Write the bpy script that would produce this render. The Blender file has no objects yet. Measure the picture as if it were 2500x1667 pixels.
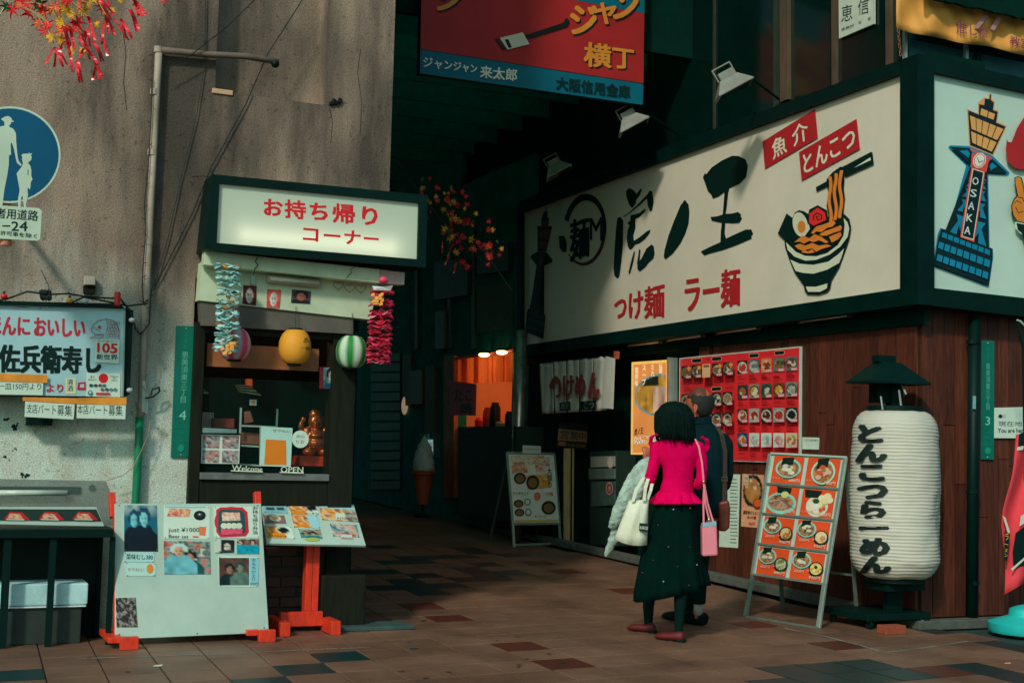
import bpy, bmesh, math, random
import numpy as np
from mathutils import Vector, Matrix
random.seed(7)
sc = bpy.context.scene
COL = sc.collection
# ------------------------------------------------------------ camera, light, exposure
F = 3300.0; YH = 1090.0; ROLL = .025; HC = 1.25; YAW = math.atan(1483/3300); PITCH = math.atan((YH-833.5)/F)
cam = bpy.data.cameras.new('camera'); cam.lens = 36*F/2500; cam.sensor_width = 36
cam.clip_end = 2000; cam.clip_start = .05
co = bpy.data.objects.new('camera', cam); COL.objects.link(co); sc.camera = co
_f = Vector((math.sin(YAW)*math.cos(PITCH), math.cos(YAW)*math.cos(PITCH), math.sin(PITCH)))
_r = Vector((math.cos(YAW), -math.sin(YAW), 0)); _u = _r.cross(_f)
_r2 = _r*math.cos(ROLL)+_u*math.sin(ROLL); _u2 = -_r*math.sin(ROLL)+_u*math.cos(ROLL)
co.matrix_world = Matrix(((_r2.x, _u2.x, -_f.x, 0), (_r2.y, _u2.y, -_f.y, 0), (_r2.z, _u2.z, -_f.z, HC), (0, 0, 0, 1)))
cam.dof.use_dof = False
SUN_EL = 36; SUN_AZ = 225
w = bpy.data.worlds.new('World'); sc.world = w; w.use_nodes = True
wt = w.node_tree; bg = wt.nodes['Background']
sky = wt.nodes.new('ShaderNodeTexSky'); sky.sky_type = 'NISHITA'; sky.sun_disc = False
sky.sun_elevation = math.radians(SUN_EL); sky.sun_rotation = math.radians(SUN_AZ); sky.dust_density = 3; sky.air_density = 1.2
tint = wt.nodes.new('ShaderNodeVectorMath'); tint.operation = 'MULTIPLY'; tint.inputs[1].default_value = (.66, 1.0, 1.0)
wt.links.new(sky.outputs[0], tint.inputs[0]); wt.links.new(tint.outputs[0], bg.inputs[0]); bg.inputs[1].default_value = .08
sun = bpy.data.lights.new('sun', 'SUN'); sun.energy = 1.75; sun.angle = math.radians(4.5); sun.color = (1.0, .92, .82)
so = bpy.data.objects.new('sun', sun); COL.objects.link(so)
_el = math.radians(SUN_EL); _az = math.radians(SUN_AZ)
_d = Vector((-math.sin(_az)*math.cos(_el), -math.cos(_az)*math.cos(_el), -math.sin(_el)))
so.rotation_euler = _d.to_track_quat('-Z', 'Y').to_euler(); so.location = (-10, -10, 12)
sc.view_settings.view_transform = 'Standard'; sc.view_settings.look = 'None'
sc.view_settings.exposure = 0.0; sc.view_settings.gamma = 1; sc.view_settings.use_curve_mapping = False
K = 1.45
# ------------------------------------------------------------ rays from the photograph's pixels
def ray(x, y):
    v = _f*F + _r2*(x-1250) + _u2*(833.5-y)
    return v
class Plane:
    def __init__(s, o, n): s.o = Vector(o); s.n = Vector(n).normalized()
    def pt(s, x, y, off=0.0):
        r = ray(x, y); c = Vector((0, 0, HC))
        return c + r*(((s.o+s.n*off)-c).dot(s.n)/r.dot(s.n))
LW = 9.05; RX = 6.88; FY = 7.94
PL = Plane((0, LW, 0), (0, -1, 0)); PR = Plane((RX, 0, 0), (-1, 0, 0)); PF = Plane((0, FY, 0), (0, -1, 0))
PG = Plane((0, 0, 0), (0, 0, 1))
PRW = Plane((7.02, 0, 0), (-1, 0, 0)); PFW = Plane((0, 8.08, 0), (0, -1, 0))
SL = .028
def gz(y): return max(0.0, y-9.6)*SL
_n = Vector((0, -SL, 1)).normalized(); PGS = Plane((0, 9.6, 0), _n)
def gnd(x, y):
    p = PG.pt(x, y)
    return p if p.y < 9.6 else PGS.pt(x, y)
def facing(p, yawdeg=0, tilt=0):
    "vertical plane through p, normal towards the camera side (0,-1) turned by yawdeg, leaning back by tilt deg"
    a = math.radians(yawdeg); t = math.radians(tilt)
    return Plane(p, (math.sin(a)*math.cos(t), -math.cos(a)*math.cos(t), math.sin(t)))
def crop(x0, y0, s):
    return lambda pts: [(x0+x*s, y0+y*s) for x, y in pts]
def homog(src, dst):
    A = []; B = []
    for (x, y), (X, Y) in zip(src, dst):
        A.append([x, y, 1, 0, 0, 0, -X*x, -X*y]); B.append(X)
        A.append([0, 0, 0, x, y, 1, -Y*x, -Y*y]); B.append(Y)
    h = np.linalg.solve(np.array(A, float), np.array(B, float))
    def f(pts):
        return [((h[0]*x+h[1]*y+h[2])/(h[6]*x+h[7]*y+1), (h[3]*x+h[4]*y+h[5])/(h[6]*x+h[7]*y+1)) for x, y in pts]
    return f
UNIT = [(0, 0), (1, 0), (1, 1), (0, 1)]
# ------------------------------------------------------------ colours and materials
def lin(v):
    v /= 255.
    return v/12.92 if v <= .04045 else ((v+.055)/1.055)**2.4
def c(r, g, b, k=None):
    k = K if k is None else k
    return (min(.9, lin(r)*k), min(.9, lin(g)*k), min(.9, lin(b)*k))
MATS = {}
def mat(name, col, rough=.6, metal=0, var=.25, big=0, scale=8, bump=0, bscale=60, stretch=(1, 1, 1), emit=0, rnd=0, spec=.5, ecol=None, trans=0, coat=0):
    if name in MATS: return MATS[name]
    m = bpy.data.materials.new(name); m.use_nodes = True; nt = m.node_tree; N = nt.nodes; L = nt.links
    b = N['Principled BSDF']; b.inputs['Roughness'].default_value = rough; b.inputs['Metallic'].default_value = metal
    b.inputs['Specular IOR Level'].default_value = spec
    if coat: b.inputs['Coat Weight'].default_value = coat
    tc = N.new('ShaderNodeTexCoord'); mp = N.new('ShaderNodeMapping'); mp.inputs['Scale'].default_value = stretch
    geo = N.new('ShaderNodeNewGeometry')
    L.new(geo.outputs['Position'], mp.inputs[0])
    nz = N.new('ShaderNodeTexNoise'); nz.inputs['Scale'].default_value = scale; nz.inputs['Detail'].default_value = 6; nz.inputs['Roughness'].default_value = .65
    L.new(mp.outputs[0], nz.inputs[0])
    mr = N.new('ShaderNodeMapRange'); mr.inputs[1].default_value = .3; mr.inputs[2].default_value = .7
    mr.inputs[3].default_value = 1-var; mr.inputs[4].default_value = 1+var
    L.new(nz.outputs[0], mr.inputs[0])
    mx = N.new('ShaderNodeVectorMath'); mx.operation = 'SCALE'; mx.inputs[0].default_value = col
    last = mr.outputs[0]
    if big:
        n3 = N.new('ShaderNodeTexNoise'); n3.inputs['Scale'].default_value = 1.7; n3.inputs['Detail'].default_value = 7; n3.inputs['Roughness'].default_value = .7; L.new(geo.outputs['Position'], n3.inputs[0])
        m3 = N.new('ShaderNodeMapRange'); m3.inputs[1].default_value = .32; m3.inputs[2].default_value = .68; m3.inputs[3].default_value = 1-big; m3.inputs[4].default_value = 1+big*.6; L.new(n3.outputs[0], m3.inputs[0])
        m4 = N.new('ShaderNodeMath'); m4.operation = 'MULTIPLY'; L.new(last, m4.inputs[0]); L.new(m3.outputs[0], m4.inputs[1]); last = m4.outputs[0]
    if rnd:
        oi = N.new('ShaderNodeObjectInfo'); m2 = N.new('ShaderNodeMapRange'); m2.inputs[3].default_value = 1-rnd; m2.inputs[4].default_value = 1+rnd
        L.new(oi.outputs['Random'], m2.inputs[0]); mm = N.new('ShaderNodeMath'); mm.operation = 'MULTIPLY'
        L.new(last, mm.inputs[0]); L.new(m2.outputs[0], mm.inputs[1]); last = mm.outputs[0]
    L.new(last, mx.inputs['Scale']); L.new(mx.outputs[0], b.inputs['Base Color'])
    if bump:
        n2 = N.new('ShaderNodeTexNoise'); n2.inputs['Scale'].default_value = bscale; n2.inputs['Detail'].default_value = 3
        L.new(mp.outputs[0], n2.inputs[0]); bp = N.new('ShaderNodeBump'); bp.inputs['Strength'].default_value = bump; bp.inputs['Distance'].default_value = .01
        L.new(n2.outputs[0], bp.inputs['Height']); L.new(bp.outputs[0], b.inputs['Normal'])
    if emit:
        b.inputs['Emission Color'].default_value = (*(ecol or col), 1); b.inputs['Emission Strength'].default_value = emit
    if trans:
        b.inputs['Transmission Weight'].default_value = trans
    MATS[name] = m
    return m
def printmat(name, emit=0, rough=.5, k=0):
    if name in MATS: return MATS[name]
    m = bpy.data.materials.new(name); m.use_nodes = True; nt = m.node_tree; b = nt.nodes['Principled BSDF']
    a = nt.nodes.new('ShaderNodeAttribute'); a.attribute_name = 'Col'
    nz = nt.nodes.new('ShaderNodeTexNoise'); nz.inputs['Scale'].default_value = 4; nz.inputs['Detail'].default_value = 5
    g = nt.nodes.new('ShaderNodeNewGeometry'); nt.links.new(g.outputs['Position'], nz.inputs[0])
    mr = nt.nodes.new('ShaderNodeMapRange'); mr.inputs[1].default_value = .3; mr.inputs[2].default_value = .7; mr.inputs[3].default_value = .88; mr.inputs[4].default_value = 1.06
    nt.links.new(nz.outputs[0], mr.inputs[0])
    mx = nt.nodes.new('ShaderNodeVectorMath'); mx.operation = 'SCALE'
    nt.links.new(a.outputs['Color'], mx.inputs[0]); nt.links.new(mr.outputs[0], mx.inputs['Scale'])
    nt.links.new(mx.outputs[0], b.inputs['Base Color']); b.inputs['Roughness'].default_value = rough
    b.inputs['Specular IOR Level'].default_value = .3
    if emit:
        nt.links.new(mx.outputs[0], b.inputs['Emission Color']); b.inputs['Emission Strength'].default_value = emit
    MATS[name] = m
    return m
PRINT = printmat('printed_surface')
# ------------------------------------------------------------ mesh builder
class MB:
    def __init__(s): s.v = []; s.f = []; s.c = []
    def add(s, vs, fs, col=(0, 0, 0)):
        n = len(s.v); s.v += [tuple(p) for p in vs]; s.f += [tuple(i+n for i in f) for f in fs]
        s.c += ([col]*len(vs)) if (not col or not isinstance(col[0], (tuple, list))) else list(col)
        return s
    def box(s, lo, hi):
        x0, y0, z0 = [min(a, b) for a, b in zip(lo, hi)]; x1, y1, z1 = [max(a, b) for a, b in zip(lo, hi)]
        v = [(x0, y0, z0), (x1, y0, z0), (x1, y1, z0), (x0, y1, z0), (x0, y0, z1), (x1, y0, z1), (x1, y1, z1), (x0, y1, z1)]
        return s.add(v, [(0, 3, 2, 1), (4, 5, 6, 7), (0, 1, 5, 4), (1, 2, 6, 5), (2, 3, 7, 6), (3, 0, 4, 7)])
    def prism(s, pts, vec):
        pts = [Vector(p) for p in pts]; vec = Vector(vec); n = len(pts)
        nn = Vector((0, 0, 0))
        for i in range(n): nn += (pts[i]-pts[0]).cross(pts[(i+1) % n]-pts[0])
        if nn.dot(vec) > 0: pts = pts[::-1]
        v = pts+[p+vec for p in pts]
        fs = [tuple(range(n)), tuple(range(2*n-1, n-1, -1))]+[(i, i+n, (i+1) % n+n, (i+1) % n) for i in range(n)]
        return s.add(v, fs)
    def slab(s, pl, quad, depth, off=0):
        "pixel polygon on the front plane at off+depth, going back by depth"
        return s.prism([pl.pt(x, y, off+depth) for x, y in quad], -pl.n*depth)
    def bar(s, a, b, w, h=None, up=(0, 0, 1)):
        a = Vector(a); b = Vector(b); h = w if h is None else h; d = (b-a).normalized(); u = Vector(up)
        if abs(d.dot(u)) > .95: u = Vector((0, 1, 0))
        sx = d.cross(u).normalized()*(w/2); sz = sx.cross(d).normalized()*(h/2)
        return s.prism([a+sx+sz, a-sx+sz, a-sx-sz, a+sx-sz], b-a)
    def tube(s, pts, r, n=8, cap=True):
        pts = [Vector(p) for p in pts]; m = len(pts); rr = r if isinstance(r, (list, tuple)) else [r]*m
        rings = []; pu = None
        for i, p in enumerate(pts):
            d = (pts[min(i+1, m-1)]-pts[max(i-1, 0)]).normalized()
            u = (pu - d*pu.dot(d)) if pu is not None else (Vector((0, 0, 1)) if abs(d.z) < .9 else Vector((1, 0, 0)))
            if pu is None: u = u-d*u.dot(d)
            u.normalize(); pu = u; q = d.cross(u)
            r_ = rr[i]; ra, rb = r_ if isinstance(r_, (tuple, list)) else (r_, r_)
            rings.append([p+u*(math.cos(2*math.pi*k/n)*ra)+q*(math.sin(2*math.pi*k/n)*rb) for k in range(n)])
        return s.rings(rings, cap)
    def rings(s, rings, cap=True, closed=True):
        n = len(rings[0]); v = [p for r in rings for p in r]; fs = []
        for i in range(len(rings)-1):
            for k in range(n if closed else n-1):
                fs.append((i*n+k, i*n+(k+1) % n, (i+1)*n+(k+1) % n, (i+1)*n+k))
        if cap: fs.append(tuple(range(n-1, -1, -1))); fs.append(tuple((len(rings)-1)*n+k for k in range(n)))
        return s.add(v, fs)
    def lathe(s, o, prof, n=24, cap=True, ax=None):
        o = Vector(o); R = []
        for r, z in prof:
            R.append([o+Vector((math.cos(2*math.pi*k/n)*r, math.sin(2*math.pi*k/n)*r, z)) for k in range(n)])
        return s.rings(R, cap)
    def ell(s, o, rx, ry, rz, n=12, m=7):
        o = Vector(o)
        return s.rings([[o+Vector((math.cos(2*math.pi*k/n)*rx*math.sin(a), math.sin(2*math.pi*k/n)*ry*math.sin(a), -rz*math.cos(a))) for k in range(n)]
                        for a in [math.pi*(.04+.92*i/(m-1)) for i in range(m)]])
    def mesh(s, name, m, smooth=False, colors=False):
        me = bpy.data.meshes.new(name); me.from_pydata(s.v, [], s.f)
        if colors:
            a = me.color_attributes.new('Col', 'FLOAT_COLOR', 'POINT')
            a.data.foreach_set('color', np.array([(*cc[:3], 1) for cc in s.c], dtype=np.float32).ravel())
        if m: me.materials.append(m)
        if smooth: me.polygons.foreach_set('use_smooth', [True]*len(me.polygons))
        me.update()
        return me
def link(name, me, parent=None, local=False):
    o = bpy.data.objects.new(name, me); COL.objects.link(o)
    if parent is not None:
        o.parent = parent
        if not local: o.matrix_parent_inverse = wm(parent).inverted()
    return o
def wm(o):
    m = Matrix.LocRotScale(o.location, o.rotation_euler, o.scale)
    return m if o.parent is None else wm(o.parent) @ o.matrix_parent_inverse @ m
def obj(name, mb, m, parent=None, smooth=False, bevel=0, colors=False, local=False, sub=0, auto=False):
    o = link(name, mb.mesh(name, m, smooth or auto, colors), parent, local)
    if bevel:
        b = o.modifiers.new('bevel', 'BEVEL'); b.width = bevel; b.segments = 2; b.limit_method = 'ANGLE'; b.angle_limit = math.radians(50)
    if sub:
        b = o.modifiers.new('sub', 'SUBSURF'); b.levels = sub; b.render_levels = sub
    if auto:
        b = o.modifiers.new('es', 'EDGE_SPLIT'); b.split_angle = math.radians(40)
    return o
def tag(o, label=None, cat=None, group=None, kind=None):
    if label: o['label'] = label
    if cat: o['category'] = cat
    if group: o['group'] = group
    if kind: o['kind'] = kind
    return o
def thing(name, label, cat, loc=(0, 0, 0), group=None, rz=0):
    o = bpy.data.objects.new(name, None); COL.objects.link(o); o.location = loc; o.rotation_euler = (0, 0, rz)
    o.empty_display_size = .1
    return tag(o, label, cat, group)
def struct(name, mb, m, **k):
    return tag(obj(name, mb, m, **k), kind='structure')
# ------------------------------------------------------------ lettering
_glyph = {}
def glyphs(s, bold=0.0, space=1.0, vertical=False):
    key = (s, bold, space, vertical)
    if key in _glyph: return _glyph[key]
    V = []; Fc = []
    items = [s] if not vertical else list(s)
    for i, t in enumerate(items):
        if not t.strip(): continue
        cu = bpy.data.curves.new('t', 'FONT'); cu.body = t; cu.resolution_u = 2; cu.offset = 0; cu.space_character = space
        cu.fill_mode = 'FRONT'
        o = bpy.data.objects.new('t', cu); COL.objects.link(o)
        me = bpy.data.meshes.new_from_object(o)
        n = len(V); vs = [(v.co.x, v.co.y) for v in me.vertices]
        if vertical:
            x0 = min(v[0] for v in vs); x1 = max(v[0] for v in vs); vs = [(x-(x0+x1)/2, y-i*1.0*space) for x, y in vs]
        V += vs; Fc += [tuple(k+n for k in p.vertices) for p in me.polygons]
        bpy.data.objects.remove(o); bpy.data.curves.remove(cu); bpy.data.meshes.remove(me)
    xs = [v[0] for v in V]; ys = [v[1] for v in V]
    x0, x1, y0, y1 = min(xs), max(xs), min(ys), max(ys)
    V = [((x-x0)/max(1e-6, x1-x0), (y1-y)/max(1e-6, y1-y0)) for x, y in V]
    _glyph[key] = (V, Fc)
    return V, Fc
class Art:
    "flat print on a plane: coloured polygons, lettering and pictures, in pixel coordinates of the photograph"
    def __init__(s, pl, off=.001, step=.0006, tr=None): s.pl = pl; s.off = off; s.step = step; s.mb = MB(); s.tr = tr or (lambda p: p)
    def up(s): s.off += s.step
    def poly(s, col, pts, raise_=True):
        if raise_: s.up()
        s.mb.add([s.pl.pt(x, y, s.off) for x, y in s.tr(pts)], [tuple(range(len(pts)))], col); return s
    def line(s, col, pts, w, closed=False):
        s.up(); n = len(pts)
        P = [Vector(p) for p in pts]; segs = range(n if closed else n-1)
        for i in segs:
            a, b = P[i], P[(i+1) % n]; d = (b-a)
            if d.length < 1e-6: continue
            d.normalize(); q = Vector((-d.y, d.x))*w/2; a2 = a-d*w*.3; b2 = b+d*w*.3
            s.mb.add([s.pl.pt(x, y, s.off) for x, y in s.tr([tuple(a2+q), tuple(b2+q), tuple(b2-q), tuple(a2-q)])], [(0, 1, 2, 3)], col)
        return s
    def ell(s, col, cx, cy, rx, ry, n=20, rot=0, a0=0, a1=360):
        pts = []
        for i in range(n):
            a = math.radians(a0+(a1-a0)*i/n); x, y = math.cos(a)*rx, math.sin(a)*ry; r = math.radians(rot)
            pts.append((cx+x*math.cos(r)-y*math.sin(r), cy+x*math.sin(r)+y*math.cos(r)))
        return s.poly(col, pts)
    def text(s, col, t, quad, bold=0.0, vertical=False, space=1.0):
        s.up(); V, Fc = glyphs(t, 0, space, vertical); q = s.tr(quad); h = homog(UNIT, q)
        W_ = (math.dist(q[0], q[1])+math.dist(q[3], q[2]))/2; H_ = (math.dist(q[0], q[3])+math.dist(q[1], q[2]))/2; em = W_ if vertical else H_
        e = bold*em*.72; sh = [(0, 0)] if bold <= .004 else [(-e, -e*.5), (e, -e*.5), (-e, e*.5), (e, e*.5), (0, 0)] if bold < .035 else [(-e, -e*.7), (0, -e*.7), (e, -e*.7), (-e, 0), (e, 0), (-e, e*.7), (0, e*.7), (e, e*.7)]
        for k, (dx, dy) in enumerate(sh):
            s.mb.add([s.pl.pt(x+dx, y+dy, s.off+k*.00005) for x, y in h(V)], Fc, col)
        return s
    def pic(s, fn, quad, nx=14, ny=14):
        s.up(); h = homog(UNIT, s.tr(quad)); uv = [(i/nx, j/ny) for j in range(ny+1) for i in range(nx+1)]
        cols = [tuple(fn(u, v)) for u, v in uv]
        fs = [(j*(nx+1)+i, j*(nx+1)+i+1, (j+1)*(nx+1)+i+1, (j+1)*(nx+1)+i) for j in range(ny) for i in range(nx)]
        s.mb.add([s.pl.pt(x, y, s.off) for x, y in h(uv)], fs, cols); return s
    def flush(s, name, parent):
        s.build(name, parent); s.mb = MB(); return s
    def build(s, name, parent=None, m=None):
        if not s.mb.v: return
        return obj(name, s.mb, m or PRINT, parent, colors=True)
def sub(quad, u0, v0, u1, v1):
    h = homog(UNIT, quad); return h([(u0, v0), (u1, v0), (u1, v1), (u0, v1)])
# procedural pictures ----------------------------------------
def hsh(i, j, s): 
    v = math.sin(i*127.1+j*311.7+s*74.7)*43758.5453
    return v-math.floor(v)
def vn(x, y, s=0):
    i, j = math.floor(x), math.floor(y); a, b = x-i, y-j; a = a*a*(3-2*a); b = b*b*(3-2*b)
    return (hsh(i, j, s)*(1-a)+hsh(i+1, j, s)*a)*(1-b)+(hsh(i, j+1, s)*(1-a)+hsh(i+1, j+1, s)*a)*b
def lerp(a, b, t): return tuple(x+(y-x)*t for x, y in zip(a, b))
def bowl(bgc, rim, food, seed=0, cx=.5, cy=.52, rx=.46, ry=.42, food2=None, dark=None):
    f2 = food2 or tuple(x*.45 for x in food)
    def f(u, v):
        d = math.hypot((u-cx)/rx, (v-cy)/ry)
        if d > 1: return bgc
        if d > .78: return rim
        n = vn(u*9, v*9, seed); col = lerp(food, f2, n)
        n2 = vn(u*5+3, v*5, seed+5)
        if n2 > .68: col = lerp(col, c(205, 200, 175), .75)
        if dark and v < cy-ry*.35 and abs(u-cx) < .22: col = c(20, 38, 30)
        return col
    return f
def noisy(cols, seed=0, sc_=6):
    def f(u, v):
        n = vn(u*sc_, v*sc_, seed)*.65+vn(u*sc_*2.3, v*sc_*2.3, seed+9)*.35
        t = min(.999, max(0, (n-.2)/.6))*(len(cols)-1); i = int(t)
        return lerp(cols[i], cols[min(i+1, len(cols)-1)], t-i)
    return f
def heads(bgf, people):
    "people: (cx, cy, r, hair, skin, cloth)"
    def f(u, v):
        col = bgf(u, v)
        for cx, cy, r, hair, skin, cloth in people:
            dx, dy = (u-cx)/r, (v-cy)/(r*1.15)
            if dy > .9 and abs(u-cx) < r*(1.1+min(1.2, (dy-.9)*.9)): col = lerp(cloth, tuple(x*.5 for x in cloth), vn(u*7, v*7, cx*9))
            if dx*dx+dy*dy < 1.25 and dy < .35: col = hair
            if dx*dx*1.6+(dy-.22)**2 < .62: col = lerp(skin, tuple(x*.65 for x in skin), max(0, min(1, dx+.5)))
            if abs(dy-.1) < .09 and .12 < abs(dx) < .42: col = tuple(x*.3 for x in skin)
            if abs(dy-.62) < .07 and abs(dx) < .22: col = lerp(skin, (.3, .02, .02), .6)
        return col
    return f
# ============================================================ materials of the place
def stucco():
    m = bpy.data.materials.new('rough_stucco'); m.use_nodes = True; nt = m.node_tree; N = nt.nodes; L = nt.links; b = N['Principled BSDF']
    b.inputs['Roughness'].default_value = .9; b.inputs['Specular IOR Level'].default_value = .2
    g = N.new('ShaderNodeNewGeometry'); sp = N.new('ShaderNodeSeparateXYZ'); L.new(g.outputs['Position'], sp.inputs[0])
    def noise(s, st, d=5, r=.6):
        mp = N.new('ShaderNodeMapping'); mp.inputs['Scale'].default_value = st; L.new(g.outputs['Position'], mp.inputs[0])
        n = N.new('ShaderNodeTexNoise'); n.inputs['Scale'].default_value = s; n.inputs['Detail'].default_value = d; n.inputs['Roughness'].default_value = r
        L.new(mp.outputs[0], n.inputs[0]); return n.outputs[0]
    def mr(i, a, bb, lo, hi, clamp=True):
        n = N.new('ShaderNodeMapRange'); n.inputs[1].default_value = a; n.inputs[2].default_value = bb; n.inputs[3].default_value = lo; n.inputs[4].default_value = hi
        L.new(i, n.inputs[0]); return n.outputs[0]
    def mix(f, a, bb):
        n = N.new('ShaderNodeMix'); n.data_type = 'RGBA'; L.new(f, n.inputs[0])
        for s, v in ((6, a), (7, bb)):
            if isinstance(v, tuple): n.inputs[s].default_value = (*v, 1)
            else: L.new(v, n.inputs[s])
        return n.outputs[2]
    def mth(op, a, bb):
        n = N.new('ShaderNodeMath'); n.operation = op
        for s, v in ((0, a), (1, bb)):
            if isinstance(v, (int, float)): n.inputs[s].default_value = v
            else: L.new(v, n.inputs[s])
        return n.outputs[0]
    big = noise(.75, (1, 1, .8), 4, .5); streak = noise(1.9, (1.5, 1.5, .3), 6, .6); pits = noise(34, (1, 1, 1), 2, .5); fine = noise(120, (1, 1, 1), 3, .7); mid = noise(9, (1, 1, .7), 5)
    h = mth('ADD', sp.outputs['Z'], mth('MULTIPLY', mth('SUBTRACT', big, .5), 2.2))
    height_mix = mr(h, 1.45, 2.6, 0, 1)  # pale low on the wall, browner higher up, edge broken by noise
    base = mix(height_mix, c(186, 200, 186), c(144, 126, 110))
    warm = mix(mr(mid, .4, .65, 0, .35), base, c(160, 132, 112))
    soot = mth('MULTIPLY', mr(streak, .40, .62, 0, .9), mr(sp.outputs['Z'], 1.3, 2.4, .1, .9))
    dirty = mix(soot, warm, c(50, 47, 42))
    soot2 = mth('MULTIPLY', mr(big, .48, .62, 0, .6), mr(sp.outputs['Z'], 1.6, 2.6, 0, 1))
    d2 = mix(soot2, dirty, c(60, 56, 50))
    sm = N.new('ShaderNodeVectorMath'); sm.operation = 'SCALE'; L.new(d2, sm.inputs[0]); L.new(mr(fine, .33, .67, .58, 1.4), sm.inputs['Scale'])
    L.new(sm.outputs[0], b.inputs['Base Color'])
    sm2 = N.new('ShaderNodeVectorMath'); sm2.operation = 'SCALE'; L.new(sm.outputs[0], sm2.inputs[0]); L.new(mr(pits, .24, .38, .55, 1), sm2.inputs['Scale']); L.new(sm2.outputs[0], b.inputs['Base Color'])
    bp = N.new('ShaderNodeBump'); bp.inputs['Strength'].default_value = .8; bp.inputs['Distance'].default_value = .006; L.new(noise(75, (1, 1, 1), 3, .7), bp.inputs['Height']); L.new(bp.outputs[0], b.inputs['Normal'])
    return m
STUCCO = stucco()
BLACK = mat('dark_painted_metal', c(0, 27, 23), rough=.5, var=.3, scale=5, spec=.18)
DARKA = mat('alley_lifted_teal', (.008, .21, .175), rough=.8, var=.35, scale=3, spec=.2)  # teal raised to put ambient light into the alley wall colour
DARK = mat('dark_wall_paint', c(2, 36, 29), rough=.85, var=.35, scale=3, spec=.08)
DARKBR = mat('dark_brown_timber', c(25, 29, 21), rough=.65, var=.4, scale=6, stretch=(4, 4, .5), spec=.12)
WOOD = mat('red_brown_cladding', c(74, 36, 23), rough=.55, var=.55, scale=9, stretch=(5, 5, .45), rnd=.3, bump=.25, bscale=30, spec=.4)
TILEM = mat('tan_paving_tile', c(106, 79, 62), rough=.5, var=.2, big=.42, scale=60, rnd=.11, bump=.12, bscale=120, spec=.35)
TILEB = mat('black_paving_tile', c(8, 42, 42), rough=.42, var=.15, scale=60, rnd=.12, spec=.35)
TILER = mat('brown_paving_tile', c(76, 38, 28), rough=.45, var=.18, scale=60, rnd=.12, spec=.35)
GROUT = mat('grout_and_dirt', c(24, 26, 22), rough=.9, var=.3, scale=15)
ASPH = mat('asphalt', c(26, 52, 50), rough=.85, var=.25, scale=40, bump=.4, bscale=90)
CONC = mat('kerb_concrete', c(72, 78, 70), rough=.85, var=.3, scale=14, bump=.2)
WHITE = mat('white_painted_board', c(160, 184, 170), rough=.5, var=.08, big=.1, scale=4)
CREAM = mat('cream_fascia_paint', c(176, 190, 160), rough=.55, var=.14, scale=5)
ALU = mat('aluminium', c(150, 165, 155), rough=.38, metal=.6, var=.15)
BRONZE = mat('bronze_window_frame', c(92, 78, 62), rough=.4, metal=.3, var=.25, stretch=(1, 1, .4))
GLASSD = mat('dark_window_glass', c(4, 26, 22), rough=.12, var=.2, spec=.5)
GREYP = mat('grey_painted_lintel', c(84, 80, 72), rough=.7, var=.2, scale=8)
# ============================================================ ground
gm = MB()
ys = [-300, 9.6, 40, 300]; zs = [0, 0, gz(40), gz(40)]
for i in range(4): gm.v += [(-300, ys[i], zs[i]-.03), (300, ys[i], zs[i]-.03)]
gm.f = [(2*i, 2*i+1, 2*i+3, 2*i+2) for i in range(3)]; gm.c = [(0, 0, 0)]*8
struct('ground', gm, ASPH)
pm = MB(); pm.box((-3, 4.5, -.05), (7.02, 9.6, -.008))
pm.prism([(-3, 9.6, -.008), (7.02, 9.6, -.008), (7.02, 30, gz(30)-.008), (-3, 30, gz(30)-.008)], (0, 0, -.042))
pave = struct('pavement', pm, GROUT)
TO = Vector((3.436, 6.968, 0)); UX = Vector((.302, .027, 0)); UY = Vector((.018, .345, 0))
def tij(x, y):
    p = gnd(x, y)-TO; d = UX.x*UY.y-UX.y*UY.x
    return math.floor((p.x*UY.y-p.y*UY.x)/d), math.floor((UX.x*p.y-UX.y*p.x)/d)
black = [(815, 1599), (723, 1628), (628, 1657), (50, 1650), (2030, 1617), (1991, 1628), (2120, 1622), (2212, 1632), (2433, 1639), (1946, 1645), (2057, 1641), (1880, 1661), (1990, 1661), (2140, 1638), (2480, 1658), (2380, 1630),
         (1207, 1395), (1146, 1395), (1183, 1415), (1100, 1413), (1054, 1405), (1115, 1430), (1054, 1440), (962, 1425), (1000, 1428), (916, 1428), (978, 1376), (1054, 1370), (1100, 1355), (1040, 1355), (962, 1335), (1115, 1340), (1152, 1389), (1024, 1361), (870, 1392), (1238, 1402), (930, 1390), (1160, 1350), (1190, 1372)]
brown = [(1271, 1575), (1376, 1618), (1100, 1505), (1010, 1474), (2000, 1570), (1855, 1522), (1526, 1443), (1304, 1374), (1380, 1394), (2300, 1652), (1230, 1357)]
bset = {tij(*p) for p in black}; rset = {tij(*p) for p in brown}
g_ = .0045
def tmesh(m):
    t = MB(); q = [UX*g_/.302+UY*g_/.345, UX*(1-g_/.302)+UY*g_/.345, UX*(1-g_/.302)+UY*(1-g_/.345), UX*g_/.302+UY*(1-g_/.345)]
    ins = [Vector((.0025, .0025, 0)), Vector((-.0025, .0025, 0)), Vector((-.0025, -.0025, 0)), Vector((.0025, -.0025, 0))]
    t.rings([[p+Vector((0, 0, -.02)) for p in q], [p+Vector((0, 0, -.002)) for p in q], [p+i_ for p, i_ in zip(q, ins)]])
    return t
TM = {k: tmesh(None).mesh('tile', m) for k, m in (('t', TILEM), ('b', TILEB), ('r', TILER))}
def proj(p):
    v = Vector(p)-Vector((0, 0, HC)); d = v.dot(_f)
    return (1250+F*v.dot(_r2)/d, 833.5-F*v.dot(_u2)/d) if d > .3 else (-9999, -9999)
cells = []
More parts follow.
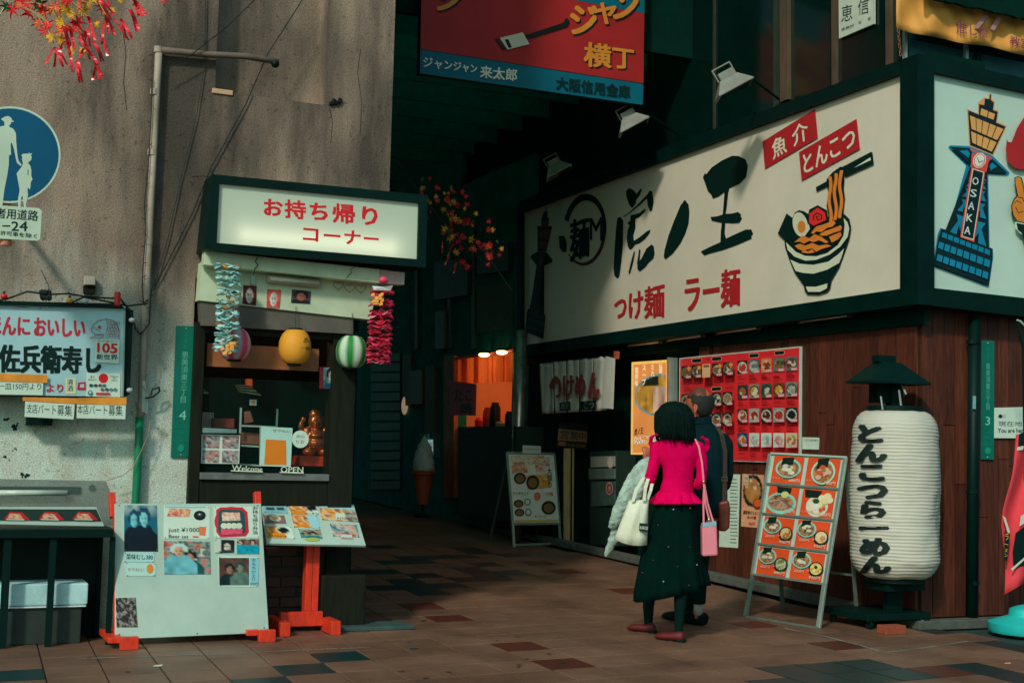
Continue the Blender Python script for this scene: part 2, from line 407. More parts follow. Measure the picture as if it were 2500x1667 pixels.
for i in range(-22, 16):
    for j in range(-8, 40):
        o = TO+UX*i+UY*j; cc = o+UX/2+UY/2
        if cc.x > 6.93 or (cc.y > 9.5 and cc.x < 3.0) or (cc.x < 3 and cc.y > 9.0): continue
        if cc.x > 6.6+max(0, cc.y-6.6)*.42: continue
        x, y = proj((cc.x, cc.y, gz(cc.y)))
        if -90 < x < 2590 and y < 1740: cells.append((cc.y*cc.y+cc.x*cc.x, i, j, o))
cells.sort(key=lambda t: t[0])
rest = {'t': MB(), 'b': MB(), 'r': MB()}
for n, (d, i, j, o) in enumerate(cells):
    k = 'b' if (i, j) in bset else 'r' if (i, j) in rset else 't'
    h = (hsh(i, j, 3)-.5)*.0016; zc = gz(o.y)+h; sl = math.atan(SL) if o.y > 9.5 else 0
    if n < 296:
        t = bpy.data.objects.new('tile', TM[k]); COL.objects.link(t); t.parent = pave; t.location = (o.x, o.y, zc); t.rotation_euler = (sl, 0, 0)
    else:
        src = TM[k]; R = Matrix.Translation((o.x, o.y, zc)) @ Matrix.Rotation(sl, 4, 'X')
        rest[k].add([R @ v.co for v in src.vertices], [tuple(p.vertices) for p in src.polygons])
for k, m in (('t', TILEM), ('b', TILEB), ('r', TILER)):
    if rest[k].v: tag(obj('distant_tiles', rest[k], m, pave), kind='stuff')
# worn chalky lines on the tiles
def lineseg(name, label, pts, wd, col=(122, 138, 124)):
    mb = MB(); rnd = random.Random(3)
    P = [gnd(*p) for p in pts]
    for a, b in zip(P[:-1], P[1:]):
        d = (b-a); L_ = d.length; d.normalize(); q = Vector((-d.y, d.x, 0)); n = int(L_/.012)
        for k in range(n):
            if rnd.random() < .12: continue
            w_ = wd*(.35+.8*vn(k*.13, 1, 4)); o_ = (vn(k*.05, 7, 2)-.5)*.01
            p0 = a+d*(k*.012)+q*o_; p1 = a+d*(k*.012+.0125)+q*o_
            mb.add([Vector((v.x, v.y, .0025+gz(v.y))) for v in (p0+q*w_/2, p1+q*w_/2, p1-q*w_/2, p0-q*w_/2)], [(3, 2, 1, 0)])
    o = obj(name, mb, mat('chalk_paint', c(*col), rough=.9, var=.4, scale=60), pave)
    return o
lineseg('painted_line', '', [(185, 1608), (500, 1597), (905, 1580)], .02)
lineseg('painted_line', '', [(1895, 1530), (2010, 1552), (2100, 1575), (2158, 1593), (2240, 1583), (2365, 1565)], .02)
# gum spots and litter
gs = MB()
for px, py, r in ((1010, 1583, .022), (1035, 1515, .018), (1263, 1554, .014), (1268, 1623, .013), (1266, 1628, .012), (980, 1639, .015), (1094, 1640, .012), (1372, 1618, .02), (1213, 1563, .01), (1340, 1596, .014), (998, 1568, .01), (312, 1640, .012), (1040, 1655, .013), (2118, 1610, .012), (1600, 1555, .012), (1285, 1608, .012)):
    p = gnd(px, py); gs.add([(p.x+math.cos(a)*r*1.4, p.y+math.sin(a)*r, .003) for a in [i*.628 for i in range(10)]], [tuple(range(10))])
tag(obj('gum_stains', gs, mat('gum', c(30, 38, 34), rough=.8), pave), kind='stuff')
for (px, py, lb, col) in ((385, 1627, 'small pale scrap of paper lying on tile joint in front of the white board', (170, 180, 160)), (2459, 1621, 'small reddish scrap of litter on the tiles near the right edge', (190, 120, 95))):
    p = gnd(px, py); m_ = MB(); m_.prism([(p.x-.025, p.y-.008, .004), (p.x+.02, p.y-.01, .004), (p.x+.03, p.y+.006, .009), (p.x-.015, p.y+.012, .006)], (0, 0, .003))
    tag(obj('paper_scrap', m_, mat('scrap%d' % px, c(*col), rough=.9)), lb, 'litter')
kb = MB(); kb.prism([(6.88, 8.02, 0), (7.02, 8.02, 0), (7.02, 16, gz(16)), (6.88, 16, gz(16))], (0, 0, .07)); kb.box((6.88, 7.9, -.02), (10, 8.02, .05))
struct('kerb', kb, CONC, bevel=.008)
# ============================================================ left building
A_ = PL.pt(525, 222); B_ = PL.pt(795, 250)
x0, x1, zc = A_.x, B_.x, A_.z; SX = 1.74; CX = 3.08
bl = thing('stucco_building', 'grey brown stained stucco building with rough wall filling the left of the photo', 'building', (1, 9.2, 0))
wl = MB()
Y0, Y1 = LW, LW+.35
wl.box((-6, Y0, 0), (SX, Y1, zc)); wl.box((-6, Y0, zc), (x0, Y1, 16)); wl.box((SX, Y0, 2.32), (CX, Y1, zc)); wl.box((x1, Y0, zc), (CX, Y1, 16)); wl.box((x0, Y0+.2, zc), (x1, Y1, 16))
wl.box((2.9, Y1, 2.6), (CX, 24, 16)); wl.box((-6, Y1, 15.9), (2.9, 24, 16))
obj('wall', wl, STUCCO, bl)
wl = MB(); wl.box((x0-.02, Y0-.012, zc-.02), (x0+.12, Y0+.03, zc+.015)); obj('broken_sill', wl, mat('chipped_render', c(190, 150, 118)), bl, bevel=.004)
sp_ = MB(); rnd = random.Random(9)
for px, py, n_, rr_ in ((42, 1040, 5, 9), (12, 1025, 3, 6), (62, 1162, 7, 7), (16, 1118, 4, 6), (36, 1095, 3, 3), (118, 1150, 2, 2), (30, 1100, 2, 3)):
    for k in range(n_):
        cx_, cy_ = px+rnd.uniform(-rr_, rr_)*1.3, py+rnd.uniform(-rr_, rr_)*.7; r_ = rr_*rnd.uniform(.3, .75); sp_.add([PL.pt(cx_+math.cos(t*.8976)*r_*rnd.uniform(.6, 1.2), cy_+math.sin(t*.8976)*r_*rnd.uniform(.6, 1.2), .0015+k*.0003) for t in range(7)], [tuple(range(7))])
tag(obj('flaked_patches', sp_, mat('bare_dark_patch', c(14, 36, 32), rough=.9), bl), kind='stuff')
for pts in ([(470, 432), (495, 430), (530, 436), (552, 434)], [(300, 60), (306, 130), (301, 200), (310, 270)], [(880, 120), (872, 180), (885, 250), (878, 330)], [(100, 660), (118, 700), (112, 745)], [(805, 262), (812, 300), (806, 350)]):
    cr_ = MB(); cr_.tube([PL.pt(x+rnd.uniform(-2, 2), y, .0005) for x, y in pts], .0022, 4); obj('crack', cr_, mat('crack_dark', c(30, 28, 24), rough=1), bl)
pk_ = MB()
for k in range(9): pk_.ell(PL.pt(820+rnd.uniform(-13, 13), 246+rnd.uniform(-8, 8), .01), .017, .02, .015, 6, 4)
tag(obj('cable_knot', pk_, mat('knot_black', c(10, 24, 20), rough=.9)), 'small black knot of old cable stuck on the upper stucco wall', 'cable')
wl = MB(); wl.box((2.9, 9.4, 0), (3.0, 24, 2.6)); obj('alley_wall', wl, DARK, bl)
# stall under the big sign: frame, brick base, interior
st = MB()
zt, zb = 2.0, .985; SR = 2.86
fr = thing('takeout_window', 'brown framed takeout counter window under the cream fascia of the stucco building', 'window', (2.3, 9.05, 0))
f = MB(); f.box((SX, 8.99, .70), (SX+.07, 9.12, 2.02)); obj('frame', f, DARKBR, fr, bevel=.004)
f = MB(); f.box((SR-.17, 8.99, 0), (SR, 9.14, 2.02)); obj('frame', f, DARKBR, fr, bevel=.004)
f = MB(); f.box((SX+.07, 9.0, zb-.3), (SR-.17, 9.12, zb)); obj('frame', f, DARKBR, fr, bevel=.004)
f = MB(); f.box((SX+.07, 9.0, zt-.05), (SR-.17, 9.12, zt+.02)); obj('frame', f, DARKBR, fr, bevel=.004)
f = MB(); f.box((SX+.07, 8.975, zb), (SR-.17, 9.1, zb+.045)); obj('sill', f, mat('sill_metal', c(112, 116, 112), rough=.4, metal=.4), fr, bevel=.003)
f = MB(); f.box((SX+.1, 9.06, 1.735), (SR-.25, 9.09, 1.89)); obj('transom_panel', f, mat('amber_board', c(140, 88, 52), rough=.5, var=.2), fr)
gl = bpy.data.materials.new('window_glass'); gl.use_nodes = True; _b = gl.node_tree.nodes['Principled BSDF']
_b.inputs['Roughness'].default_value = .02; _b.inputs['Alpha'].default_value = .12; _b.inputs['Base Color'].default_value = (.01, .05, .04, 1)
f = MB(); f.box((SX+.07, 9.045, zb+.045), (SR-.17, 9.05, 1.66)); obj('pane', f, gl, fr)
inn = MB()
inn.box((SX, 10.3, .7), (SR, 10.35, 2.3)); inn.box((SX-.05, 9.4, .7), (SX, 10.3, 2.3)); inn.box((SR-.02, 9.14, 0), (SR+.02, 10.3, 2.32)); inn.box((SX, 9.12, 2.24), (SR, 10.3, 2.3)); inn.box((SX, 9.13, .74), (SR, 10.3, .8))
obj('interior_box', inn, DARKBR, fr)
# brick base, each brick
bb = thing('brick_base', 'dark brown brick counter base behind the slanted menu table', 'counter', (2.3, 9.0, 0))
m_ = MB(); m_.box((SX, 9.02, 0), (SR-.17, 9.35, .69)); obj('mortar', m_, mat('dark_mortar', c(20, 30, 24)), bb)
BR = mat('dark_brick', c(46, 34, 25), rough=.7, var=.3, scale=20, rnd=.35, bump=.2)
bm_ = MB(); bm_.box((0, 0, 0), (.205, .02, .058)); bme = bm_.mesh('brick', BR)
for r_ in range(10):
    for q in range(5):
        x = SX+.004+q*.215-(.107 if r_ % 2 else 0)
        if x < SX or x+.205 > SR-.17: continue
        b_ = bpy.data.objects.new('brick', bme); COL.objects.link(b_); b_.parent = bb; b_.matrix_parent_inverse = wm(bb).inverted(); b_.location = (x, 9.004+.003*hsh(r_, q, 1), .006+r_*.068)
m_ = MB(); m_.box((2.62, 8.83, 0), (2.93, 8.99, .36)); tag(obj('side_crate', m_, DARKBR, None, bevel=.008), 'dark brown box standing on the ground beside the brick base', 'box')
m_ = MB(); m_.box((2.7, 8.72, 0), (3.25, 8.99, .028)); tag(obj('stone_slab', m_, mat('slab_stone', c(48, 70, 66), rough=.7), None, bevel=.006), 'grey stone slab on the ground at the corner of the takeout stall', 'slab')
# ============================================================ right building
br = thing('ramen_shop_building', 'dark ramen shop building with red brown timber cladding on the right', 'building', (8, 9, 0))
w_ = MB(); w_.box((7.05, 8.11, 0), (7.3, 10.95, 2.6)); w_.box((7.3, 8.11, 0), (12, 8.3, 2.6)); obj('backing_wall', w_, DARKBR, br)
def plank_mesh(wd, h, ax):
    m = MB()
    if ax == 'R': m.box((0, .003, 0), (.03, wd-.003, h))
    else: m.box((.003, 0, 0), (wd-.003, .03, h))
    return m.mesh('plank', WOOD)
rr = random.Random(5); PWm = {}
def plank(ax, x, y, z, wd, h):
    k = (ax, round(wd, 3), round(h, 2))
    if k not in PWm: PWm[k] = plank_mesh(wd, h, ax)
    o = bpy.data.objects.new('plank', PWm[k]); COL.objects.link(o); o.parent = br; o.matrix_parent_inverse = wm(br).inverted(); o.location = (x, y, z)
for k in range(26):
    y = 8.11+k*.109; cuts = [.07, (.9, 1.3, 1.6, 1.1)[k % 4]+.2*(k % 3 == 0), 2.5]
    for a, b in zip(cuts[:-1], cuts[1:]): plank('R', 7.02+.003*hsh(k, 1, a), y, a, .109, b-a-.006)
for k in range(26):
    x = 7.053+k*.109; cuts = [.05, (1.2, .8, 1.5, 1.05)[k % 4]+.2*(k % 3 == 1), 2.5]
    for a, b in zip(cuts[:-1], cuts[1:]): plank('F', x, 8.08+.003*hsh(k, 2, a), a, .109, b-a-.006)
# dark entrance stretch and posts
w_ = MB(); w_.box((7.35, 10.95, 0), (7.45, 15.1, 2.6)); w_.box((7.0, 10.95, 2.25), (7.35, 15.1, 2.6)); w_.box((7.02, 14.3, 0), (7.35, 15.1, 2.25)); obj('entrance_wall', w_, DARK, br)
w_ = MB(); w_.box((7.0, 11.0, .05), (7.1, 11.16, 2.25)); obj('door_post', w_, WOOD, br, bevel=.004)
w_ = MB(); w_.box((7.32, 11.3, .1), (7.345, 12.2, 2.2)); obj('door', w_, BLACK, br)
w_ = MB(); w_.box((7.05, 7.99, 2.5), (7.6, 15.1, 4.35)); w_.box((7.1, 8.2, 4.35), (7.6, 22, 9)); w_.box((7.6, 8.2, 2.6), (12, 8.6, 9)); obj('upper_wall', w_, DARK, br)
PRU = Plane((7.1, 0, 0), (-1, 0, 0))
for (a, b_, y2) in ((1903, 1922, 250), (2029, 2037, 215), (2161, 2171, 165)):
    m = MB(); m.slab(PRU, [(a, -60), (b_, -66), (b_+1, y2-8), (a+1, y2)], .05); obj('window_frame', m, BRONZE, br)
for (a, b_) in ((1925, 2027), (2039, 2159), (2173, 2215), (1745, 1900), (1560, 1740)):
    m = MB(); m.slab(PRU, [(a, -60), (b_, -60), (b_, 400), (a, 400)], .012); obj('window_glass', m, GLASSD, br)
for (a, b_) in ((1740, 1744), (1888, 1896)):
    m = MB(); m.slab(PRU, [(a, -60), (b_, -62), (b_, 400), (a, 400)], .03); obj('window_frame', m, mat('dim_frame', c(40, 48, 36)), br)
# ============================================================ alley
al = thing('alley_shop_row', 'unlit row of shopfronts deep in the covered alley beside the pole', 'building', (7.4, 18, 0))
w_ = MB(); oy0, oy1 = PRW.pt(1250, 950).y, PRW.pt(1112, 950).y; oz0, oz1 = 1.62, 2.42
oz0 = PRW.pt(1180, 1041).z; oz1 = PRW.pt(1180, 862).z
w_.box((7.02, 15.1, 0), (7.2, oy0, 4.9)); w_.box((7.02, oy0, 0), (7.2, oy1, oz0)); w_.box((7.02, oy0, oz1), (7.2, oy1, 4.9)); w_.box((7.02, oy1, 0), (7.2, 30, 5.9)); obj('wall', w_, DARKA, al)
w_ = MB(); w_.box((7.2, oy0-.3, oz0-.3), (8.6, oy0-.25, oz1+.3)); w_.box((7.2, oy1+.3, oz0-.3), (8.6, oy1+.35, oz1+.3)); w_.box((8.6, oy0-.3, oz0-.3), (8.65, oy1+.35, oz1+.3)); w_.box((7.2, oy0-.3, oz0-.35), (8.6, oy1+.3, oz0-.3)); w_.box((7.2, oy0-.3, oz1+.3), (8.6, oy1+.3, oz1+.35))
obj('kitchen_interior', w_, mat('lit_orange_wall', (.75, .34, .14), rough=.7, var=.12, scale=2), al)
for (a, b_, t, bt, col) in ((1083, 1108, 868, 1215, (86, 46, 28)), (1037, 1059, 893, 1060, (44, 34, 24)), (982, 1003, 866, 990, (44, 34, 24))):
    m = MB(); m.slab(PRW, [(a, t), (b_, t-2), (b_, bt), (a, bt)], .06); obj('pillar', m, mat('pillar%d' % a, c(*col, 5), rough=.6, var=.3), al)
m = MB(); m.slab(PRW, [(1120, 1043), (1262, 1040), (1262, 1275), (1120, 1255)], .35); obj('counter', m, mat('counter_wood', c(14, 36, 27), var=.3), al)
m = MB(); m.slab(PRW, [(1150, 700), (1250, 690), (1250, 800), (1150, 815)], .02); obj('wall_panel', m, mat('olive_panel', c(27, 44, 30, 5)), al)
m = MB(); m.slab(PRW, [(1108, 872), (1252, 852), (1252, 858), (1108, 878)], .05); obj('lintel', m, mat('lintel_orange', c(150, 60, 30, 2)), al)
lmat = mat('warm_lamp', (1, .5, .2), emit=6, ecol=(1, .55, .22))
for px, py in ((1182, 866), (1225, 860)):
    p = PRW.pt(px, py, .12); l_ = thing('downlight', 'glowing warm downlight over the curtain of the orange shop, %s one' % ('left' if px < 1200 else 'right'), 'lamp', p, 'downlights over the alley counter')
    m = MB(); m.ell(p, .07, .09, .03); obj('bulb', m, lmat, l_, smooth=True)
    m = MB(); m.box(p+Vector((-.05, -.06, .02)), p+Vector((.12, .06, .05))); obj('housing', m, BLACK, l_)
ld = bpy.data.lights.new('kitchen_lamp', 'POINT'); ld.energy = 15; ld.color = (1, .52, .27); ld.shadow_soft_size = .12
lo = bpy.data.objects.new('kitchen_lamp', ld); COL.objects.link(lo); lo.location = (7.75, (oy0+oy1)/2, oz1-.05)
for k in range(14):
    m = MB(); y0_ = 1195-k*24; m.slab(PRW, [(905, y0_), (976, y0_-1), (976, y0_-21), (905, y0_-20)], .03); obj('shutter_slat', m, mat('dim_shutter', c(34, 52, 44, 3), rough=.5), al)
for q_, cc_ in (([(1000, 905), (1030, 903), (1030, 985), (1000, 987)], (60, 40, 26)), ([(1062, 760), (1084, 758), (1084, 850), (1062, 853)], (46, 56, 44)), ([(1165, 600), (1240, 592), (1240, 660), (1165, 670)], (18, 44, 38)), ([(1060, 640), (1140, 630), (1140, 720), (1060, 732)], (20, 46, 38))):
    m = MB(); m.slab(PRW, q_, .08); obj('dim_sign_box', m, mat('dimbox%d' % q_[0][0], c(*cc_, 3), rough=.5), al)
for x_ in (1012, 1092, 1150):
    m = MB(); m.slab(PRW, [(x_, 560), (x_+7, 558), (x_+7, 850), (x_, 853)], .04); obj('conduit', m, MATS['dim_shutter'], al)
# roof over the alley; translucent sheet added to feed teal light into it
rf = MB(); rf.box((3.08, 11.6, 5.9), (7.1, 30, 5.92)); obj_roof = rf; rf = MB(); rf.box((2.9, 29.9, 0), (7.3, 30, 6))
for y in range(22): rf.box((3.1, 11.6+y*.8, 5.3), (7.08, 11.66+y*.8, 5.9))
art = thing('arcade_roof', 'dark roof with cross beams covering the alley behind the red hanging sign', 'roof', (5, 11.6, 5.9))
obj('beams', rf, DARKA, art); fb_ = MB(); fb_.box((3.08, 11.5, 5.2), (7.1, 11.59, 6.1)); obj('beam_cover_board', fb_, DARK, art)  # added: beams hide the bright sheet, board hides the lit first beam
mt = bpy.data.materials.new('teal_fill_sheet'); mt.use_nodes = True; nt = mt.node_tree; tl = nt.nodes.new('ShaderNodeBsdfTranslucent'); tl.inputs[0].default_value = (.08, .9, .66, 1)
nt.links.new(tl.outputs[0], [n for n in nt.nodes if n.type == 'OUTPUT_MATERIAL'][0].inputs[0]); obj('light_feed_sheet', obj_roof, mt, art)  # added sheet passes teal fill light down into the alley
# ============================================================ big signs
INK = c(4, 32, 27); RED = c(165, 35, 38); ORG = c(220, 118, 45); PALE = c(172, 186, 160); TEAL = c(0, 105, 118)
def frame4(pl, outer, inner, depth, off, m, parent, name='frame'):
    for i in range(4):
        j = (i+1) % 4; b = MB(); b.slab(pl, [outer[i], outer[j], inner[j], inner[i]], depth, off); obj(name, b, m, parent)
def tower(A, small=False):
    T = A.poly
    edge = c(225, 140, 85) if not small else c(120, 70, 50); BL = c(12, 120, 150) if not small else c(20, 60, 62)
    D = c(8, 34, 38)
    OR = c(222, 150, 85) if not small else c(110, 66, 46)
    T(BL, [(233, 1078), (250, 1036), (300, 1052), (415, 640), (300, 525), (312, 510), (445, 515), (590, 582), (692, 684), (685, 702), (556, 694), (565, 1160), (585, 1170), (588, 1220), (560, 1412), (203, 1280)])
    T(edge, [(420, 278), (492, 308), (490, 240), (530, 205), (558, 212), (562, 178), (578, 180), (578, 215), (598, 235), (592, 280), (622, 292), (612, 358), (674, 386), (586, 576), (434, 516)])
    T(D, [(427, 287), (497, 315), (497, 248), (530, 254), (535, 212), (563, 216), (566, 186), (573, 188), (572, 222), (592, 238), (586, 286), (616, 297), (606, 366), (666, 391), (583, 568), (441, 510)])
    for (q, n, r) in (([(508, 272), (602, 312), (592, 348), (502, 314)], 2, 1), ([(436, 318), (655, 408), (615, 478), (448, 405)], 5, 1), ([(444, 420), (612, 492), (580, 552), (452, 492)], 4, 1)):
        h = homog(UNIT, q)
        for i in range(n): T(OR, h([((i+.06)/n, 0), ((i+.94)/n, 0), ((i+.94)/n, 1), ((i+.06)/n, 1)]))
    T(D, [(440, 650), (548, 665), (560, 1180), (283, 1050)])
    for i in range(5):
        a, b = i/5+.02, (i+1)/5-.02
        h = homog(UNIT, [(436, 690), (546, 700), (555, 1190), (300, 1075)])
        T(BL, h([(.03, b), (.22, b), (.22, a)])); T(BL, h([(.3, a), (.3, b-.03), (.05, a)])) 
        T(BL, h([(.97, b), (.78, b), (.78, a)])); T(BL, h([(.7, a), (.7, b-.03), (.95, a)]))
    T(D, [(312, 520), (440, 528), (455, 560), (438, 632)]); T(D, [(578, 592), (682, 690), (552, 684), (556, 620)])
    T(BL, [(372, 545), (425, 540), (440, 560), (430, 590)]); T(BL, [(580, 620), (612, 645), (570, 670), (565, 640)])
    T(D, [(258, 1040), (585, 1170), (580, 1218), (245, 1088)]); T(D, [(241, 1086), (584, 1216), (558, 1402), (210, 1272)])
    for (q, n) in (([(262, 1062), (572, 1180), (568, 1212), (256, 1092)], 8), ([(240, 1122), (574, 1245), (568, 1290), (232, 1162)], 8), ([(230, 1202), (562, 1322), (556, 1364), (222, 1242)], 8)):
        h = homog(UNIT, q)
        for i in range(n): T(BL, h([((i+.08)/n, 0), ((i+.9)/n, 0), ((i+.9)/n, 1), ((i+.08)/n, 1)]))
    RD = c(225, 70, 60) if not small else c(90, 40, 34)
    T(RD, [(448, 646), (538, 674), (466, 1128), (376, 1096)]); T(c(200, 190, 165) if not small else c(60, 60, 50), [(456, 656), (530, 680), (462, 1116), (386, 1090)]); T(D, [(461, 664), (524, 684), (458, 1106), (392, 1086)])
    T(RD, [(440, 530), (580, 590), (578, 602), (440, 542)]); T(RD, [(450, 560), (562, 600), (545, 680), (445, 645)])
    A.ell(c(200, 205, 185) if not small else c(70, 75, 65), 500, 606, 42, 52, n=8, rot=22); A.ell(RD, 500, 606, 36, 46, n=8, rot=22); A.ell(c(205, 210, 190) if not small else c(70, 75, 65), 500, 606, 31, 41, n=8, rot=22)
    A.line(D, [(487, 590), (497, 618), (524, 610)], 4)
    if not small:
        for ch, x, y in zip('OSAKA', (475, 463, 449, 437, 424), (738, 815, 895, 972, 1052)):
            A.text(c(190, 215, 200), ch, [(x-17, y-27), (x+21, y-21), (x+16, y+27), (x-22, y+21)], bold=.02)
# --- long ramen sign
sg = thing('ramen_sign', 'long white ramen shop sign with black brush lettering and noodle bowl drawing', 'sign', (6.9, 11, 3.4))
outer = [(1262, 494), (2240, 131), (2240, 742), (1262, 872)]; inner = [(1272, 519), (2197, 180), (2197, 705), (1272, 844)]
frame4(PR, outer, inner, .16, -.12, BLACK, sg)
b = MB(); b.slab(PR, inner, .12, -.13); obj('panel', b, mat('sign_acrylic', c(200, 192, 172), rough=.28, var=.07, scale=1.5, spec=.5), sg)
A = Art(PR, -.0085, .0006)
A.tr = crop(1260, 380, .3061)
for pts in ([(875, 285), (900, 258), (935, 275), (960, 305), (995, 262), (1005, 275), (985, 320), (960, 350), (955, 385), (925, 420), (900, 390), (880, 330)],
            [(845, 490), (900, 455), (985, 375), (1045, 310), (1065, 280), (1085, 285), (1098, 370), (1085, 440), (1068, 448), (1050, 400), (1042, 340), (1000, 385), (920, 450), (870, 485)],
            [(915, 475), (945, 470), (985, 455), (1025, 425), (1035, 430), (1020, 455), (985, 490), (950, 505), (952, 580), (935, 640), (940, 680), (985, 650), (1040, 605), (1072, 590), (1065, 620), (1030, 665), (985, 700), (950, 710), (925, 745), (905, 752), (890, 720), (882, 660), (888, 600), (905, 555), (885, 540), (910, 520)],
            [(808, 495), (835, 490), (855, 520), (852, 700), (840, 850), (825, 960), (810, 982), (785, 960), (777, 900), (785, 750), (795, 600)],
            [(940, 760), (948, 770), (935, 850), (910, 940), (900, 948), (897, 930), (915, 850)],
            [(980, 745), (992, 755), (985, 840), (1000, 820), (1040, 740), (1080, 708), (1098, 725), (1105, 780), (1095, 820), (1060, 850), (1030, 890), (985, 925), (968, 905), (965, 850), (975, 790)],
            [(1345, 352), (1375, 390), (1382, 450), (1375, 540), (1350, 620), (1310, 700), (1250, 780), (1190, 828), (1177, 805), (1185, 750), (1215, 640), (1260, 520), (1310, 400)],
            [(1490, 175), (1505, 140), (1515, 150), (1560, 95), (1640, 40), (1720, 3), (1770, 3), (1830, 30), (1848, 80), (1835, 170), (1780, 225), (1700, 260), (1690, 300), (1680, 400), (1670, 465), (1720, 462), (1770, 450), (1795, 470), (1790, 485), (1802, 500), (1780, 535), (1730, 540), (1668, 535), (1662, 620), (1675, 662), (1740, 630), (1830, 590), (1875, 588), (1890, 625), (1875, 640), (1880, 660), (1800, 695), (1740, 720), (1640, 755), (1560, 775), (1500, 795), (1473, 765), (1540, 730), (1630, 690), (1632, 610), (1640, 535), (1590, 525), (1560, 518), (1550, 490), (1600, 485), (1648, 470), (1655, 380), (1662, 290), (1615, 325), (1570, 342), (1555, 310), (1530, 285), (1500, 200)]):
    A.poly(INK, pts)
A.text(RED, 'つけ麺', [(787, 1118), (1180, 1012), (1180, 1285), (787, 1318)], bold=.03)
A.text(RED, 'ラー麺', [(1350, 965), (1782, 892), (1782, 1190), (1350, 1255)], bold=.03)
# round emblem
ring = []; n = 40
for i in range(n+1):
    a = math.radians(-160+i*300/n); ring.append((548+172*math.cos(a), 590+285*math.sin(a)-60*math.cos(a)*.3))
ring2 = []
for i in range(n+1):
    t = i/n; a = math.radians(-160+t*300); w_ = .80-.04*math.sin(t*3)+.17*t; ring2.append((548+172*w_*math.cos(a), 590+285*w_*math.sin(a)-60*math.cos(a)*.3))
for i in range(n): A.poly(c(66, 34, 28) if i > 22 else INK, [ring[i], ring[i+1], ring2[i+1], ring2[i]], raise_=(i == 0))
A.text(INK, '麺', [(430, 520), (580, 480), (580, 800), (435, 850)], bold=.03); A.text(INK, 'M', [(590, 500), (690, 490), (690, 680), (590, 670)], bold=.02)
A.poly(INK, [(340, 640), (385, 640), (405, 700), (400, 770), (365, 765), (345, 730)])
# left small tower
hs = homog([(203, 1280), (560, 1412), (592, 182), (300, 515)], [(75, 1400), (218, 1455), (238, 460), (118, 800)])
hs = homog([(203, 1075), (588, 1075), (588, 180), (203, 180)], [(85, 1215), (232, 1215), (285, 460), (118, 460)])
A2 = Art(PR, -.0085, .0006); cr = crop(1260, 380, .3061); hm = homog([(205, 1280), (560, 1405), (680, 690), (310, 520)], [(75, 1405), (217, 1455), (285, 840), (118, 805)])
A2.tr = lambda p: cr(hm(p)); tower(A2, True); A2.build('tower_drawing', sg)
# red labels
A.tr = crop(1820, 240, .3317)
RA = [(125, 320), (512, 80), (532, 292), (143, 520)]; RB = [(393, 398), (818, 152), (842, 372), (413, 607)]
A.poly(RED, RA); A.text(c(200, 200, 175), '魚', sub(RA, .17, .18, .44, .86), bold=.02); A.text(c(200, 200, 175), '介', sub(RA, .56, .16, .84, .84), bold=.02)
A.poly(RED, RB); A.text(c(200, 200, 175), 'とんこつ', sub(RB, .06, .18, .94, .84), bold=.025)
# ramen bowl
G = c(196, 198, 172); NO = c(222, 120, 48)
A.poly(INK, [(518, 655), (600, 610), (700, 512), (925, 395), (935, 400), (944, 485), (735, 580), (725, 560), (600, 650), (522, 686)]); A.poly(G, [(795, 515), (918, 436), (924, 455)])
A.poly(INK, [(596, 600), (640, 545), (700, 503), (722, 510), (728, 590), (722, 660), (732, 740), (720, 800), (724, 900), (700, 925), (600, 925), (610, 860), (596, 790), (612, 700), (600, 650)])
A.poly(INK, [(237, 995), (302, 848), (345, 880), (365, 840), (395, 824), (430, 832), (462, 852), (470, 820), (530, 787), (600, 825), (610, 900), (718, 900), (725, 850), (765, 890), (778, 950), (765, 1030), (730, 1130), (690, 1240), (632, 1340), (622, 1400), (600, 1425), (540, 1445), (455, 1442), (435, 1415), (430, 1380), (360, 1280), (320, 1180), (290, 1090), (287, 1045)])
for k in range(3):
    L_ = []; R_ = []
    for i in range(11):
        t = i/10; y = 575-k*22+t*(335-k*(-8)); wv = 8*math.sin(t*9+k)
        L_.append((612+k*38+(1-t)*(-4+k*2)+wv, y)); R_.append((640+k*38+(1-t)*(-4+k*2)+wv, y))
    A.poly(NO, L_+R_[::-1]); A.line(INK, R_, 7)
A.poly(G, [(298, 1060), (325, 1085), (370, 1130), (440, 1160), (520, 1163), (600, 1140), (680, 1080), (722, 1010), (730, 930), (722, 880), (752, 915), (764, 960), (752, 1020), (700, 1090), (620, 1150), (520, 1190), (440, 1195), (360, 1165), (310, 1115)])
A.poly(G, [(330, 1188), (400, 1218), (500, 1226), (610, 1202), (680, 1150), (726, 1105), (712, 1155), (690, 1212), (600, 1262), (500, 1291), (420, 1285), (368, 1270)])
A.poly(G, [(443, 1386), (520, 1387), (603, 1362), (600, 1398), (550, 1424), (460, 1424)])
A.ell(G, 403, 930, 55, 92, rot=-12); A.ell(NO, 413, 946, 29, 45); A.poly(G, [(440, 960), (465, 925), (475, 960), (455, 990)])
A.poly(c(225, 45, 42), [(470, 850), (530, 805), (585, 840), (595, 895), (500, 940), (468, 915)]); A.line(INK, [(500, 900), (503, 860), (530, 845), (560, 860), (558, 890), (530, 895), (522, 872), (540, 868)], 7)
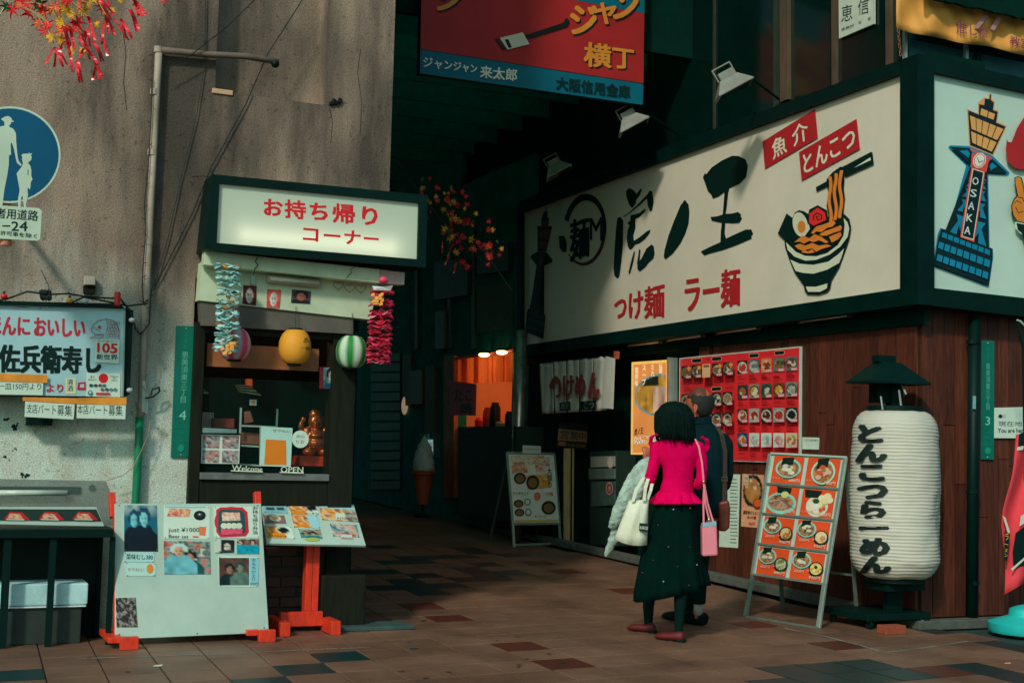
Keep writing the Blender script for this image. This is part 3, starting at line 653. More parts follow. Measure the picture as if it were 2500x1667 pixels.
for P_ in ([(482, 990), (520, 945), (570, 930), (650, 900), (664, 920), (640, 945), (600, 955), (560, 985), (520, 980), (500, 1000)], [(545, 1000), (590, 975), (640, 960), (700, 935), (712, 950), (700, 975), (650, 990), (600, 1010), (560, 1012)], [(615, 1020), (650, 1005), (700, 985), (708, 1010), (680, 1040), (635, 1062)],
           [(358, 1060), (420, 1010), (470, 1030), (510, 1000), (560, 1020), (612, 1060), (590, 1066), (540, 1045), (500, 1060), (470, 1050), (430, 1070), (400, 1055)], [(362, 1085), (400, 1070), (440, 1085), (490, 1065), (540, 1085), (600, 1075), (632, 1088), (560, 1110), (520, 1130), (490, 1105), (450, 1115), (410, 1120), (380, 1105)], [(410, 1135), (430, 1112), (460, 1128), (490, 1110), (510, 1135), (460, 1142)]):
    A.poly(NO, P_)
A.build('lettering', sg)
# --- osaka sign
so_ = thing('tower_sign', 'white corner sign with a drawing of a lattice tower lettered OSAKA', 'sign', (7.5, 7.9, 3.4))
outer = [(2243, 132), (2560, 205), (2560, 780), (2243, 742)]; inner = [(2271, 174), (2560, 236), (2560, 734), (2271, 702)]
frame4(PF, outer, inner, .16, -.12, BLACK, so_)
b = MB(); b.slab(PF, inner, .12, -.13); obj('panel', b, mat('sign_acrylic_cool', c(172, 196, 182), rough=.28, var=.07, scale=1.5), so_)
b = MB(); b.prism([PR.pt(2240, 131, .03), PF.pt(2243, 132, .035), Vector((6.93, 8.1, 4.27)), Vector((6.97, 8.12, 4.27))], (0, 0, -1.9)); obj('corner_post', b, BLACK, so_)
A = Art(PF, -.0085, .0005); A.tr = crop(2200, 160, .3827); tower(A)
A.poly(RED, [(860, 280), (784, 330), (740, 400), (705, 490), (682, 488), (674, 466), (668, 540), (680, 610), (720, 650), (760, 663), (860, 655)])
A.poly(INK, [(722, 715), (745, 706), (770, 716), (782, 760), (790, 830), (870, 850), (870, 1010), (790, 1010), (740, 995), (712, 960), (700, 900), (718, 850), (740, 828), (726, 760)])
A.poly(c(225, 125, 45), [(728, 718), (745, 711), (764, 720), (776, 765), (786, 836), (865, 856), (865, 1003), (790, 1003), (742, 990), (718, 955), (707, 900), (724, 855), (747, 832), (731, 760)])
for pts in ([(722, 880), (740, 862), (770, 880)], [(730, 905), (750, 940), (780, 930)], [(745, 840), (775, 845), (784, 870)]): A.line(INK, pts, 4)
A.poly(c(190, 205, 190), [(724, 1000), (740, 998), (800, 1012), (850, 1020), (850, 1085), (760, 1072), (732, 1040)]); A.poly(INK, [(735, 1005), (800, 1016), (850, 1024), (850, 1250), (784, 1110), (770, 1070), (745, 1050)])
A.build('lettering', so_)
# --- takeout light box
PT = Plane((0, LW-.32, 0), (0, -1, 0))
cr = crop(380, 400, .3189)
outer = cr([(437, 80), (2082, 240), (2066, 793), (375, 655)]); inner = cr([(490, 150), (2018, 300), (2006, 730), (468, 605)])
ts = thing('takeout_sign', 'lit white takeout corner sign box with red brush lettering and black frame', 'sign', (2.4, 8.8, 2.8))
frame4(PT, outer, inner, .05, -.02, BLACK, ts)
b = MB(); b.slab(PT, outer, .28, -.302); obj('box', b, BLACK, ts)
pm_ = bpy.data.materials.new('lit_acrylic'); pm_.use_nodes = True; nt = pm_.node_tree; bs = nt.nodes['Principled BSDF']; bs.inputs['Base Color'].default_value = (*c(165, 180, 160), 1); bs.inputs['Roughness'].default_value = .3
g = nt.nodes.new('ShaderNodeNewGeometry'); sp = nt.nodes.new('ShaderNodeSeparateXYZ'); nt.links.new(g.outputs['Position'], sp.inputs[0])
pa = PT.pt(*cr([(560, 520)])[0]); pb = PT.pt(*cr([(1900, 640)])[0])
def nd(op, a, b2, cc=None):
    n = nt.nodes.new('ShaderNodeMath'); n.operation = op
    for i, v in enumerate((a, b2, cc)):
        if v is None: continue
        if isinstance(v, (int, float)): n.inputs[i].default_value = v
        else: nt.links.new(v, n.inputs[i])
    return n.outputs[0]
# the tube behind the acrylic: bright along its length, falling off with distance
tx = nd('SUBTRACT', sp.outputs['X'], nd('MINIMUM', nd('MAXIMUM', sp.outputs['X'], pa.x+.12), pb.x-.1)); tz = nd('SUBTRACT', sp.outputs['Z'], PT.pt(*cr([(1200, 590)])[0]).z)
d2 = nd('ADD', nd('MULTIPLY', tx, tx), nd('MULTIPLY', tz, tz)); em = nd('DIVIDE', .0026, nd('ADD', d2, .0052)); em = nd('ADD', em, .02)
bs.inputs['Emission Color'].default_value = (.95, .9, .62, 1); nt.links.new(em, bs.inputs['Emission Strength'])
b = MB(); b.slab(PT, inner, .02, -.015); obj('panel', b, pm_, ts)
A = Art(PT, .0055); A.tr = cr; RB_ = c(205, 34, 42)
A.text(RB_, 'お持ち帰り', [(832, 262), (1695, 330), (1695, 478), (832, 396)], bold=.05, space=1.12); A.text(RB_, 'コーナー', [(1132, 480), (1705, 530), (1702, 628), (1130, 590)], bold=.05, space=1.1)
A.build('lettering', ts)
# --- hanging arcade banner sign
PH = Plane((0, 11.3, 0), (0, -1, 0)); cr = crop(980, 0, .2742)
hs_ = thing('hanging_arcade_sign', 'red and blue sign panel hanging over the alley entrance', 'sign', (5.1, 11, 4.9))
b = MB(); b.slab(PH, cr([(183, -300), (2167, -300), (2150, 935), (163, 655)]), .08, -.08); obj('panel', b, BLACK, hs_)
A = Art(PH, .001, .0008); A.tr = cr; OY = c(205, 128, 42, 1.3); kk = 1.7
A.poly(c(140, 30, 30, kk), [(183, -300), (2167, -300), (2155, 745), (170, 440)]); A.poly(c(0, 82, 98, kk), [(170, 442), (2155, 747), (2150, 935), (165, 655)]); A.poly(c(0, 82, 98, kk), [(1530, 0), (1500, -300), (2166, -300), (2165, 122), (1880, 70)])
A.line(c(2, 20, 20), [(170, 441), (2155, 746)], 6)
for t, q in (('横丁', [(1630, 375), (2065, 435), (2065, 618), (1630, 590)]), ('ジ', [(1510, 45), (1742, 60), (1742, 318), (1510, 300)]), ('ャ', [(1742, 30), (1908, 30), (1908, 218), (1742, 210)]), ('ン', [(1890, -60), (2103, -60), (2103, 172), (1890, 168)]), ('ジ', [(310, -130), (530, -110), (530, 100), (310, 90)])):
    A.text(c(6, 26, 22), t, [(x+12, y+14) for x, y in q], bold=.05); A.text(OY, t, q, bold=.05)
A.text(c(180, 185, 170, kk), 'ジャンジャン', [(195, 508), (672, 580), (672, 655), (195, 600)], bold=.035); A.text(c(180, 185, 170, kk), '来太郎', [(703, 585), (1030, 620), (1025, 725), (703, 692)], bold=.035); A.text(c(2, 36, 36), '大阪信用金庫', [(1380, 682), (2035, 768), (2035, 878), (1380, 795)], bold=.035)
# plain three-string lute drawing
GR = c(170, 165, 145, kk); A.poly(c(12, 22, 18), [(1090, 320), (1440, 205), (1470, 160), (1500, 190), (1480, 235), (1100, 358)]); A.poly(GR, [(835, 350), (1080, 290), (1140, 395), (940, 445)]); A.poly(c(60, 22, 20), [(835, 350), (875, 340), (945, 445), (900, 440)]); A.poly(c(12, 22, 18), [(920, 355), (950, 350), (985, 425), (955, 430)])
A.build('print', hs_)
for x in (4.1, 6.1):
    b = MB(); b.box((x, 11.32, 5.3), (x+.03, 11.35, 7.5)); obj('hanger', b, BLACK, hs_)
# --- upper white shop plate, yellow banner
ks = thing('window_plate', 'white plate with large black characters on the dark upstairs window above the long sign', 'sign', (7.05, 9, 5))
q = [(2047, -30), (2133, -62), (2133, 59), (2048, 95)]; b = MB(); b.slab(PRU, q, .02, .02); obj('plate', b, mat('plate_white', c(178, 188, 170), var=.1), ks)  # plain off-white plate, tone varies slightly
A = Art(PRU, .041); A.tr = crop(1660, 0, .357); A.text(INK, '恵', [(1103, 45), (1180, 28), (1180, 135), (1103, 158)], bold=.0).flush('lettering', ks); A.text(INK, '信', [(1218, 5), (1292, -22), (1292, 92), (1218, 108)]).flush('lettering', ks); A.text(INK, '事務所', [(1103, 196), (1190, 165), (1190, 186), (1103, 217)]).flush('lettering', ks); A.text(INK, '在', [(1220, 148), (1240, 142), (1240, 162), (1220, 168)]).flush('lettering', ks); A.text(INK, '設', [(1285, 120), (1305, 113), (1305, 136), (1285, 143)]); A.build('lettering', ks)
PB = Plane((0, 8.0, 0), (0, -1, 0)); cr = crop(1660, 0, .357)
yb = thing('yellow_banner', 'orange yellow cloth banner with purple lettering hung above the corner sign', 'banner', (7.5, 8.0, 5))
b = MB(); nx, nz_ = 40, 6
top = [(1478, -80), (2560, 130)]; V = []
for j in range(nz_+1):
    for i in range(nx+1):
        u, v = i/nx, j/nz_; xt = 1478+u*1082; yt = -110+u*280; yb_ = 195+u*(1082*.215)+8*math.sin(u*7)+5*math.sin(u*19)
        V.append(PB.pt(*cr([(xt, yt+(yb_-yt)*v)])[0], .02*math.sin(u*23+v*4)+.012*math.sin(u*51-v*7)))
b.add(V, [(j*(nx+1)+i, j*(nx+1)+i+1, (j+1)*(nx+1)+i+1, (j+1)*(nx+1)+i) for j in range(nz_) for i in range(nx)])
o = obj('cloth', b, mat('yellow_cloth', c(224, 142, 64, 1.5), rough=.7, var=.12, scale=5), yb, smooth=True); s_ = o.modifiers.new('s', 'SOLIDIFY'); s_.thickness = .004
A = Art(PB, .045); A.tr = cr; PU = c(120, 40, 80)
A.text(PU, '催し物', [(1885, 140), (2100, 195), (2100, 262), (1885, 222)]).flush('lettering', yb); A.text(PU, '教室', [(2255, 240), (2400, 275), (2400, 345), (2255, 310)]).flush('lettering', yb); A.poly(c(165, 120, 120), [(2085, 100), (2115, 105), (2040, 200), (2010, 190)]); A.poly(c(165, 120, 120), [(2170, 115), (2205, 125), (2150, 210), (2120, 200)]); A.build('lettering', yb)
ch = thing('hanging_chain', 'short rusty chain hanging at the corner beneath the orange yellow banner', 'chain', PB.pt(2193, 75))
for k in range(7):
    p = PB.pt(2193+k*.9, 76+k*9.5, .03); m = MB(); r1, r2 = (.010, .016)
    pts = [p+Vector((math.cos(a)*r1*(k % 2 == 0), -math.cos(a)*r1*(k % 2), math.sin(a)*r2)) for a in [i*math.pi/5 for i in range(11)]]
    m.tube(pts, .003, 5); obj('link', m, mat('rusty_steel', c(120, 84, 52), rough=.6), ch)
aw = MB(); rnd = random.Random(2)
n = 40; P1 = [cr([(1660+i*(760/n), -12+i*(4.15)+rnd.uniform(-7, 7))])[0] for i in range(n+1)]
aw.prism([PB.pt(x, y, .09) for x, y in P1]+[PB.pt(2560, -200, .09), PB.pt(2245, -200, .09)], (0, -.03, 0)); tag(obj('awning_edge', aw, DARK), 'dark frayed awning edge across the top right corner', 'awning')
up = thing('railing', 'pale and dark posts with a teal panel between the corner sign and the yellow banner', 'railing', (7.5, 8.1, 4.4))
PU_ = Plane((0, 8.15, 0), (0, -1, 0))
for (x, w_, yt, yb2, m) in ((1548, 18, 245, 372, ALU), (1965, 20, 340, 440, ALU), (2048, 34, 320, 458, BLACK)):
    b = MB(); b.slab(PU_, cr([(x-w_/2, yt-60), (x+w_/2, yt-60), (x+w_/2, yb2+40), (x-w_/2, yb2+40)]), .03); obj('post', b, m, up)
b = MB(); b.slab(PU_, cr([(1570, 270), (2400, 440), (2400, 560), (1570, 420)]), .01, -.05); obj('teal_panel', b, mat('teal_tin', c(30, 84, 90), rough=.5), up)
# ============================================================ floodlights
def flood(parent):
    P = lambda n, mb, m, s=False: obj(n, mb, m, parent, local=True, bevel=.003)
    hood = MB(); a, b_, z0, z1 = (.17, .12), (.085, .06), -.06, .05
    R = [[Vector((sx*q[0], sy*q[1], z)) for sx, sy in ((1, 1), (-1, 1), (-1, -1), (1, -1))] for q, z in ((a, z0-.012), (a, z0), (b_, z1))]
    hood.rings(R); hood_ = P('hood', hood, mat('flood_grey', c(112, 114, 104, 1.5), rough=.45, var=.2))
    bx = MB(); bx.box((-.07, -.05, z1), (.07, .05, z1+.065)); P('ballast_box', bx, MATS['flood_grey'])
    br_ = MB(); br_.bar((.085, 0, .05), (.085, 0, .17), .012, .03); br_.bar((-.085, 0, .05), (-.085, 0, .17), .012, .03); br_.bar((-.09, 0, .17), (.09, 0, .17), .03, .012); P('bracket', br_, MATS['flood_grey'])
    gl_ = MB(); gl_.box((-.15, -.1, z0-.016), (.15, .1, z0-.0125)); gg = obj('glass', gl_, GLASSD, hood_, local=True)
FL = ((1783, 205, 'pale grey floodlight above the middle of the long white sign', 1.0), (1540, 298, 'grey floodlight just below the right end of the hanging red sign', .95), (1358, 412, 'dim floodlight at the far dark end of the long sign', .9))
for i, (px, py, lb, s) in enumerate(FL):
    p = Plane((6.35, 0, 0), (-1, 0, 0)).pt(px, py)
    t = thing('floodlight', lb, 'floodlight', p, 'floodlights over the ramen sign'); flood(t)
    z = -Vector((.45, -.22, -.86)).normalized(); y = Vector((.95, .1, 0)); y = z.cross(Vector((.9, -.4, .1))).normalized(); x = y.cross(z)
    t.rotation_euler = Matrix((x, y, z)).transposed().to_euler(); t.scale = (s, s, s)
    arm = MB(); arm.tube([p+Vector((0, 0, .15)), p+Vector((.25, .1, .13)), Vector((7.08, p.y+.3, p.z+.02))], .012, 6)
    o = tag(obj('lamp_arm', arm, BLACK), 'thin dark arm carrying the %s' % lb.replace('pale grey ', '').replace('just ', ''), 'bracket', 'arms of the floodlights')
# tube lights under the sign
cr = crop(1500, 740, .2721); PTU = Plane((6.95, 0, 0), (-1, 0, 0))
for a, b_, lb in (((130, 377), (415, 342), 'leftmost unlit tube light beneath the long sign, over the orange poster'), ((475, 328), (795, 288), 'unlit tube light beneath the long sign, second from left'), ((920, 266), (1292, 216), 'unlit tube light beneath the long sign, over the red menu board'), ((1665, 163), (2112, 101), 'rightmost unlit tube light beneath the long sign, over the timber wall')):
    A3, B3 = PTU.pt(*cr([a])[0]), PTU.pt(*cr([b_])[0]); t = thing('tube_light', lb, 'light fixture', (A3+B3)/2, 'tube lights under the long sign')
    m = MB(); m.tube([A3, B3], .016, 8); obj('tube', m, mat('unlit_tube', c(176, 150, 128, 2.4), rough=.3, var=.05), t, smooth=True)
    for e in (A3, B3):
        m = MB(); m.box(e+Vector((-.02, -.012, -.022)), e+Vector((.02, .012, .04))); obj('socket', m, GREYP, t)
    m = MB(); m.prism([A3+Vector((-.02, 0, .03)), B3+Vector((-.02, 0, .03)), B3+Vector((.07, 0, .06)), A3+Vector((.07, 0, .06))], (0, 0, .03)); obj('batten', m, mat('dim_batten', c(40, 44, 38)), t)
w_ = MB(); w_.box((7.0, 7.99, 2.44), (7.3, 15.1, 2.5)); w_.box((7.0, 7.99, 2.25), (7.05, 10.9, 2.44)); obj('soffit', w_, DARK, br)
# ============================================================ left wall: pipe, cables, road sign
def wire(name, label, pts, r, m, pl=PL, off=.02, barbs=0, group=None, cat='cable', sag=0):
    P = []
    for i in range(len(pts)-1):
        a, b = pts[i], pts[i+1]
        for k in range(6):
            t = k/6; P.append(pl.pt(a[0]+(b[0]-a[0])*t, a[1]+(b[1]-a[1])*t+sag*math.sin(math.pi*t), off))
    P.append(pl.pt(*pts[-1], off)); mb = MB(); mb.tube(P, r, 5)
    if barbs:
        rnd = random.Random(len(pts)*7+int(pts[0][0])); k = 0
        while k < len(P)-1:
            p = P[k].lerp(P[k+1], rnd.random()); a = rnd.uniform(0, 6.28); mb.tube([p, p+Vector((math.cos(a)*.028, -.012, math.sin(a)*.028))], [.003, .0015], 4); k += barbs
    o = obj(name, mb, m, None); return tag(o, label, cat, group)
CAB = mat('black_cable', c(8, 26, 22), rough=.6)
PVC = mat('grey_pvc_pipe', c(150, 138, 122), rough=.6, var=.35, scale=5, stretch=(1, 1, .5)); GRN = mat('green_pipe', c(0, 112, 76), rough=.4, var=.15)
dp = thing('drain_pipe', 'pale grey drain pipe on the stucco wall turning green near the ground, with side arm', 'pipe', PL.pt(340, 1200))
def pipe(pts, r, m, nm='pipe_run', off=.05):
    b = MB(); b.tube([PL.pt(x, y, off) for x, y in pts], r, 12); return obj(nm, b, m, dp, smooth=True)
pipe([(388, 118), (384, 200), (372, 420), (362, 620), (352, 800), (345, 1000), (341, 1022)], .024, PVC)
pipe([(341, 1018), (338, 1100), (331, 1230), (329, 1400)], .027, GRN, 'green_section')
pipe([(388, 122), (500, 133), (600, 138), (680, 152)], .022, mat('grimy_pipe', c(98, 84, 72), rough=.7, var=.3), 'side_arm')
for (x, y) in ((386, 122), (377, 225), (371, 372), (363, 590), (343, 990)):
    b = MB(); p = PL.pt(x, y, .05); b.lathe(p-Vector((0, 0, .02)), [(.028, 0), (.028, .04)], 12); obj('collar', b, PVC, dp)
b = MB(); b.ell(PL.pt(672, 156, .05), .03, .03, .03); obj('arm_end', b, BLACK, dp, smooth=True)
wire('barbed_light_cable', 'dark cable with tiny bulb stubs running from the top centre diagonally to the takeout sign', [(745, -10), (655, 130), (600, 255), (515, 410), (470, 520), (420, 620), (378, 700)], .004, CAB, barbs=3, group='cables on the stucco wall')
wire('barbed_light_cable', 'dark cable with bulb stubs rising from the pipe elbow to the wall recess', [(400, 172), (470, 132), (550, 70), (630, -8)], .004, CAB, barbs=4, off=.09, group='cables on the stucco wall')
wire('thin_cable', 'thin straight dark cable hanging from the pipe arm down beside the drain pipe', [(502, -10), (500, 150), (480, 280), (440, 440), (410, 580), (375, 700)], .0035, CAB, group='cables on the stucco wall')
wire('barbed_light_cable', 'dark bulb cable running down close along the left side of the drain pipe', [(371, 190), (368, 300), (362, 400), (352, 500), (356, 560), (350, 640), (347, 700), (350, 740), (362, 730)], .004, CAB, barbs=3, off=.08, group='cables on the stucco wall')
wire('barbed_light_cable', 'tangled dark cable looping beside the pipe at the right end of the sushi light box', [(300, 740), (322, 760), (330, 805), (345, 815), (365, 790), (368, 720), (372, 700)], .004, CAB, barbs=3, off=.09, group='cables on the stucco wall')
wire('looped_cord', 'small black cord loop sticking out of the pipe above its green section', [(355, 972), (375, 968), (390, 955), (388, 945), (372, 950), (368, 965)], .006, CAB, off=.09)
wire('pale_string', 'pale pink string tied around the pipe and hanging beside the green section', [(338, 885), (345, 940), (358, 955), (366, 880), (366, 800), (366, 770)], .003, mat('pale_cord', c(150, 120, 100)), off=.09)
wire('pale_string', 'pale string drooping from the green pipe section down to the display case', [(350, 1005), (368, 1015), (362, 1060), (345, 1100), (325, 1140), (300, 1160), (262, 1172)], .003, MATS['pale_cord'], off=.1)
b = MB(); b.slab(PL, [(347, 930), (356, 930), (355, 1005), (346, 1005)], .02, .06); b.slab(PL, [(356, 955), (362, 955), (360, 1010), (354, 1010)], .02, .05); tag(obj('pipe_clip_switch', b, WHITE), 'narrow white switch strapped to the drain pipe', 'switch')
# road sign
PSn = Plane((0, LW-.9, 0), (0, -1, 0))
rs = thing('road_sign', 'round blue pedestrian road sign with white adult and child and a plate beneath', 'road sign', PSn.pt(5, 600))
BLU = c(0, 76, 108); SW = c(178, 196, 174)
ctr = (23, 378)
b = MB(); b.slab(PSn, [(ctr[0]+math.cos(a)*125, ctr[1]+math.sin(a)*118) for a in [i*math.pi/24 for i in range(48)]], .02, -.02); obj('disc', b, mat('sign_white', SW, rough=.35, var=.1), rs)
A = Art(PSn, .0005); A.ell(BLU, 23, 378, 120, 113, n=48)
A.tr = crop(0, 0, .2742)
A.poly(SW, [(10, 1060), (40, 1042), (70, 1034), (98, 1048), (108, 1072), (128, 1085), (100, 1088), (96, 1105), (80, 1122), (84, 1132), (120, 1150), (142, 1190), (145, 1260), (150, 1330), (158, 1400), (165, 1430), (195, 1470), (180, 1478), (150, 1450), (140, 1410), (125, 1330), (105, 1270), (95, 1280), (98, 1378), (80, 1385), (78, 1470), (65, 1560), (40, 1680), (20, 1840), (45, 1930), (30, 1935), (-20, 1900), (-20, 1130), (20, 1125), (40, 1120), (38, 1085), (10, 1065)])
A.poly(SW, [(190, 1385), (200, 1372), (240, 1368), (255, 1372), (258, 1355), (265, 1370), (288, 1365), (275, 1385), (283, 1400), (278, 1425), (255, 1445), (248, 1452), (270, 1475), (280, 1520), (278, 1560), (290, 1600), (275, 1620), (268, 1690), (250, 1670), (245, 1690), (250, 1740), (230, 1820), (235, 1850), (215, 1900), (205, 1905), (215, 1860), (200, 1740), (190, 1760), (180, 1860), (178, 1905), (150, 1908), (165, 1880), (160, 1780), (175, 1690), (148, 1545), (190, 1490), (205, 1455), (195, 1425), (200, 1400)])
A.poly(BLU, [(246, 1515), (254, 1512), (252, 1565), (246, 1560)])
A.build('pictograms', rs)
cr = crop(0, 420, .2742)
b = MB(); b.slab(PSn, cr([(-60, 292), (345, 322), (372, 345), (358, 595), (330, 612), (-60, 590)]), .012, -.01); obj('plate', b, MATS['sign_white'], rs)
A = Art(PSn, .003); A.tr = cr; A.text(INK, '者用道路', [(-30, 318), (342, 345), (335, 438), (-35, 408)], bold=.015); A.text(INK, '−24', [(22, 440), (245, 440), (243, 525), (20, 520)], bold=.015); A.text(INK, '許可車を除く', [(5, 520), (330, 550), (328, 592), (3, 558)], bold=.01); A.build('lettering', rs)
b = MB(); b.tube([PSn.pt(12, 430, -.05), PSn.pt(14, 585, -.05)], .03, 12); obj('post', b, mat('rusty_cap', c(176, 110, 80), rough=.6, var=.4, scale=20), rs)
b = MB(); b.lathe(PSn.pt(13, 600, -.04), [(.034, 0), (.034, .035), (.026, .05), (.004, .056)], 14); obj('cap', b, MATS['rusty_cap'], rs)
b = MB(); b.bar(PSn.pt(14, 500, -.05), PL.pt(14, 500), .03); obj('wall_bracket', b, BLACK, rs)
# address plates
AT = c(96, 170, 150)
def address(pl, q, num, label):
    t = thing('address_plate', label, 'address plate', pl.pt(*q[0]), 'green district address plates'); h = homog(UNIT, q)
    b = MB(); b.slab(pl, q, .012, .006); obj('plate', b, mat('address_green', c(0, 98, 82), rough=.4, var=.1), t, bevel=.002)
    A = Art(pl, .0185); sb = lambda *a: sub(q, *a)
    A.text(c(20, 130, 108), '浪速区', sb(.42, .05, .58, .17), vertical=True); A.text(AT, '恵美須東三丁目', sb(.33, .19, .67, .58), vertical=True); A.text(c(120, 195, 170), num, sb(.32, .64, .68, .71)); A.text(c(20, 130, 108), 'Ebisuhigashi', sb(.12, .755, .88, .785)); A.text(c(20, 130, 108), '3-chome', sb(.12, .8, .6, .825)); A.text(c(20, 130, 108), 'Naniwa-ku', sb(.12, .86, .85, .88))
    A.ell(c(20, 130, 108), (q[2][0]+q[3][0])/2, q[2][1]*.06+q[2][1]*.94-22, 8, 9, n=14); A.build('lettering', t)
    for v in (.02, .98):
        p = h([(.5, v)])[0]; b = MB(); b.ell(pl.pt(*p, .019), .006, .003, .006, 8, 5); obj('screw', b, ALU, t)
address(PL, [(430, 795), (480, 796), (466, 1116), (417, 1116)], '4', 'teal green address plate numbered 4 on the stucco wall beside the takeout window')
address(PFW, [(2397, 831), (2428, 832), (2427, 1122), (2396, 1121)], '3', 'teal green address plate numbered 3 on the red brown timber wall')
# ============================================================ sushi light box
PS = Plane((0, LW-.22, 0), (0, -1, 0)); cr = crop(0, 640, .2935)
sb_ = thing('sushi_sign_box', 'wide pale blue sushi shop light box with red and black lettering and a fish', 'sign', PS.pt(150, 850))
q = cr([(-300, 345), (1035, 395), (1018, 1118), (-300, 1100)]); b = MB(); b.slab(PS, cr([(-300, 350), (1040, 385), (1110, 400), (1080, 1100), (1020, 1122), (-300, 1105)]), .19, -.2); obj('case', b, BLACK, sb_)
b = MB(); b.slab(PS, q, .012, -.009); obj('panel', b, mat('pale_blue_acrylic', c(152, 188, 192), rough=.3, var=.1, scale=3), sb_)
for a, b2 in (((-300, 345), (1035, 395)), ((1035, 395), (1018, 1118))):
    b = MB(); b.bar(PS.pt(*cr([a])[0], .004), PS.pt(*cr([b2])[0], .004), .012); obj('trim', b, ALU, sb_)
A = Art(PS, .0035); A.tr = cr; R2 = c(176, 44, 60)
A.text(R2, 'ほんに', [(-95, 452), (246, 460), (246, 608), (-95, 600)], bold=.05); A.text(R2, 'おいしい', [(286, 462), (705, 475), (705, 622), (286, 612)], bold=.05)
A.text(INK, '佐兵衛寿し', [(-8, 688), (835, 708), (835, 925), (-8, 912)], bold=.055)
A.text(R2, 'より', [(388, 1015), (525, 1015), (525, 1080), (388, 1078)], bold=.05); A.poly(c(205, 200, 160), [(545, 965), (630, 965), (630, 1095), (545, 1095)]); A.text(c(0, 92, 110), '清酒', [(558, 972), (608, 972), (608, 1072), (558, 1072)], vertical=True, bold=.02)
A.poly(R2, [(650, 1000), (712, 995), (712, 1062), (640, 1060)]); A.poly(c(152, 188, 192), [(668, 1015), (700, 1012), (700, 1042), (665, 1042)])
FC = c(150, 60, 60)
A.line(FC, [(760, 555), (775, 520), (820, 485), (880, 472), (940, 485), (975, 520), (990, 570), (990, 640)], 5); A.line(FC, [(760, 555), (765, 580), (790, 600), (860, 600)], 5); A.line(FC, [(775, 540), (830, 575)], 4); A.line(FC, [(885, 475), (895, 530), (880, 600)], 4); A.ell(c(190, 40, 50), 828, 540, 13, 13, n=12)
for r_ in range(5):
    for k in range(4):
        x, y = 912+k*24+(r_ % 2)*12-r_*3, 505+r_*27
        if x < 985: A.line(FC, [(x+13*math.cos(a), y+13*math.sin(a)) for a in [i*math.pi/3 for i in range(6)]], 3, closed=True)
A.line(FC, [(745, 630), (800, 612), (865, 600), (850, 628), (745, 630)], 4)
A.build('lettering', sb_)
def sheet(pl, q, name, label, cat, col, off, art=None, group=None, th=.002, tr=None, m=None, parent=None, curl=0):
    t = thing(name, label, cat, pl.pt(*q[0], off), group) if parent is None else parent
    b = MB(); b.slab(pl, q, th, off); sh_ = obj('sheet', b, mat('sheet_%d_%d_%d' % tuple(int(x*99) for x in col), col, rough=.6, var=.06), t)
    A = Art(pl, off+th+.0004, .0004, tr)
    if art: art(A); 
    if A.mb.v: A.build('print', sh_, m)
    return t
WP = c(186, 205, 188)
def a1(A):
    A.text(c(205, 30, 40), '105', [(812, 672), (978, 678), (972, 758), (812, 748)], bold=.07); A.text(c(10, 60, 90), '新世界', [(803, 762), (978, 768), (978, 815), (803, 808)], bold=.03); A.text(c(20, 70, 90), 'めっちゃ たのしい', [(815, 648), (978, 652), (978, 664), (815, 660)]); A.poly(c(220, 140, 40), [(893, 645), (905, 668), (880, 668)])
sheet(PS, cr([(798, 640), (995, 648), (990, 842), (790, 832)]), 'square_sticker', 'white square sticker with large red 105 below the fish on the sushi light box', 'sticker', WP, .008, a1, tr=cr)
def a2(A):
    A.ell(c(215, 30, 40), 860, 965, 40, 40); A.text(c(30, 60, 60), 'Welcome', [(915, 942), (985, 945), (985, 958), (915, 955)]); A.text(c(30, 60, 60), 'to', [(940, 960), (962, 960), (962, 972), (940, 972)]); A.text(c(30, 60, 60), 'Japan', [(925, 976), (975, 976), (975, 992), (925, 990)]); A.text(c(30, 60, 60), '夏の', [(750, 945), (785, 945), (785, 962), (750, 962)]); A.text(c(30, 60, 60), '安全安心', [(732, 968), (802, 968), (802, 984), (732, 984)])
    for i, x in enumerate((755, 795, 835, 868)): A.ell([c(60, 160, 160), c(150, 150, 165), c(170, 130, 150), c(130, 160, 160)][i], x, 1024, 15, 15, n=12)
    A.text(INK, '健康家族', [(742, 1012), (880, 1016), (880, 1036), (742, 1034)], bold=.02)
    for x in (850, 888, 922, 958): A.ell(c(130, 170, 170), x, 1058, 15, 15, n=12)
    A.text(INK, '応援の店', [(836, 1046), (972, 1048), (972, 1070), (836, 1068)], bold=.02); A.poly(c(190, 50, 60), [(800, 1084), (912, 1084), (918, 1092), (912, 1102), (800, 1102), (796, 1092)]); A.ell(c(0, 110, 130), 750, 1085, 20, 19, n=12); A.ell(WP, 750, 1082, 11, 10, n=12)
sheet(PS, cr([(720, 920), (1002, 925), (998, 1122), (715, 1115)]), 'shop_sticker', 'white Welcome to Japan sticker with a red disc on the sushi light box', 'sticker', WP, .006, a2, tr=cr)
OT = c(230, 132, 42)
def strip(txt, q, tape, tq, label):
    t = sheet(PS, cr(q), 'handwritten_notice', label, 'notice', WP, .02, lambda A: A.text(INK, txt, tq, bold=-.006), tr=cr, group='handwritten strips on the sushi light box')
    b = MB(); b.slab(PS, cr(tape), .002, .0235); obj('tape', b, mat('orange_tape', OT, rough=.5), t)
strip('一皿150円より', [(-40, 990), (360, 1000), (355, 1106), (-40, 1098)], [(-40, 922), (395, 938), (393, 1002), (-40, 990)], [(-15, 1004), (345, 1010), (340, 1064), (-15, 1058)], 'handwritten 150 yen price strip under orange tape, leftmost on the sushi light box')
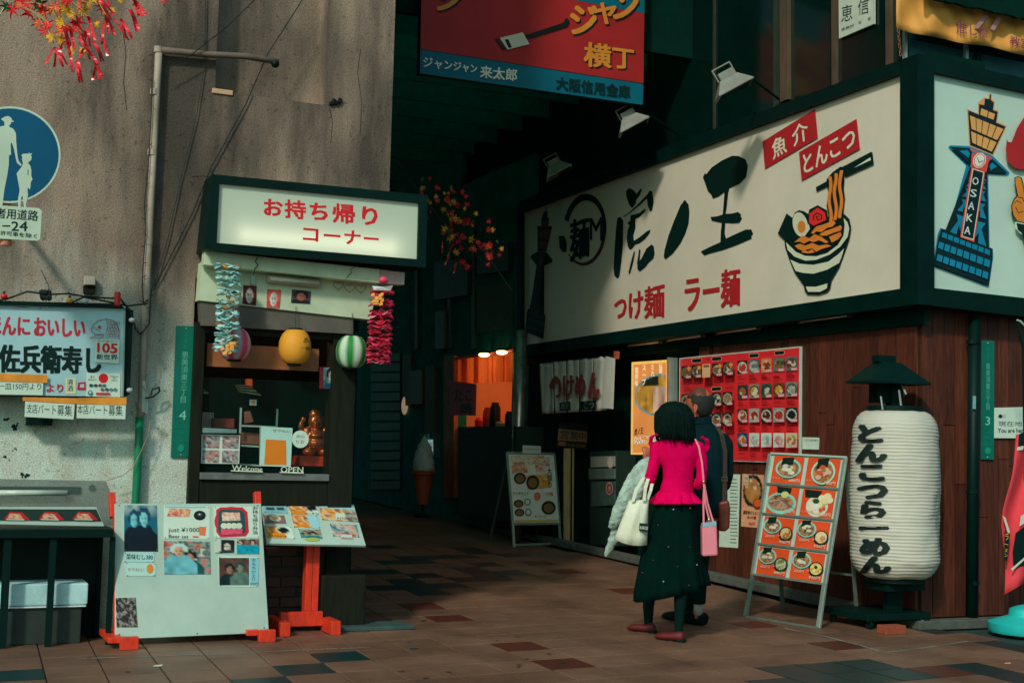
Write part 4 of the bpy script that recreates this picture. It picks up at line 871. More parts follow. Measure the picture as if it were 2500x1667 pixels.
strip('支店パート募集', [(210, 1150), (622, 1172), (612, 1307), (204, 1285)], [(190, 1122), (645, 1130), (640, 1178), (187, 1152)], [(225, 1178), (600, 1190), (598, 1282), (222, 1252)], 'handwritten hiring strip under orange tape, left one of the pair below the box')
strip('本店パート募集', [(640, 1172), (1048, 1180), (1042, 1305), (637, 1297)], [(646, 1128), (1053, 1122), (1052, 1185), (640, 1178)], [(645, 1185), (1020, 1190), (1020, 1280), (645, 1262)], 'handwritten hiring strip under orange tape, right one of the pair below the box')
b = MB(); b.slab(PL, cr([(225, 1250), (440, 1250), (435, 1358), (225, 1355)]), .12); tag(obj('sign_bracket_box', b, BLACK), 'black bracket box under the handwritten strips', 'bracket')
# lights and cables along the box top
PSt = Plane((0, LW-.2, 0), (0, -1, 0))
for pts, lb in (([(-60, 330), (60, 305), (230, 245), (400, 270), (560, 262), (700, 285), (900, 300), (1000, 300), (1090, 420), (1130, 560), (1160, 600)], 'dark bulb cable draped along the top of the sushi light box, upper run'), ([(-60, 345), (200, 372), (400, 360), (600, 335), (700, 290), (950, 340), (1060, 365), (1230, 345)], 'dark bulb cable draped along the top of the sushi light box, lower run')):
    wire('bulb_cable', lb, cr(pts), .006, CAB, PSt, .02, barbs=5, group='bulb cables on the sushi light box')
b = MB(); b.prism([PSt.pt(*p, .05) for p in cr([(-60, 320), (1000, 345), (1035, 385), (-60, 352)])], (0, .22, 0)); tag(obj('cable_tray', b, BLACK), 'black tray full of cables on top of the sushi light box', 'tray')
b = MB(); rnd = random.Random(4)
for k in range(16):
    p = PSt.pt(*cr([(375+rnd.uniform(-38, 38), 280+rnd.uniform(-35, 30))])[0], .03+rnd.uniform(-.03, .03)); b.ell(p, .02, .02, .018, 6, 4)
tag(obj('cable_bundle', b, CAB), 'black taped bundle of cables sitting on top of the sushi light box', 'cables')
for x, y, col, lb in ((34, 285, (190, 30, 30), 'small round red bulb at the far left on the sushi box top'), (580, 317, (220, 150, 30), 'small round yellow bulb on the sushi box top'), (710, 322, (150, 180, 170), 'small round white bulb on the sushi box top'), (1098, 482, (150, 160, 160), 'pale round bulb hanging at the upper right side of the sushi box'), (1080, 1065, (150, 160, 160), 'pale round bulb at the lower right side of the sushi box')):
    t = thing('round_bulb', lb, 'bulb', PSt.pt(*cr([(x, y)])[0]), 'coloured bulbs around the sushi light box'); b = MB(); b.ell(PSt.pt(*cr([(x, y)])[0], .06), .021, .021, .017, 12, 7); obj('globe', b, mat('bulb%d' % x, c(*col), rough=.25, var=.05), t, smooth=True)
    b = MB(); b.tube([PSt.pt(*cr([(x, y-18)])[0], .06), PSt.pt(*cr([(x, y-34)])[0], .05)], .008, 6); obj('socket', b, BLACK, t)
b = MB(); p = PSt.pt(*cr([(977, 300)])[0], .05); b.lathe(p-Vector((0, 0, .05)), [(.018, 0), (.02, .01), (.02, .08), (.016, .09)], 12); tag(obj('red_lamp', b, mat('red_plastic', c(168, 22, 28), rough=.3), None, smooth=False), 'red cylinder lamp standing at the right end of the sushi box top', 'lamp')
jb = thing('junction_box', 'small pale square junction box on the stucco wall above the sushi light box', 'junction box', PL.pt(219, 690)); b = MB(); b.slab(PL, cr([(703, 115), (795, 118), (793, 190), (700, 188)]), .05, .01); obj('cover', b, mat('beige_plastic', c(158, 152, 134), rough=.5), jb, bevel=.004); b = MB(); b.slab(PL, cr([(695, 195), (795, 198), (792, 262), (695, 258)]), .03, .005); obj('base', b, DARKBR, jb)
# ============================================================ stall fascia
cr = crop(380, 400, .3189); PFa = Plane((0, LW-.24, 0), (0, -1, 0)); PFb = Plane((0, LW-.12, 0), (0, -1, 0))
fa = thing('stall_fascia', 'cream fascia boards above the takeout window below the lit sign', 'fascia', PFb.pt(700, 700))
b = MB(); b.slab(PFa, cr([(378, 664), (1715, 808), (1712, 912), (372, 772)]), .10, -.1); obj('top_board', b, CREAM, fa, bevel=.002)
b = MB(); b.slab(PFa, cr([(1718, 810), (1908, 832), (1904, 926), (1715, 914)]), .09, -.095); obj('top_board', b, mat('pinkish_board', c(172, 152, 146), rough=.6), fa, bevel=.002)
b = MB(); b.slab(PFb, cr([(352, 752), (1712, 905), (1640, 1192), (328, 1044)]), .11, -.11); obj('lower_board', b, CREAM, fa)
b = MB(); b.slab(PFb, cr([(342, 1046), (1512, 1180), (1512, 1302), (350, 1236)]), .1, -.118); obj('lintel', b, GREYP, fa)
fl = thing('fluorescent_fitting', 'unlit white fluorescent fitting mounted on the cream fascia', 'light fixture', PFb.pt(690, 690)); b = MB(); b.slab(PFb, cr([(862, 848), (1272, 888), (1262, 946), (855, 905)]), .05); obj('housing', b, mat('fitting_white', c(150, 148, 132), rough=.4), fl, bevel=.006)
b = MB(); b.tube([PFb.pt(*cr([(880, 880)])[0], .06), PFb.pt(*cr([(1250, 915)])[0], .06)], .014, 8); obj('tube', b, mat('unlit_tube2', c(176, 178, 160), rough=.3), fl, smooth=True)
SK = c(205, 165, 150); HR = c(90, 28, 30)
def face(bgc, hair, skin): return heads(lambda u, v: bgc, [(.5, .42, .42, hair, skin, hair)])
for q, f, lb in (([(672, 928), (775, 935), (768, 1085), (664, 1072)], face(HR, HR, c(215, 195, 185)), 'close up face photo print with dark red hair, leftmost on the cream fascia'), ([(855, 958), (960, 965), (948, 1105), (848, 1100)], face(c(200, 60, 50), c(215, 90, 70), c(225, 205, 195)), 'overexposed reddish face photo print, middle one on the cream fascia'), ([(1043, 960), (1190, 975), (1182, 1072), (1035, 1062)], heads(lambda u, v: c(70, 60, 55), [(.5, .42, .34, c(24, 24, 26), c(170, 100, 80), c(30, 30, 34))]), 'dark long haired face photo print, rightmost on the cream fascia')):
    sheet(PFb, cr(q), 'face_photo', lb, 'photo', WP, .002, lambda A: A.pic(f, q, 16, 18), tr=cr, group='face photos on the cream fascia')
hw = thing('heart_wire', 'twisted wire hearts hanging on the right part of the cream fascia', 'decoration', PFb.pt(850, 700)); 
for cx, cy in ((1400, 930), (1485, 950), (1570, 955)):
    pts = [(cx+36*math.sin(t)**3*1.1, cy-(30*math.cos(t)-11*math.cos(2*t)-5*math.cos(3*t)-2*math.cos(4*t))) for t in [i*2*math.pi/18 for i in range(19)]]
    b = MB(); b.tube([PFb.pt(*p, .012) for p in cr(pts)], .002, 5); obj('heart', b, mat('dull_wire', c(120, 96, 80)), hw)
wire('hook_wire', 'dark wire hook and loops hanging above the leftmost face photo', cr([(785, 712), (762, 745), (785, 780), (760, 800), (750, 860)]), .003, CAB, PFa, .01, group='wire hooks on the cream fascia'); wire('hook_wire', 'dark wire hook tied at the top board above the hearts', cr([(1555, 768), (1490, 810), (1500, 830), (1455, 880)]), .002, CAB, PFa, .01, group='wire hooks on the cream fascia')
b = MB(); b.slab(PFb, cr([(730, 852), (762, 855), (758, 922), (728, 920)]), .02, .01); tag(obj('hanging_clip', b, ALU), 'small pale clip hanging above the leftmost face photo', 'clip')
# leis
def lei(name, label, pts, cols, seed, wd, rows=19):
    t = thing(name, label, 'garland', PFa.pt(*pts[0])); rnd = random.Random(seed); hub = []
    ms = [mat('petal_%s_%d' % (name, i), c(*cc), rough=.6, var=.1) for i, cc in enumerate(cols)]
    pm_ = MB(); sx = []
    for j in range(rows):
        a = j/(rows-1)*(len(pts)-1.001); i = int(a); f = a-i; x = pts[i][0]+(pts[i+1][0]-pts[i][0])*f; y = pts[i][1]+(pts[i+1][1]-pts[i][1])*f
        for s in (-1, 1):
            o = PFa.pt(x+s*wd*.26, y+rnd.uniform(-4, 4), .08)
            for k in range(5):
                ang = k*math.pi*2/5+rnd.uniform(-.3, .3); r = .048*rnd.uniform(.8, 1.15)*wd/50; d = Vector((math.cos(ang)*(1 if rnd.random() < .9 else .6), math.sin(ang)*.8, rnd.uniform(-.55, .15))); q = Vector((-d.y, d.x, 0)).normalized()*r*.66
                P = MB(); P.add([o, o+d*r*.5+q+Vector((0, 0, .006)), o+d*r*.95+q*.7, o+d*r*1.05-Vector((0, 0, .006)), o+d*r*.95-q*.7, o+d*r*.5-q+Vector((0, 0, .006))], [(0, 1, 2, 3), (0, 3, 4, 5)])
                ob = obj('petal', P, ms[0 if rnd.random() < .72 else rnd.randrange(len(ms))], t, smooth=True)
                if (j*2+(s > 0)) % 1 == 0: s2 = ob.modifiers.new('s', 'SOLIDIFY'); s2.thickness = .002
    b = MB(); b.tube([PFa.pt(x, y, .07) for x, y in pts], .008, 6); obj('cord', b, ms[-1], t)
    return t
lei('pale_garland', 'pale blue white flower garland hanging at the left of the takeout window', [(557, 648), (560, 700), (556, 760), (557, 810), (551, 850)], [(158, 200, 196), (120, 178, 182), (182, 205, 190), (190, 130, 60)], 3, 50)
lei('pink_garland', 'bright pink flower garland hanging at the right of the takeout window', [(935, 706), (930, 760), (928, 810), (924, 850), (925, 880)], [(205, 50, 84), (176, 34, 66), (222, 120, 140), (150, 25, 50)], 5, 50, 18)
for nm, x, y, col, lb in (('flower_bud', 551, 848, (206, 140, 40), 'orange flower cluster at the bottom of the pale garland'), ('flower_bud', 918, 728, (206, 140, 40), 'orange flower near the top of the pink garland')):
    b = MB(); rnd = random.Random(x)
    for k in range(14):
        p = PFa.pt(x+rnd.uniform(-14, 14), y+rnd.uniform(-12, 12), .14); b.add([p, p+Vector((.02, -.006, .008)), p+Vector((.022, -.012, -.012)), p+Vector((0, -.004, -.02))], [(0, 1, 2, 3)])
    s_ = tag(obj(nm, b, mat('orange_petal', c(*col), rough=.6)), lb, 'flower'); s_.modifiers.new('s', 'SOLIDIFY').thickness = .003
b = MB(); b.ell(PFa.pt(936, 684, .09), .034, .03, .026, 14, 8); tag(obj('striped_ball', b, mat('pink_ball', c(205, 60, 90), rough=.4), smooth=True), 'small pink ball at the top of the pink garland', 'ball')
b = MB(); p = PFa.pt(934, 700, .11); b.add([p, p+Vector((.07, -.01, .012)), p+Vector((.06, .01, -.02)), p+Vector((-.065, -.01, -.03)), p+Vector((-.07, .01, .0))], [(0, 1, 2), (0, 3, 4), (0, 2, 3)]); s_ = tag(obj('white_bow', b, mat('bow_white', c(190, 215, 200), rough=.3)), 'shiny white ribbon bow on the pink garland', 'ribbon'); s_.modifiers.new('s', 'SOLIDIFY').thickness = .003
# round paper lanterns
def rlantern(px, py, rx, ry, stripes, label, plane):
    o = plane.pt(px, py, 0); sc_ = (plane.pt(px+rx, py)-o).length; sz = sc_*ry/rx
    t = thing('paper_lantern', label, 'lantern', o, 'round paper lanterns over the takeout window')
    n = 48; m_ = 26; V = []; Cc = []; Fs = []
    for j in range(m_+1):
        a = math.pi*(.13+.74*j/m_); z = -math.cos(a); r = math.sin(a)**.75*(1+.012*math.sin(j*math.pi))+(.01 if j % 2 else 0)
        for k in range(n):
            th = 2*math.pi*k/n-math.pi/2; V.append(o+Vector((math.cos(th)*r*sc_, math.sin(th)*r*sc_, z*sz*1.02))); Cc.append(stripes(k/n, j/m_))
    for j in range(m_):
        for k in range(n): Fs.append((j*n+k, j*n+(k+1) % n, (j+1)*n+(k+1) % n, (j+1)*n+k))
    # split per face so stripe edges stay crisp
    V2 = []; C2 = []; F2 = []
    for f in Fs:
        k = f[0] % n; cc = stripes((k+.5)/n, (f[0]//n)/m_); b_ = len(V2); V2 += [V[i] for i in f]; C2 += [cc]*4; F2.append((b_, b_+1, b_+2, b_+3))
    b = MB(); b.add(V2, F2, C2); ob = obj('shade', b, printmat('lantern_paper', 0, .55), t, smooth=True, colors=True); wmod = ob.modifiers.new('w', 'WELD'); wmod.merge_threshold = .0001
    for z in (-1, 1):
        b = MB(); b.lathe(o+Vector((0, 0, z*sz*.94-.012)), [(sc_*.42, 0), (sc_*.44, .004), (sc_*.44, .02), (sc_*.42, .024)], 20); obj('rim', b, BLACK, t)
    b = MB(); b.tube([o+Vector((0, 0, sz*.95)), o+Vector((0, .01, sz*.95+.16))], .002, 5); obj('cord', b, CAB, t); return t
PLn = Plane((0, LW-.14, 0), (0, -1, 0))
PK = c(218, 68, 98); LG = c(176, 166, 168)
rlantern(573, 840, 38, 40, lambda u, v: PK if int(u*12+.55) % 2 else LG, 'pink and white striped paper lantern behind the pale garland', PLn)
lt = rlantern(720, 847, 38, 43, lambda u, v: c(222, 140, 42), 'plain orange paper lantern with black characters, middle of the three', PLn)
rlantern(858, 859, 36, 39, lambda u, v: c(34, 120, 52) if int(u*12+.2) % 2 else c(178, 200, 178), 'green and white striped paper lantern below the right end of the fascia', PLn)
o = PLn.pt(720, 847); sc_ = (PLn.pt(758, 847)-o).length; sz = sc_*43/38
V, Fc = glyphs('一番搾り', .02)
b = MB()
def onl(u, v):  # angle and height on the lantern
    th = -math.pi/2+math.radians(5+70*u); z = v; r = (1-(abs(z))**2.4*.5)*sc_*1.012+.002
    return o+Vector((math.cos(th)*r, math.sin(th)*r, z*sz))
b.add([onl(u, .02-.2*v) for u, v in V], Fc, c(30, 26, 20))
rnd = random.Random(8)
for k in range(9):
    u0 = .1+rnd.random()*.6; v0 = .2+rnd.random()*.28; b.add([onl(u0, v0), onl(u0+.22, v0+.03), onl(u0+.26, v0-.02), onl(u0+.05, v0-.04)], [(0, 1, 2, 3)], c(110, 84, 40))
for v0 in (-.26, -.31): b.add([onl(.0, v0), onl(.95, v0-.03), onl(.95, v0-.045), onl(.0, v0-.015)], [(0, 1, 2, 3)], c(60, 44, 24))
obj('lettering', b, PRINT, lt, colors=True)
# ============================================================ things in the takeout window
cr = crop(440, 780, .2806); P1 = Plane((0, 9.035, 0), (0, -1, 0)); P2 = Plane((0, 9.3, 0), (0, -1, 0)); P3 = Plane((0, 9.6, 0), (0, -1, 0))
def W4(pl, q, name, label, cat, col, art=None, off=0, **k): return sheet(pl, cr(q), name, label, cat, col, off, art, tr=cr, **k)
q = [(1212, 412), (1390, 418), (1385, 602), (1210, 600)]
W4(P1, q, 'illustrated_poster', 'small square poster of a dark haired figure at the upper right of the takeout window', 'poster', c(150, 40, 46), lambda A: (A.pic(heads(noisy([c(120, 170, 165), c(60, 110, 115)], 3), [(.55, .35, .36, c(14, 30, 34), c(190, 165, 150), c(20, 90, 120))]), sub(q, .2, .02, 1, .98), 14, 14)))
q = [(185, 995), (522, 1005), (512, 1255), (180, 1250)]
ph4 = lambda A: [A.pic(noisy([c(60, 40, 40), c(130, 160, 160), c(190, 120, 110), c(40, 70, 80), c(180, 190, 180)], s, 5), sub(q, .04+.5*i, .04+.5*j, .47+.5*i, .47+.5*j), 9, 8) for s, i, j in ((1, 0, 0), (2, 1, 0), (3, 0, 1), (4, 1, 1))]
W4(P1, q, 'photo_sheet', 'white sheet with four snapshots at the lower left of the takeout window', 'photos', WP, ph4)
q = [(705, 930), (978, 942), (962, 1280), (690, 1272)]
W4(P1, q, 'white_card', 'white card with orange patch and handwriting leaning in the takeout window', 'card', c(160, 200, 188), lambda A: (A.text(c(110, 70, 50), 'せやねん!', [(805, 950), (958, 962), (955, 985), (802, 978)]), A.poly(c(214, 118, 30), [(745, 1040), (920, 1050), (925, 1265), (730, 1260)])), off=.004)
b_ = None
W4(P1, [(1045+math.cos(a)*73, 1040+math.sin(a)*76) for a in [i*math.pi/14 for i in range(28)]], 'round_sticker', 'round white sticker on the takeout window pane before the golden figure', 'sticker', WP, lambda A: (A.text(c(90, 110, 100), '虎印', [(1010, 1000), (1080, 1005), (1080, 1035), (1010, 1030)]), A.text(c(90, 110, 100), 'りお', [(1010, 1045), (1080, 1045), (1080, 1080), (1010, 1080)])), off=.002)
for txt, q, lb in (('Welcome', [(452, 1262), (716, 1280), (714, 1322), (450, 1315)], 'white cut out lettering reading Welcome on the window sill'), ('OPEN', [(878, 1278), (1072, 1282), (1070, 1332), (876, 1328)], 'white cut out lettering reading OPEN on the window sill')):
    t = thing('letter_sign', lb, 'sign', P1.pt(*cr([q[3]])[0])); V, Fc = glyphs(txt, .02); h = homog(UNIT, cr(q)); b = MB(); b.add([P1.pt(x, y, .075) for x, y in h(V)], Fc)
    o = obj('letters', b, mat('cutout_white', c(186, 196, 176), rough=.5), t); o.modifiers.new('s', 'SOLIDIFY').thickness = .008
    b = MB(); b.slab(P1, cr([(q[3][0]-4, q[3][1]-6), (q[2][0]+4, q[2][1]-4), (q[2][0]+4, q[2][1]+6), (q[3][0]-4, q[3][1]+4)]), .02, .06); obj('base_strip', b, MATS['cutout_white'], t)
def rack(lines, name, label, pl, m, r=.006):
    t = thing(name, label, 'rack', pl.pt(*cr([lines[0][0]])[0]))
    for a, b2 in lines:
        b = MB(); b.bar(pl.pt(*cr([a])[0]), pl.pt(*cr([b2])[0]), r*2); obj('bar', b, m, t)
rack([((528, 765), (520, 990)), ((845, 778), (838, 930)), ((525, 922), (845, 935)), ((530, 1095), (700, 1105)), ((700, 935), (695, 1275)), ((516, 1258), (700, 1270))], 'white_rack', 'white display rack frame inside the takeout window', Plane((0, 9.15, 0), (0, -1, 0)), WHITE)
def blk(pl, q, name, label, cat, m, d=.1, pr=None):
    b = MB(); b.slab(pl, cr(q), d); o = obj(name, b, m, pr, bevel=.003); return tag(o, label, cat) if pr is None else o
blk(P2, [(560, 800), (610, 795), (640, 890), (560, 905)], 'wooden_paddle', 'brown wooden paddle standing in the white rack', 'paddle', mat('dull_wood', c(96, 62, 48, 3)), .02)
blk(P2, [(548, 980), (700, 990), (690, 1088), (545, 1080)], 'wicker_box', 'brown box on the middle shelf of the white rack', 'box', MATS['dull_wood'])
gb = W4(P2, [(195, 805), (292, 812), (288, 940), (190, 935)], 'grid_tray', 'white perforated tray at the left inside the takeout window', 'tray', c(150, 150, 130, 2.4), lambda A: [A.poly(c(20, 40, 32), [(200+x*13, 818+y*16), (208+x*13, 818+y*16), (208+x*13, 828+y*16), (200+x*13, 828+y*16)], raise_=False) for x in range(7) for y in range(7)])
blk(P2, [(296, 858), (472, 862), (470, 945), (292, 940)], 'red_crate', 'dull red crate beside the perforated tray in the window', 'crate', mat('red_crate', c(96, 36, 26, 2.6), var=.3))
blk(P1, [(190, 940), (495, 955), (492, 990), (186, 985)], 'metal_rail', 'grey metal rail across the left of the takeout window', 'rail', mat('rail_teal', c(96, 126, 122)), .03)
for q, lb in (([(478, 570), (600, 565), (732, 682), (520, 640)], 'slatted white ceiling louvre seen through the takeout window, right one'), ([(205, 605), (215, 605), (318, 705), (200, 708)], 'slatted white ceiling louvre seen through the takeout window, left one')):
    t = thing('ceiling_louvre', lb, 'lamp louvre', P3.pt(*cr([q[0]])[0]), 'ceiling louvres in the stall')
    for k in range(4):
        b = MB(); s0, s1 = sub(q, 0, k/4, 1, k/4+.13), 0; b.slab(P3, cr(s0), .02); obj('slat', b, mat('louvre', c(96, 112, 92, 4)), t)
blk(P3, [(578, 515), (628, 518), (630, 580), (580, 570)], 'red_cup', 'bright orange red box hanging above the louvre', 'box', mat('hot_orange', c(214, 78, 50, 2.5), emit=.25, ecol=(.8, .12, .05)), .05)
W4(P1, [(604, 694), (666, 698), (664, 748), (602, 745)], 'tiny_sticker', 'tiny square sticker with orange disc in the middle of the window', 'sticker', c(120, 160, 160), lambda A: A.ell(c(214, 120, 40), 636, 722, 17, 17, n=12))
# seated golden figure
bd = thing('golden_figure', 'copper coloured seated laughing figure on a red plinth in the takeout window', 'statue', P2.pt(*cr([(1190, 1190)])[0]))
GD = mat('copper_gilt', (.55, .16, .05), rough=.28, metal=.7, var=.3)
sc2 = (P2.pt(*cr([(1290, 1000)])[0])-P2.pt(*cr([(1190, 1000)])[0])).length/100
b = MB(); o = lambda x, y, d=0: P2.pt(*cr([(x, y)])[0], d)
E_ = lambda x, y, rx, ry, d=0, rz=None: b.ell(o(x, y, d), rx*sc2, (rz or rx)*sc2*.8, ry*sc2, 14, 8)
for a in ((1180, 890, 68, 62), (1175, 830, 55, 50), (1185, 1040, 95, 90), (1180, 1080, 105, 60, .05), (1105, 1000, 40, 70), (1268, 1000, 42, 80), (1120, 1150, 60, 34, .06), (1250, 1150, 60, 34, .06), (1070, 870, 22, 26), (1050, 930, 26, 50), (1240, 870, 20, 28), (1180, 1010, 60, 30, .08)): E_(*a)
s_ = obj('body', b, GD, bd, smooth=True); rm = s_.modifiers.new('r', 'REMESH'); rm.mode = 'VOXEL'; rm.voxel_size = .006; rm.use_smooth_shade = True
b = MB()
for k in range(5):
    for j in range(3): E_(1130+k*34, 1065+j*22, 13, 8, .1)
obj('beads', b, GD, bd, smooth=True)
b = MB(); E_(1180, 900, 22, 10, .075); E_(1150, 845, 12, 8, .06); E_(1205, 845, 12, 8, .06); E_(1180, 868, 13, 12, .07); obj('face', b, GD, bd, smooth=True)
b = MB(); b.slab(P2, cr([(1040, 1185), (1340, 1192), (1338, 1280), (1036, 1272)]), .2, -.05); obj('plinth', b, mat('red_plinth', c(150, 44, 24, 2.2), rough=.35), bd, bevel=.004)
for x, y in ((1342, 715), (1340, 788)):
    b = MB(); b.ell(o(x, y, .1), .006, .006, .006, 8, 5); tag(obj('pilot_light', b, mat('pilot_red', (1, .2, .1), emit=3, ecol=(1, .22, .08))), 'tiny glowing orange light in the right of the takeout window, %s one' % ('upper' if y < 750 else 'lower'), 'light')
il = bpy.data.lights.new('stall_lamp', 'POINT'); il.energy = 2.2; il.color = (1, .62, .36); il.shadow_soft_size = .1; io = bpy.data.objects.new('stall_lamp', il); COL.objects.link(io); io.location = (2.35, 9.5, 2.1)
# ============================================================ display case at the lower left
cr = crop(0, 1080, .3744)
PC = Plane((0, 8.55, 0), (0, -1, 0)); PCt = Plane((0, 8.8, 0), (0, -1, 0))
dc = thing('display_case', 'glass food display case with tube light on a black table at the lower left', 'display case', PC.pt(120, 1290))
glc = mat('case_acrylic', c(120, 130, 124), rough=.3, spec=.4)
b = MB(); b.slab(PCt, cr([(-80, 235), (690, 250), (712, 300), (745, 400), (742, 540), (-80, 500)]), .01); _m = bpy.data.materials.new('smoky_acrylic'); _m.use_nodes = True; _p = _m.node_tree.nodes['Principled BSDF']; _p.inputs['Base Color'].default_value = (*c(96, 108, 102), 1); _p.inputs['Alpha'].default_value = .5; _p.inputs['Roughness'].default_value = .15; obj('back_panel', b, _m, dc)
b = MB(); b.slab(PCt, cr([(-80, 286), (440, 288), (530, 290), (528, 338), (-80, 332)]), .008, .012); obj('slot', b, mat('slot_dark', c(52, 68, 62)), dc)
b = MB(); b.tube([PCt.pt(*cr([(-80, 328)])[0], .05), PCt.pt(*cr([(438, 328)])[0], .05)], .018, 10); obj('tube', b, mat('case_tube', c(168, 180, 165), rough=.25), dc, smooth=True)
b = MB(); b.slab(PCt, [(cr([(602+22*math.cos(a), 296+22*math.sin(a))])[0]) for a in [i*math.pi/8 for i in range(16)]], .006, .012); obj('knob', b, mat('knob_grey', c(70, 84, 76)), dc)
b = MB(); b.slab(PC, cr([(-80, 420), (628, 420), (680, 545), (-80, 530)]), .006, -.01); obj('tray', b, WHITE, dc)
A = Art(PC, .0); A.tr = cr; A.poly(c(30, 52, 46), [(-80, 433), (628, 435), (662, 512), (-80, 505)])
for x in (-140, 75, 300, 520):
    x += 10; A.poly(c(176, 36, 42), [(x-60, 500), (x-20, 450), (x+60, 455), (x+112, 505)]); A.pic(noisy([c(190, 60, 50), c(205, 190, 165), c(215, 140, 90), c(120, 40, 40)], x, 6), [(x-22, 462), (x+45, 464), (x+68, 500), (x-38, 495)], 8, 5); A.poly(c(180, 195, 180), [(x-45, 498), (x+72, 500), (x+75, 506), (x-45, 504)])
A.build('food_samples', dc)
def cr2(x, y): return cr([(x, y)])[0]
b = MB(); b.box((-1.5, 8.5, 0), (0, 8.5, 0)) if False else None
tb = PC.pt(*cr2(735, 560)); zt_ = tb.z; xr = tb.x
b = MB(); b.box((-1.5, 8.5, zt_-.05), (xr, 9.0, zt_)); obj('table_top', b, BLACK, dc)
for xa, xb in ((3, 22), (116, 132), (264, 276), (-150, -130)):
    PLg = Plane((0, 8.52, 0), (0, -1, 0)); b = MB(); b.box((PLg.pt(xa, 1450).x, 8.52, 0), (PLg.pt(xb, 1450).x, 8.56, zt_-.05)); obj('leg', b, BLACK, dc)
b = MB(); b.box((xr-.03, 8.94, 0), (xr, 8.98, zt_-.05)); obj('leg', b, BLACK, dc)
b = MB(); b.box((-1.5, 8.98, 0), (xr, 9.0, zt_-.05)); obj('back_cloth', b, mat('black_cloth', c(10, 30, 26), rough=.9), dc)
PX = Plane((0, 8.64, 0), (0, -1, 0)); t = thing('foam_box', 'long pale blue foam box on the ground under the display case table', 'box', PX.pt(60, 1560))
a_, b_, d_ = PX.pt(*cr2(-300, 1060)), PX.pt(*cr2(568, 1052)), PX.pt(*cr2(560, 914)); zl, zh = b_.z, d_.z
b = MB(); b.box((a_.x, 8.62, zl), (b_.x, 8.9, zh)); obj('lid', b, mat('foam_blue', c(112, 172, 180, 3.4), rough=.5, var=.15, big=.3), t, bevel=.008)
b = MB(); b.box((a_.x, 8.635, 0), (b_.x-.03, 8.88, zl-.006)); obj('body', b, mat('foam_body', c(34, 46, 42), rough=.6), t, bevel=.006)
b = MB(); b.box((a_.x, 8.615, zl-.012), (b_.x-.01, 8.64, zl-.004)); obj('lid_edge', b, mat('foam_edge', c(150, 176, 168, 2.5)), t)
# ============================================================ leaning boards
def leanplane(bl, br_, tl):
    p0, p1 = gnd(*bl), gnd(*br_); h = (p1-p0); h.z = 0; h.normalize(); n0 = Vector((h.y, -h.x, 0))
    if n0.dot(Vector((0, 0, 0))-p0) < 0: n0 = -n0
    best = None
    for k in range(-5, 120):
        t = math.radians(k*.4); n = n0*math.cos(t)+Vector((0, 0, 1))*math.sin(t); pl = Plane(p0, n); q = pl.pt(*tl); e = abs((q-p0).dot(h))
        if best is None or e < best[0]: best = (e, pl, k*.4)
    return best[1], p0, p1, h, n0
REDO = mat('orange_red_paint', c(196, 52, 28), rough=.45, var=.25, scale=12, stretch=(3, 3, 1), bump=.15)
# --- big white board
PW, w0, w1, wh, wn = leanplane((281, 1578), (656, 1562), (280, 1230))
wb = thing('white_notice_board', 'large leaning white board with photos pinned on, standing on orange red feet', 'board', (w0+w1)/2)
q = [(280, 1229), (637, 1228.5), (656.5, 1543), (281, 1560)]
b = MB(); b.slab(PW, q, .02, -.02); obj('panel', b, WHITE, wb, bevel=.002)
b = MB(); b.slab(PW, [(276, 1236), (281, 1232), (282, 1560), (278, 1556)], .018, -.024); obj('edge', b, REDO, wb)
for x, yt in ((273, 1201), (628, 1199)):
    b = MB(); b.slab(PW, [(x-6, yt), (x+9, yt), (x+9+3, yt+60), (x-6+3, yt+60)], .05, -.075); b2 = b; obj('upright', b2, REDO, wb, bevel=.003)
for (xf, yf) in ((316, 1581), (652, 1562)):
    p = gnd(xf, yf+4); b = MB(); b.box((p.x-.055, p.y-.02, 0), (p.x+.05, p.y+.03, .075)); b.box((p.x-.12, p.y+.03, .035), (p.x-.04, p.y+.42, .07)); obj('foot', b, REDO, wb, bevel=.005)
cr = crop(260, 1180, .2678)
for x, y in ((118, 1374), (827, 1366), (1438, 1314), (118, 200), (1380, 200)):
    b = MB(); b.ell(PW.pt(*cr([(x, y)])[0], .002), .004, .003, .004, 6, 4); obj('screw', b, BLACK, wb)
SKN = c(215, 160, 125); TLB = c(60, 175, 190)
def pin(q, name, label, cat, fn, col=WP, n=(16, 20), extra=None, off=.001, inset=0):
    def art(A):
        if fn: A.pic(fn, sub(q, inset, inset, 1-inset, 1-inset), *n)
        if extra: extra(A)
    t = sheet(PW, cr(q), name, label, cat, col, off, art, tr=cr, group='papers pinned to the white board')
    par = [o_ for o_ in t.children if o_.name.startswith('sheet')][0]
    for k, (x, y) in enumerate(q):
        cx = sum(p[0] for p in q)/4; cy = sum(p[1] for p in q)/4; b = MB(); b.ell(PW.pt(*cr([(x+(cx-x)*.07, y+(cy-y)*.07)])[0], off+.004), .0035, .0035, .0035, 6, 4); obj('pin', b, mat('pin_brass', c(120, 90, 60), rough=.4), par)
    return t
tealbg = lambda u, v: lerp(c(10, 90, 110), c(190, 210, 195), max(0, .9-v*3.2)*vn(u*6, v*6, 2)) if v < .62 else c(4, 24, 36)
pin([(160, 195), (458, 198), (468, 618), (162, 616)], 'pinned_photo', 'tall blue green photo of two figures in dark suits, top left on board', 'photo', heads(tealbg, [(.3, .3, .16, c(20, 60, 80), c(110, 190, 200), c(6, 30, 44)), (.6, .27, .18, c(20, 60, 80), c(120, 200, 205), c(6, 26, 40))]), n=(22, 28))
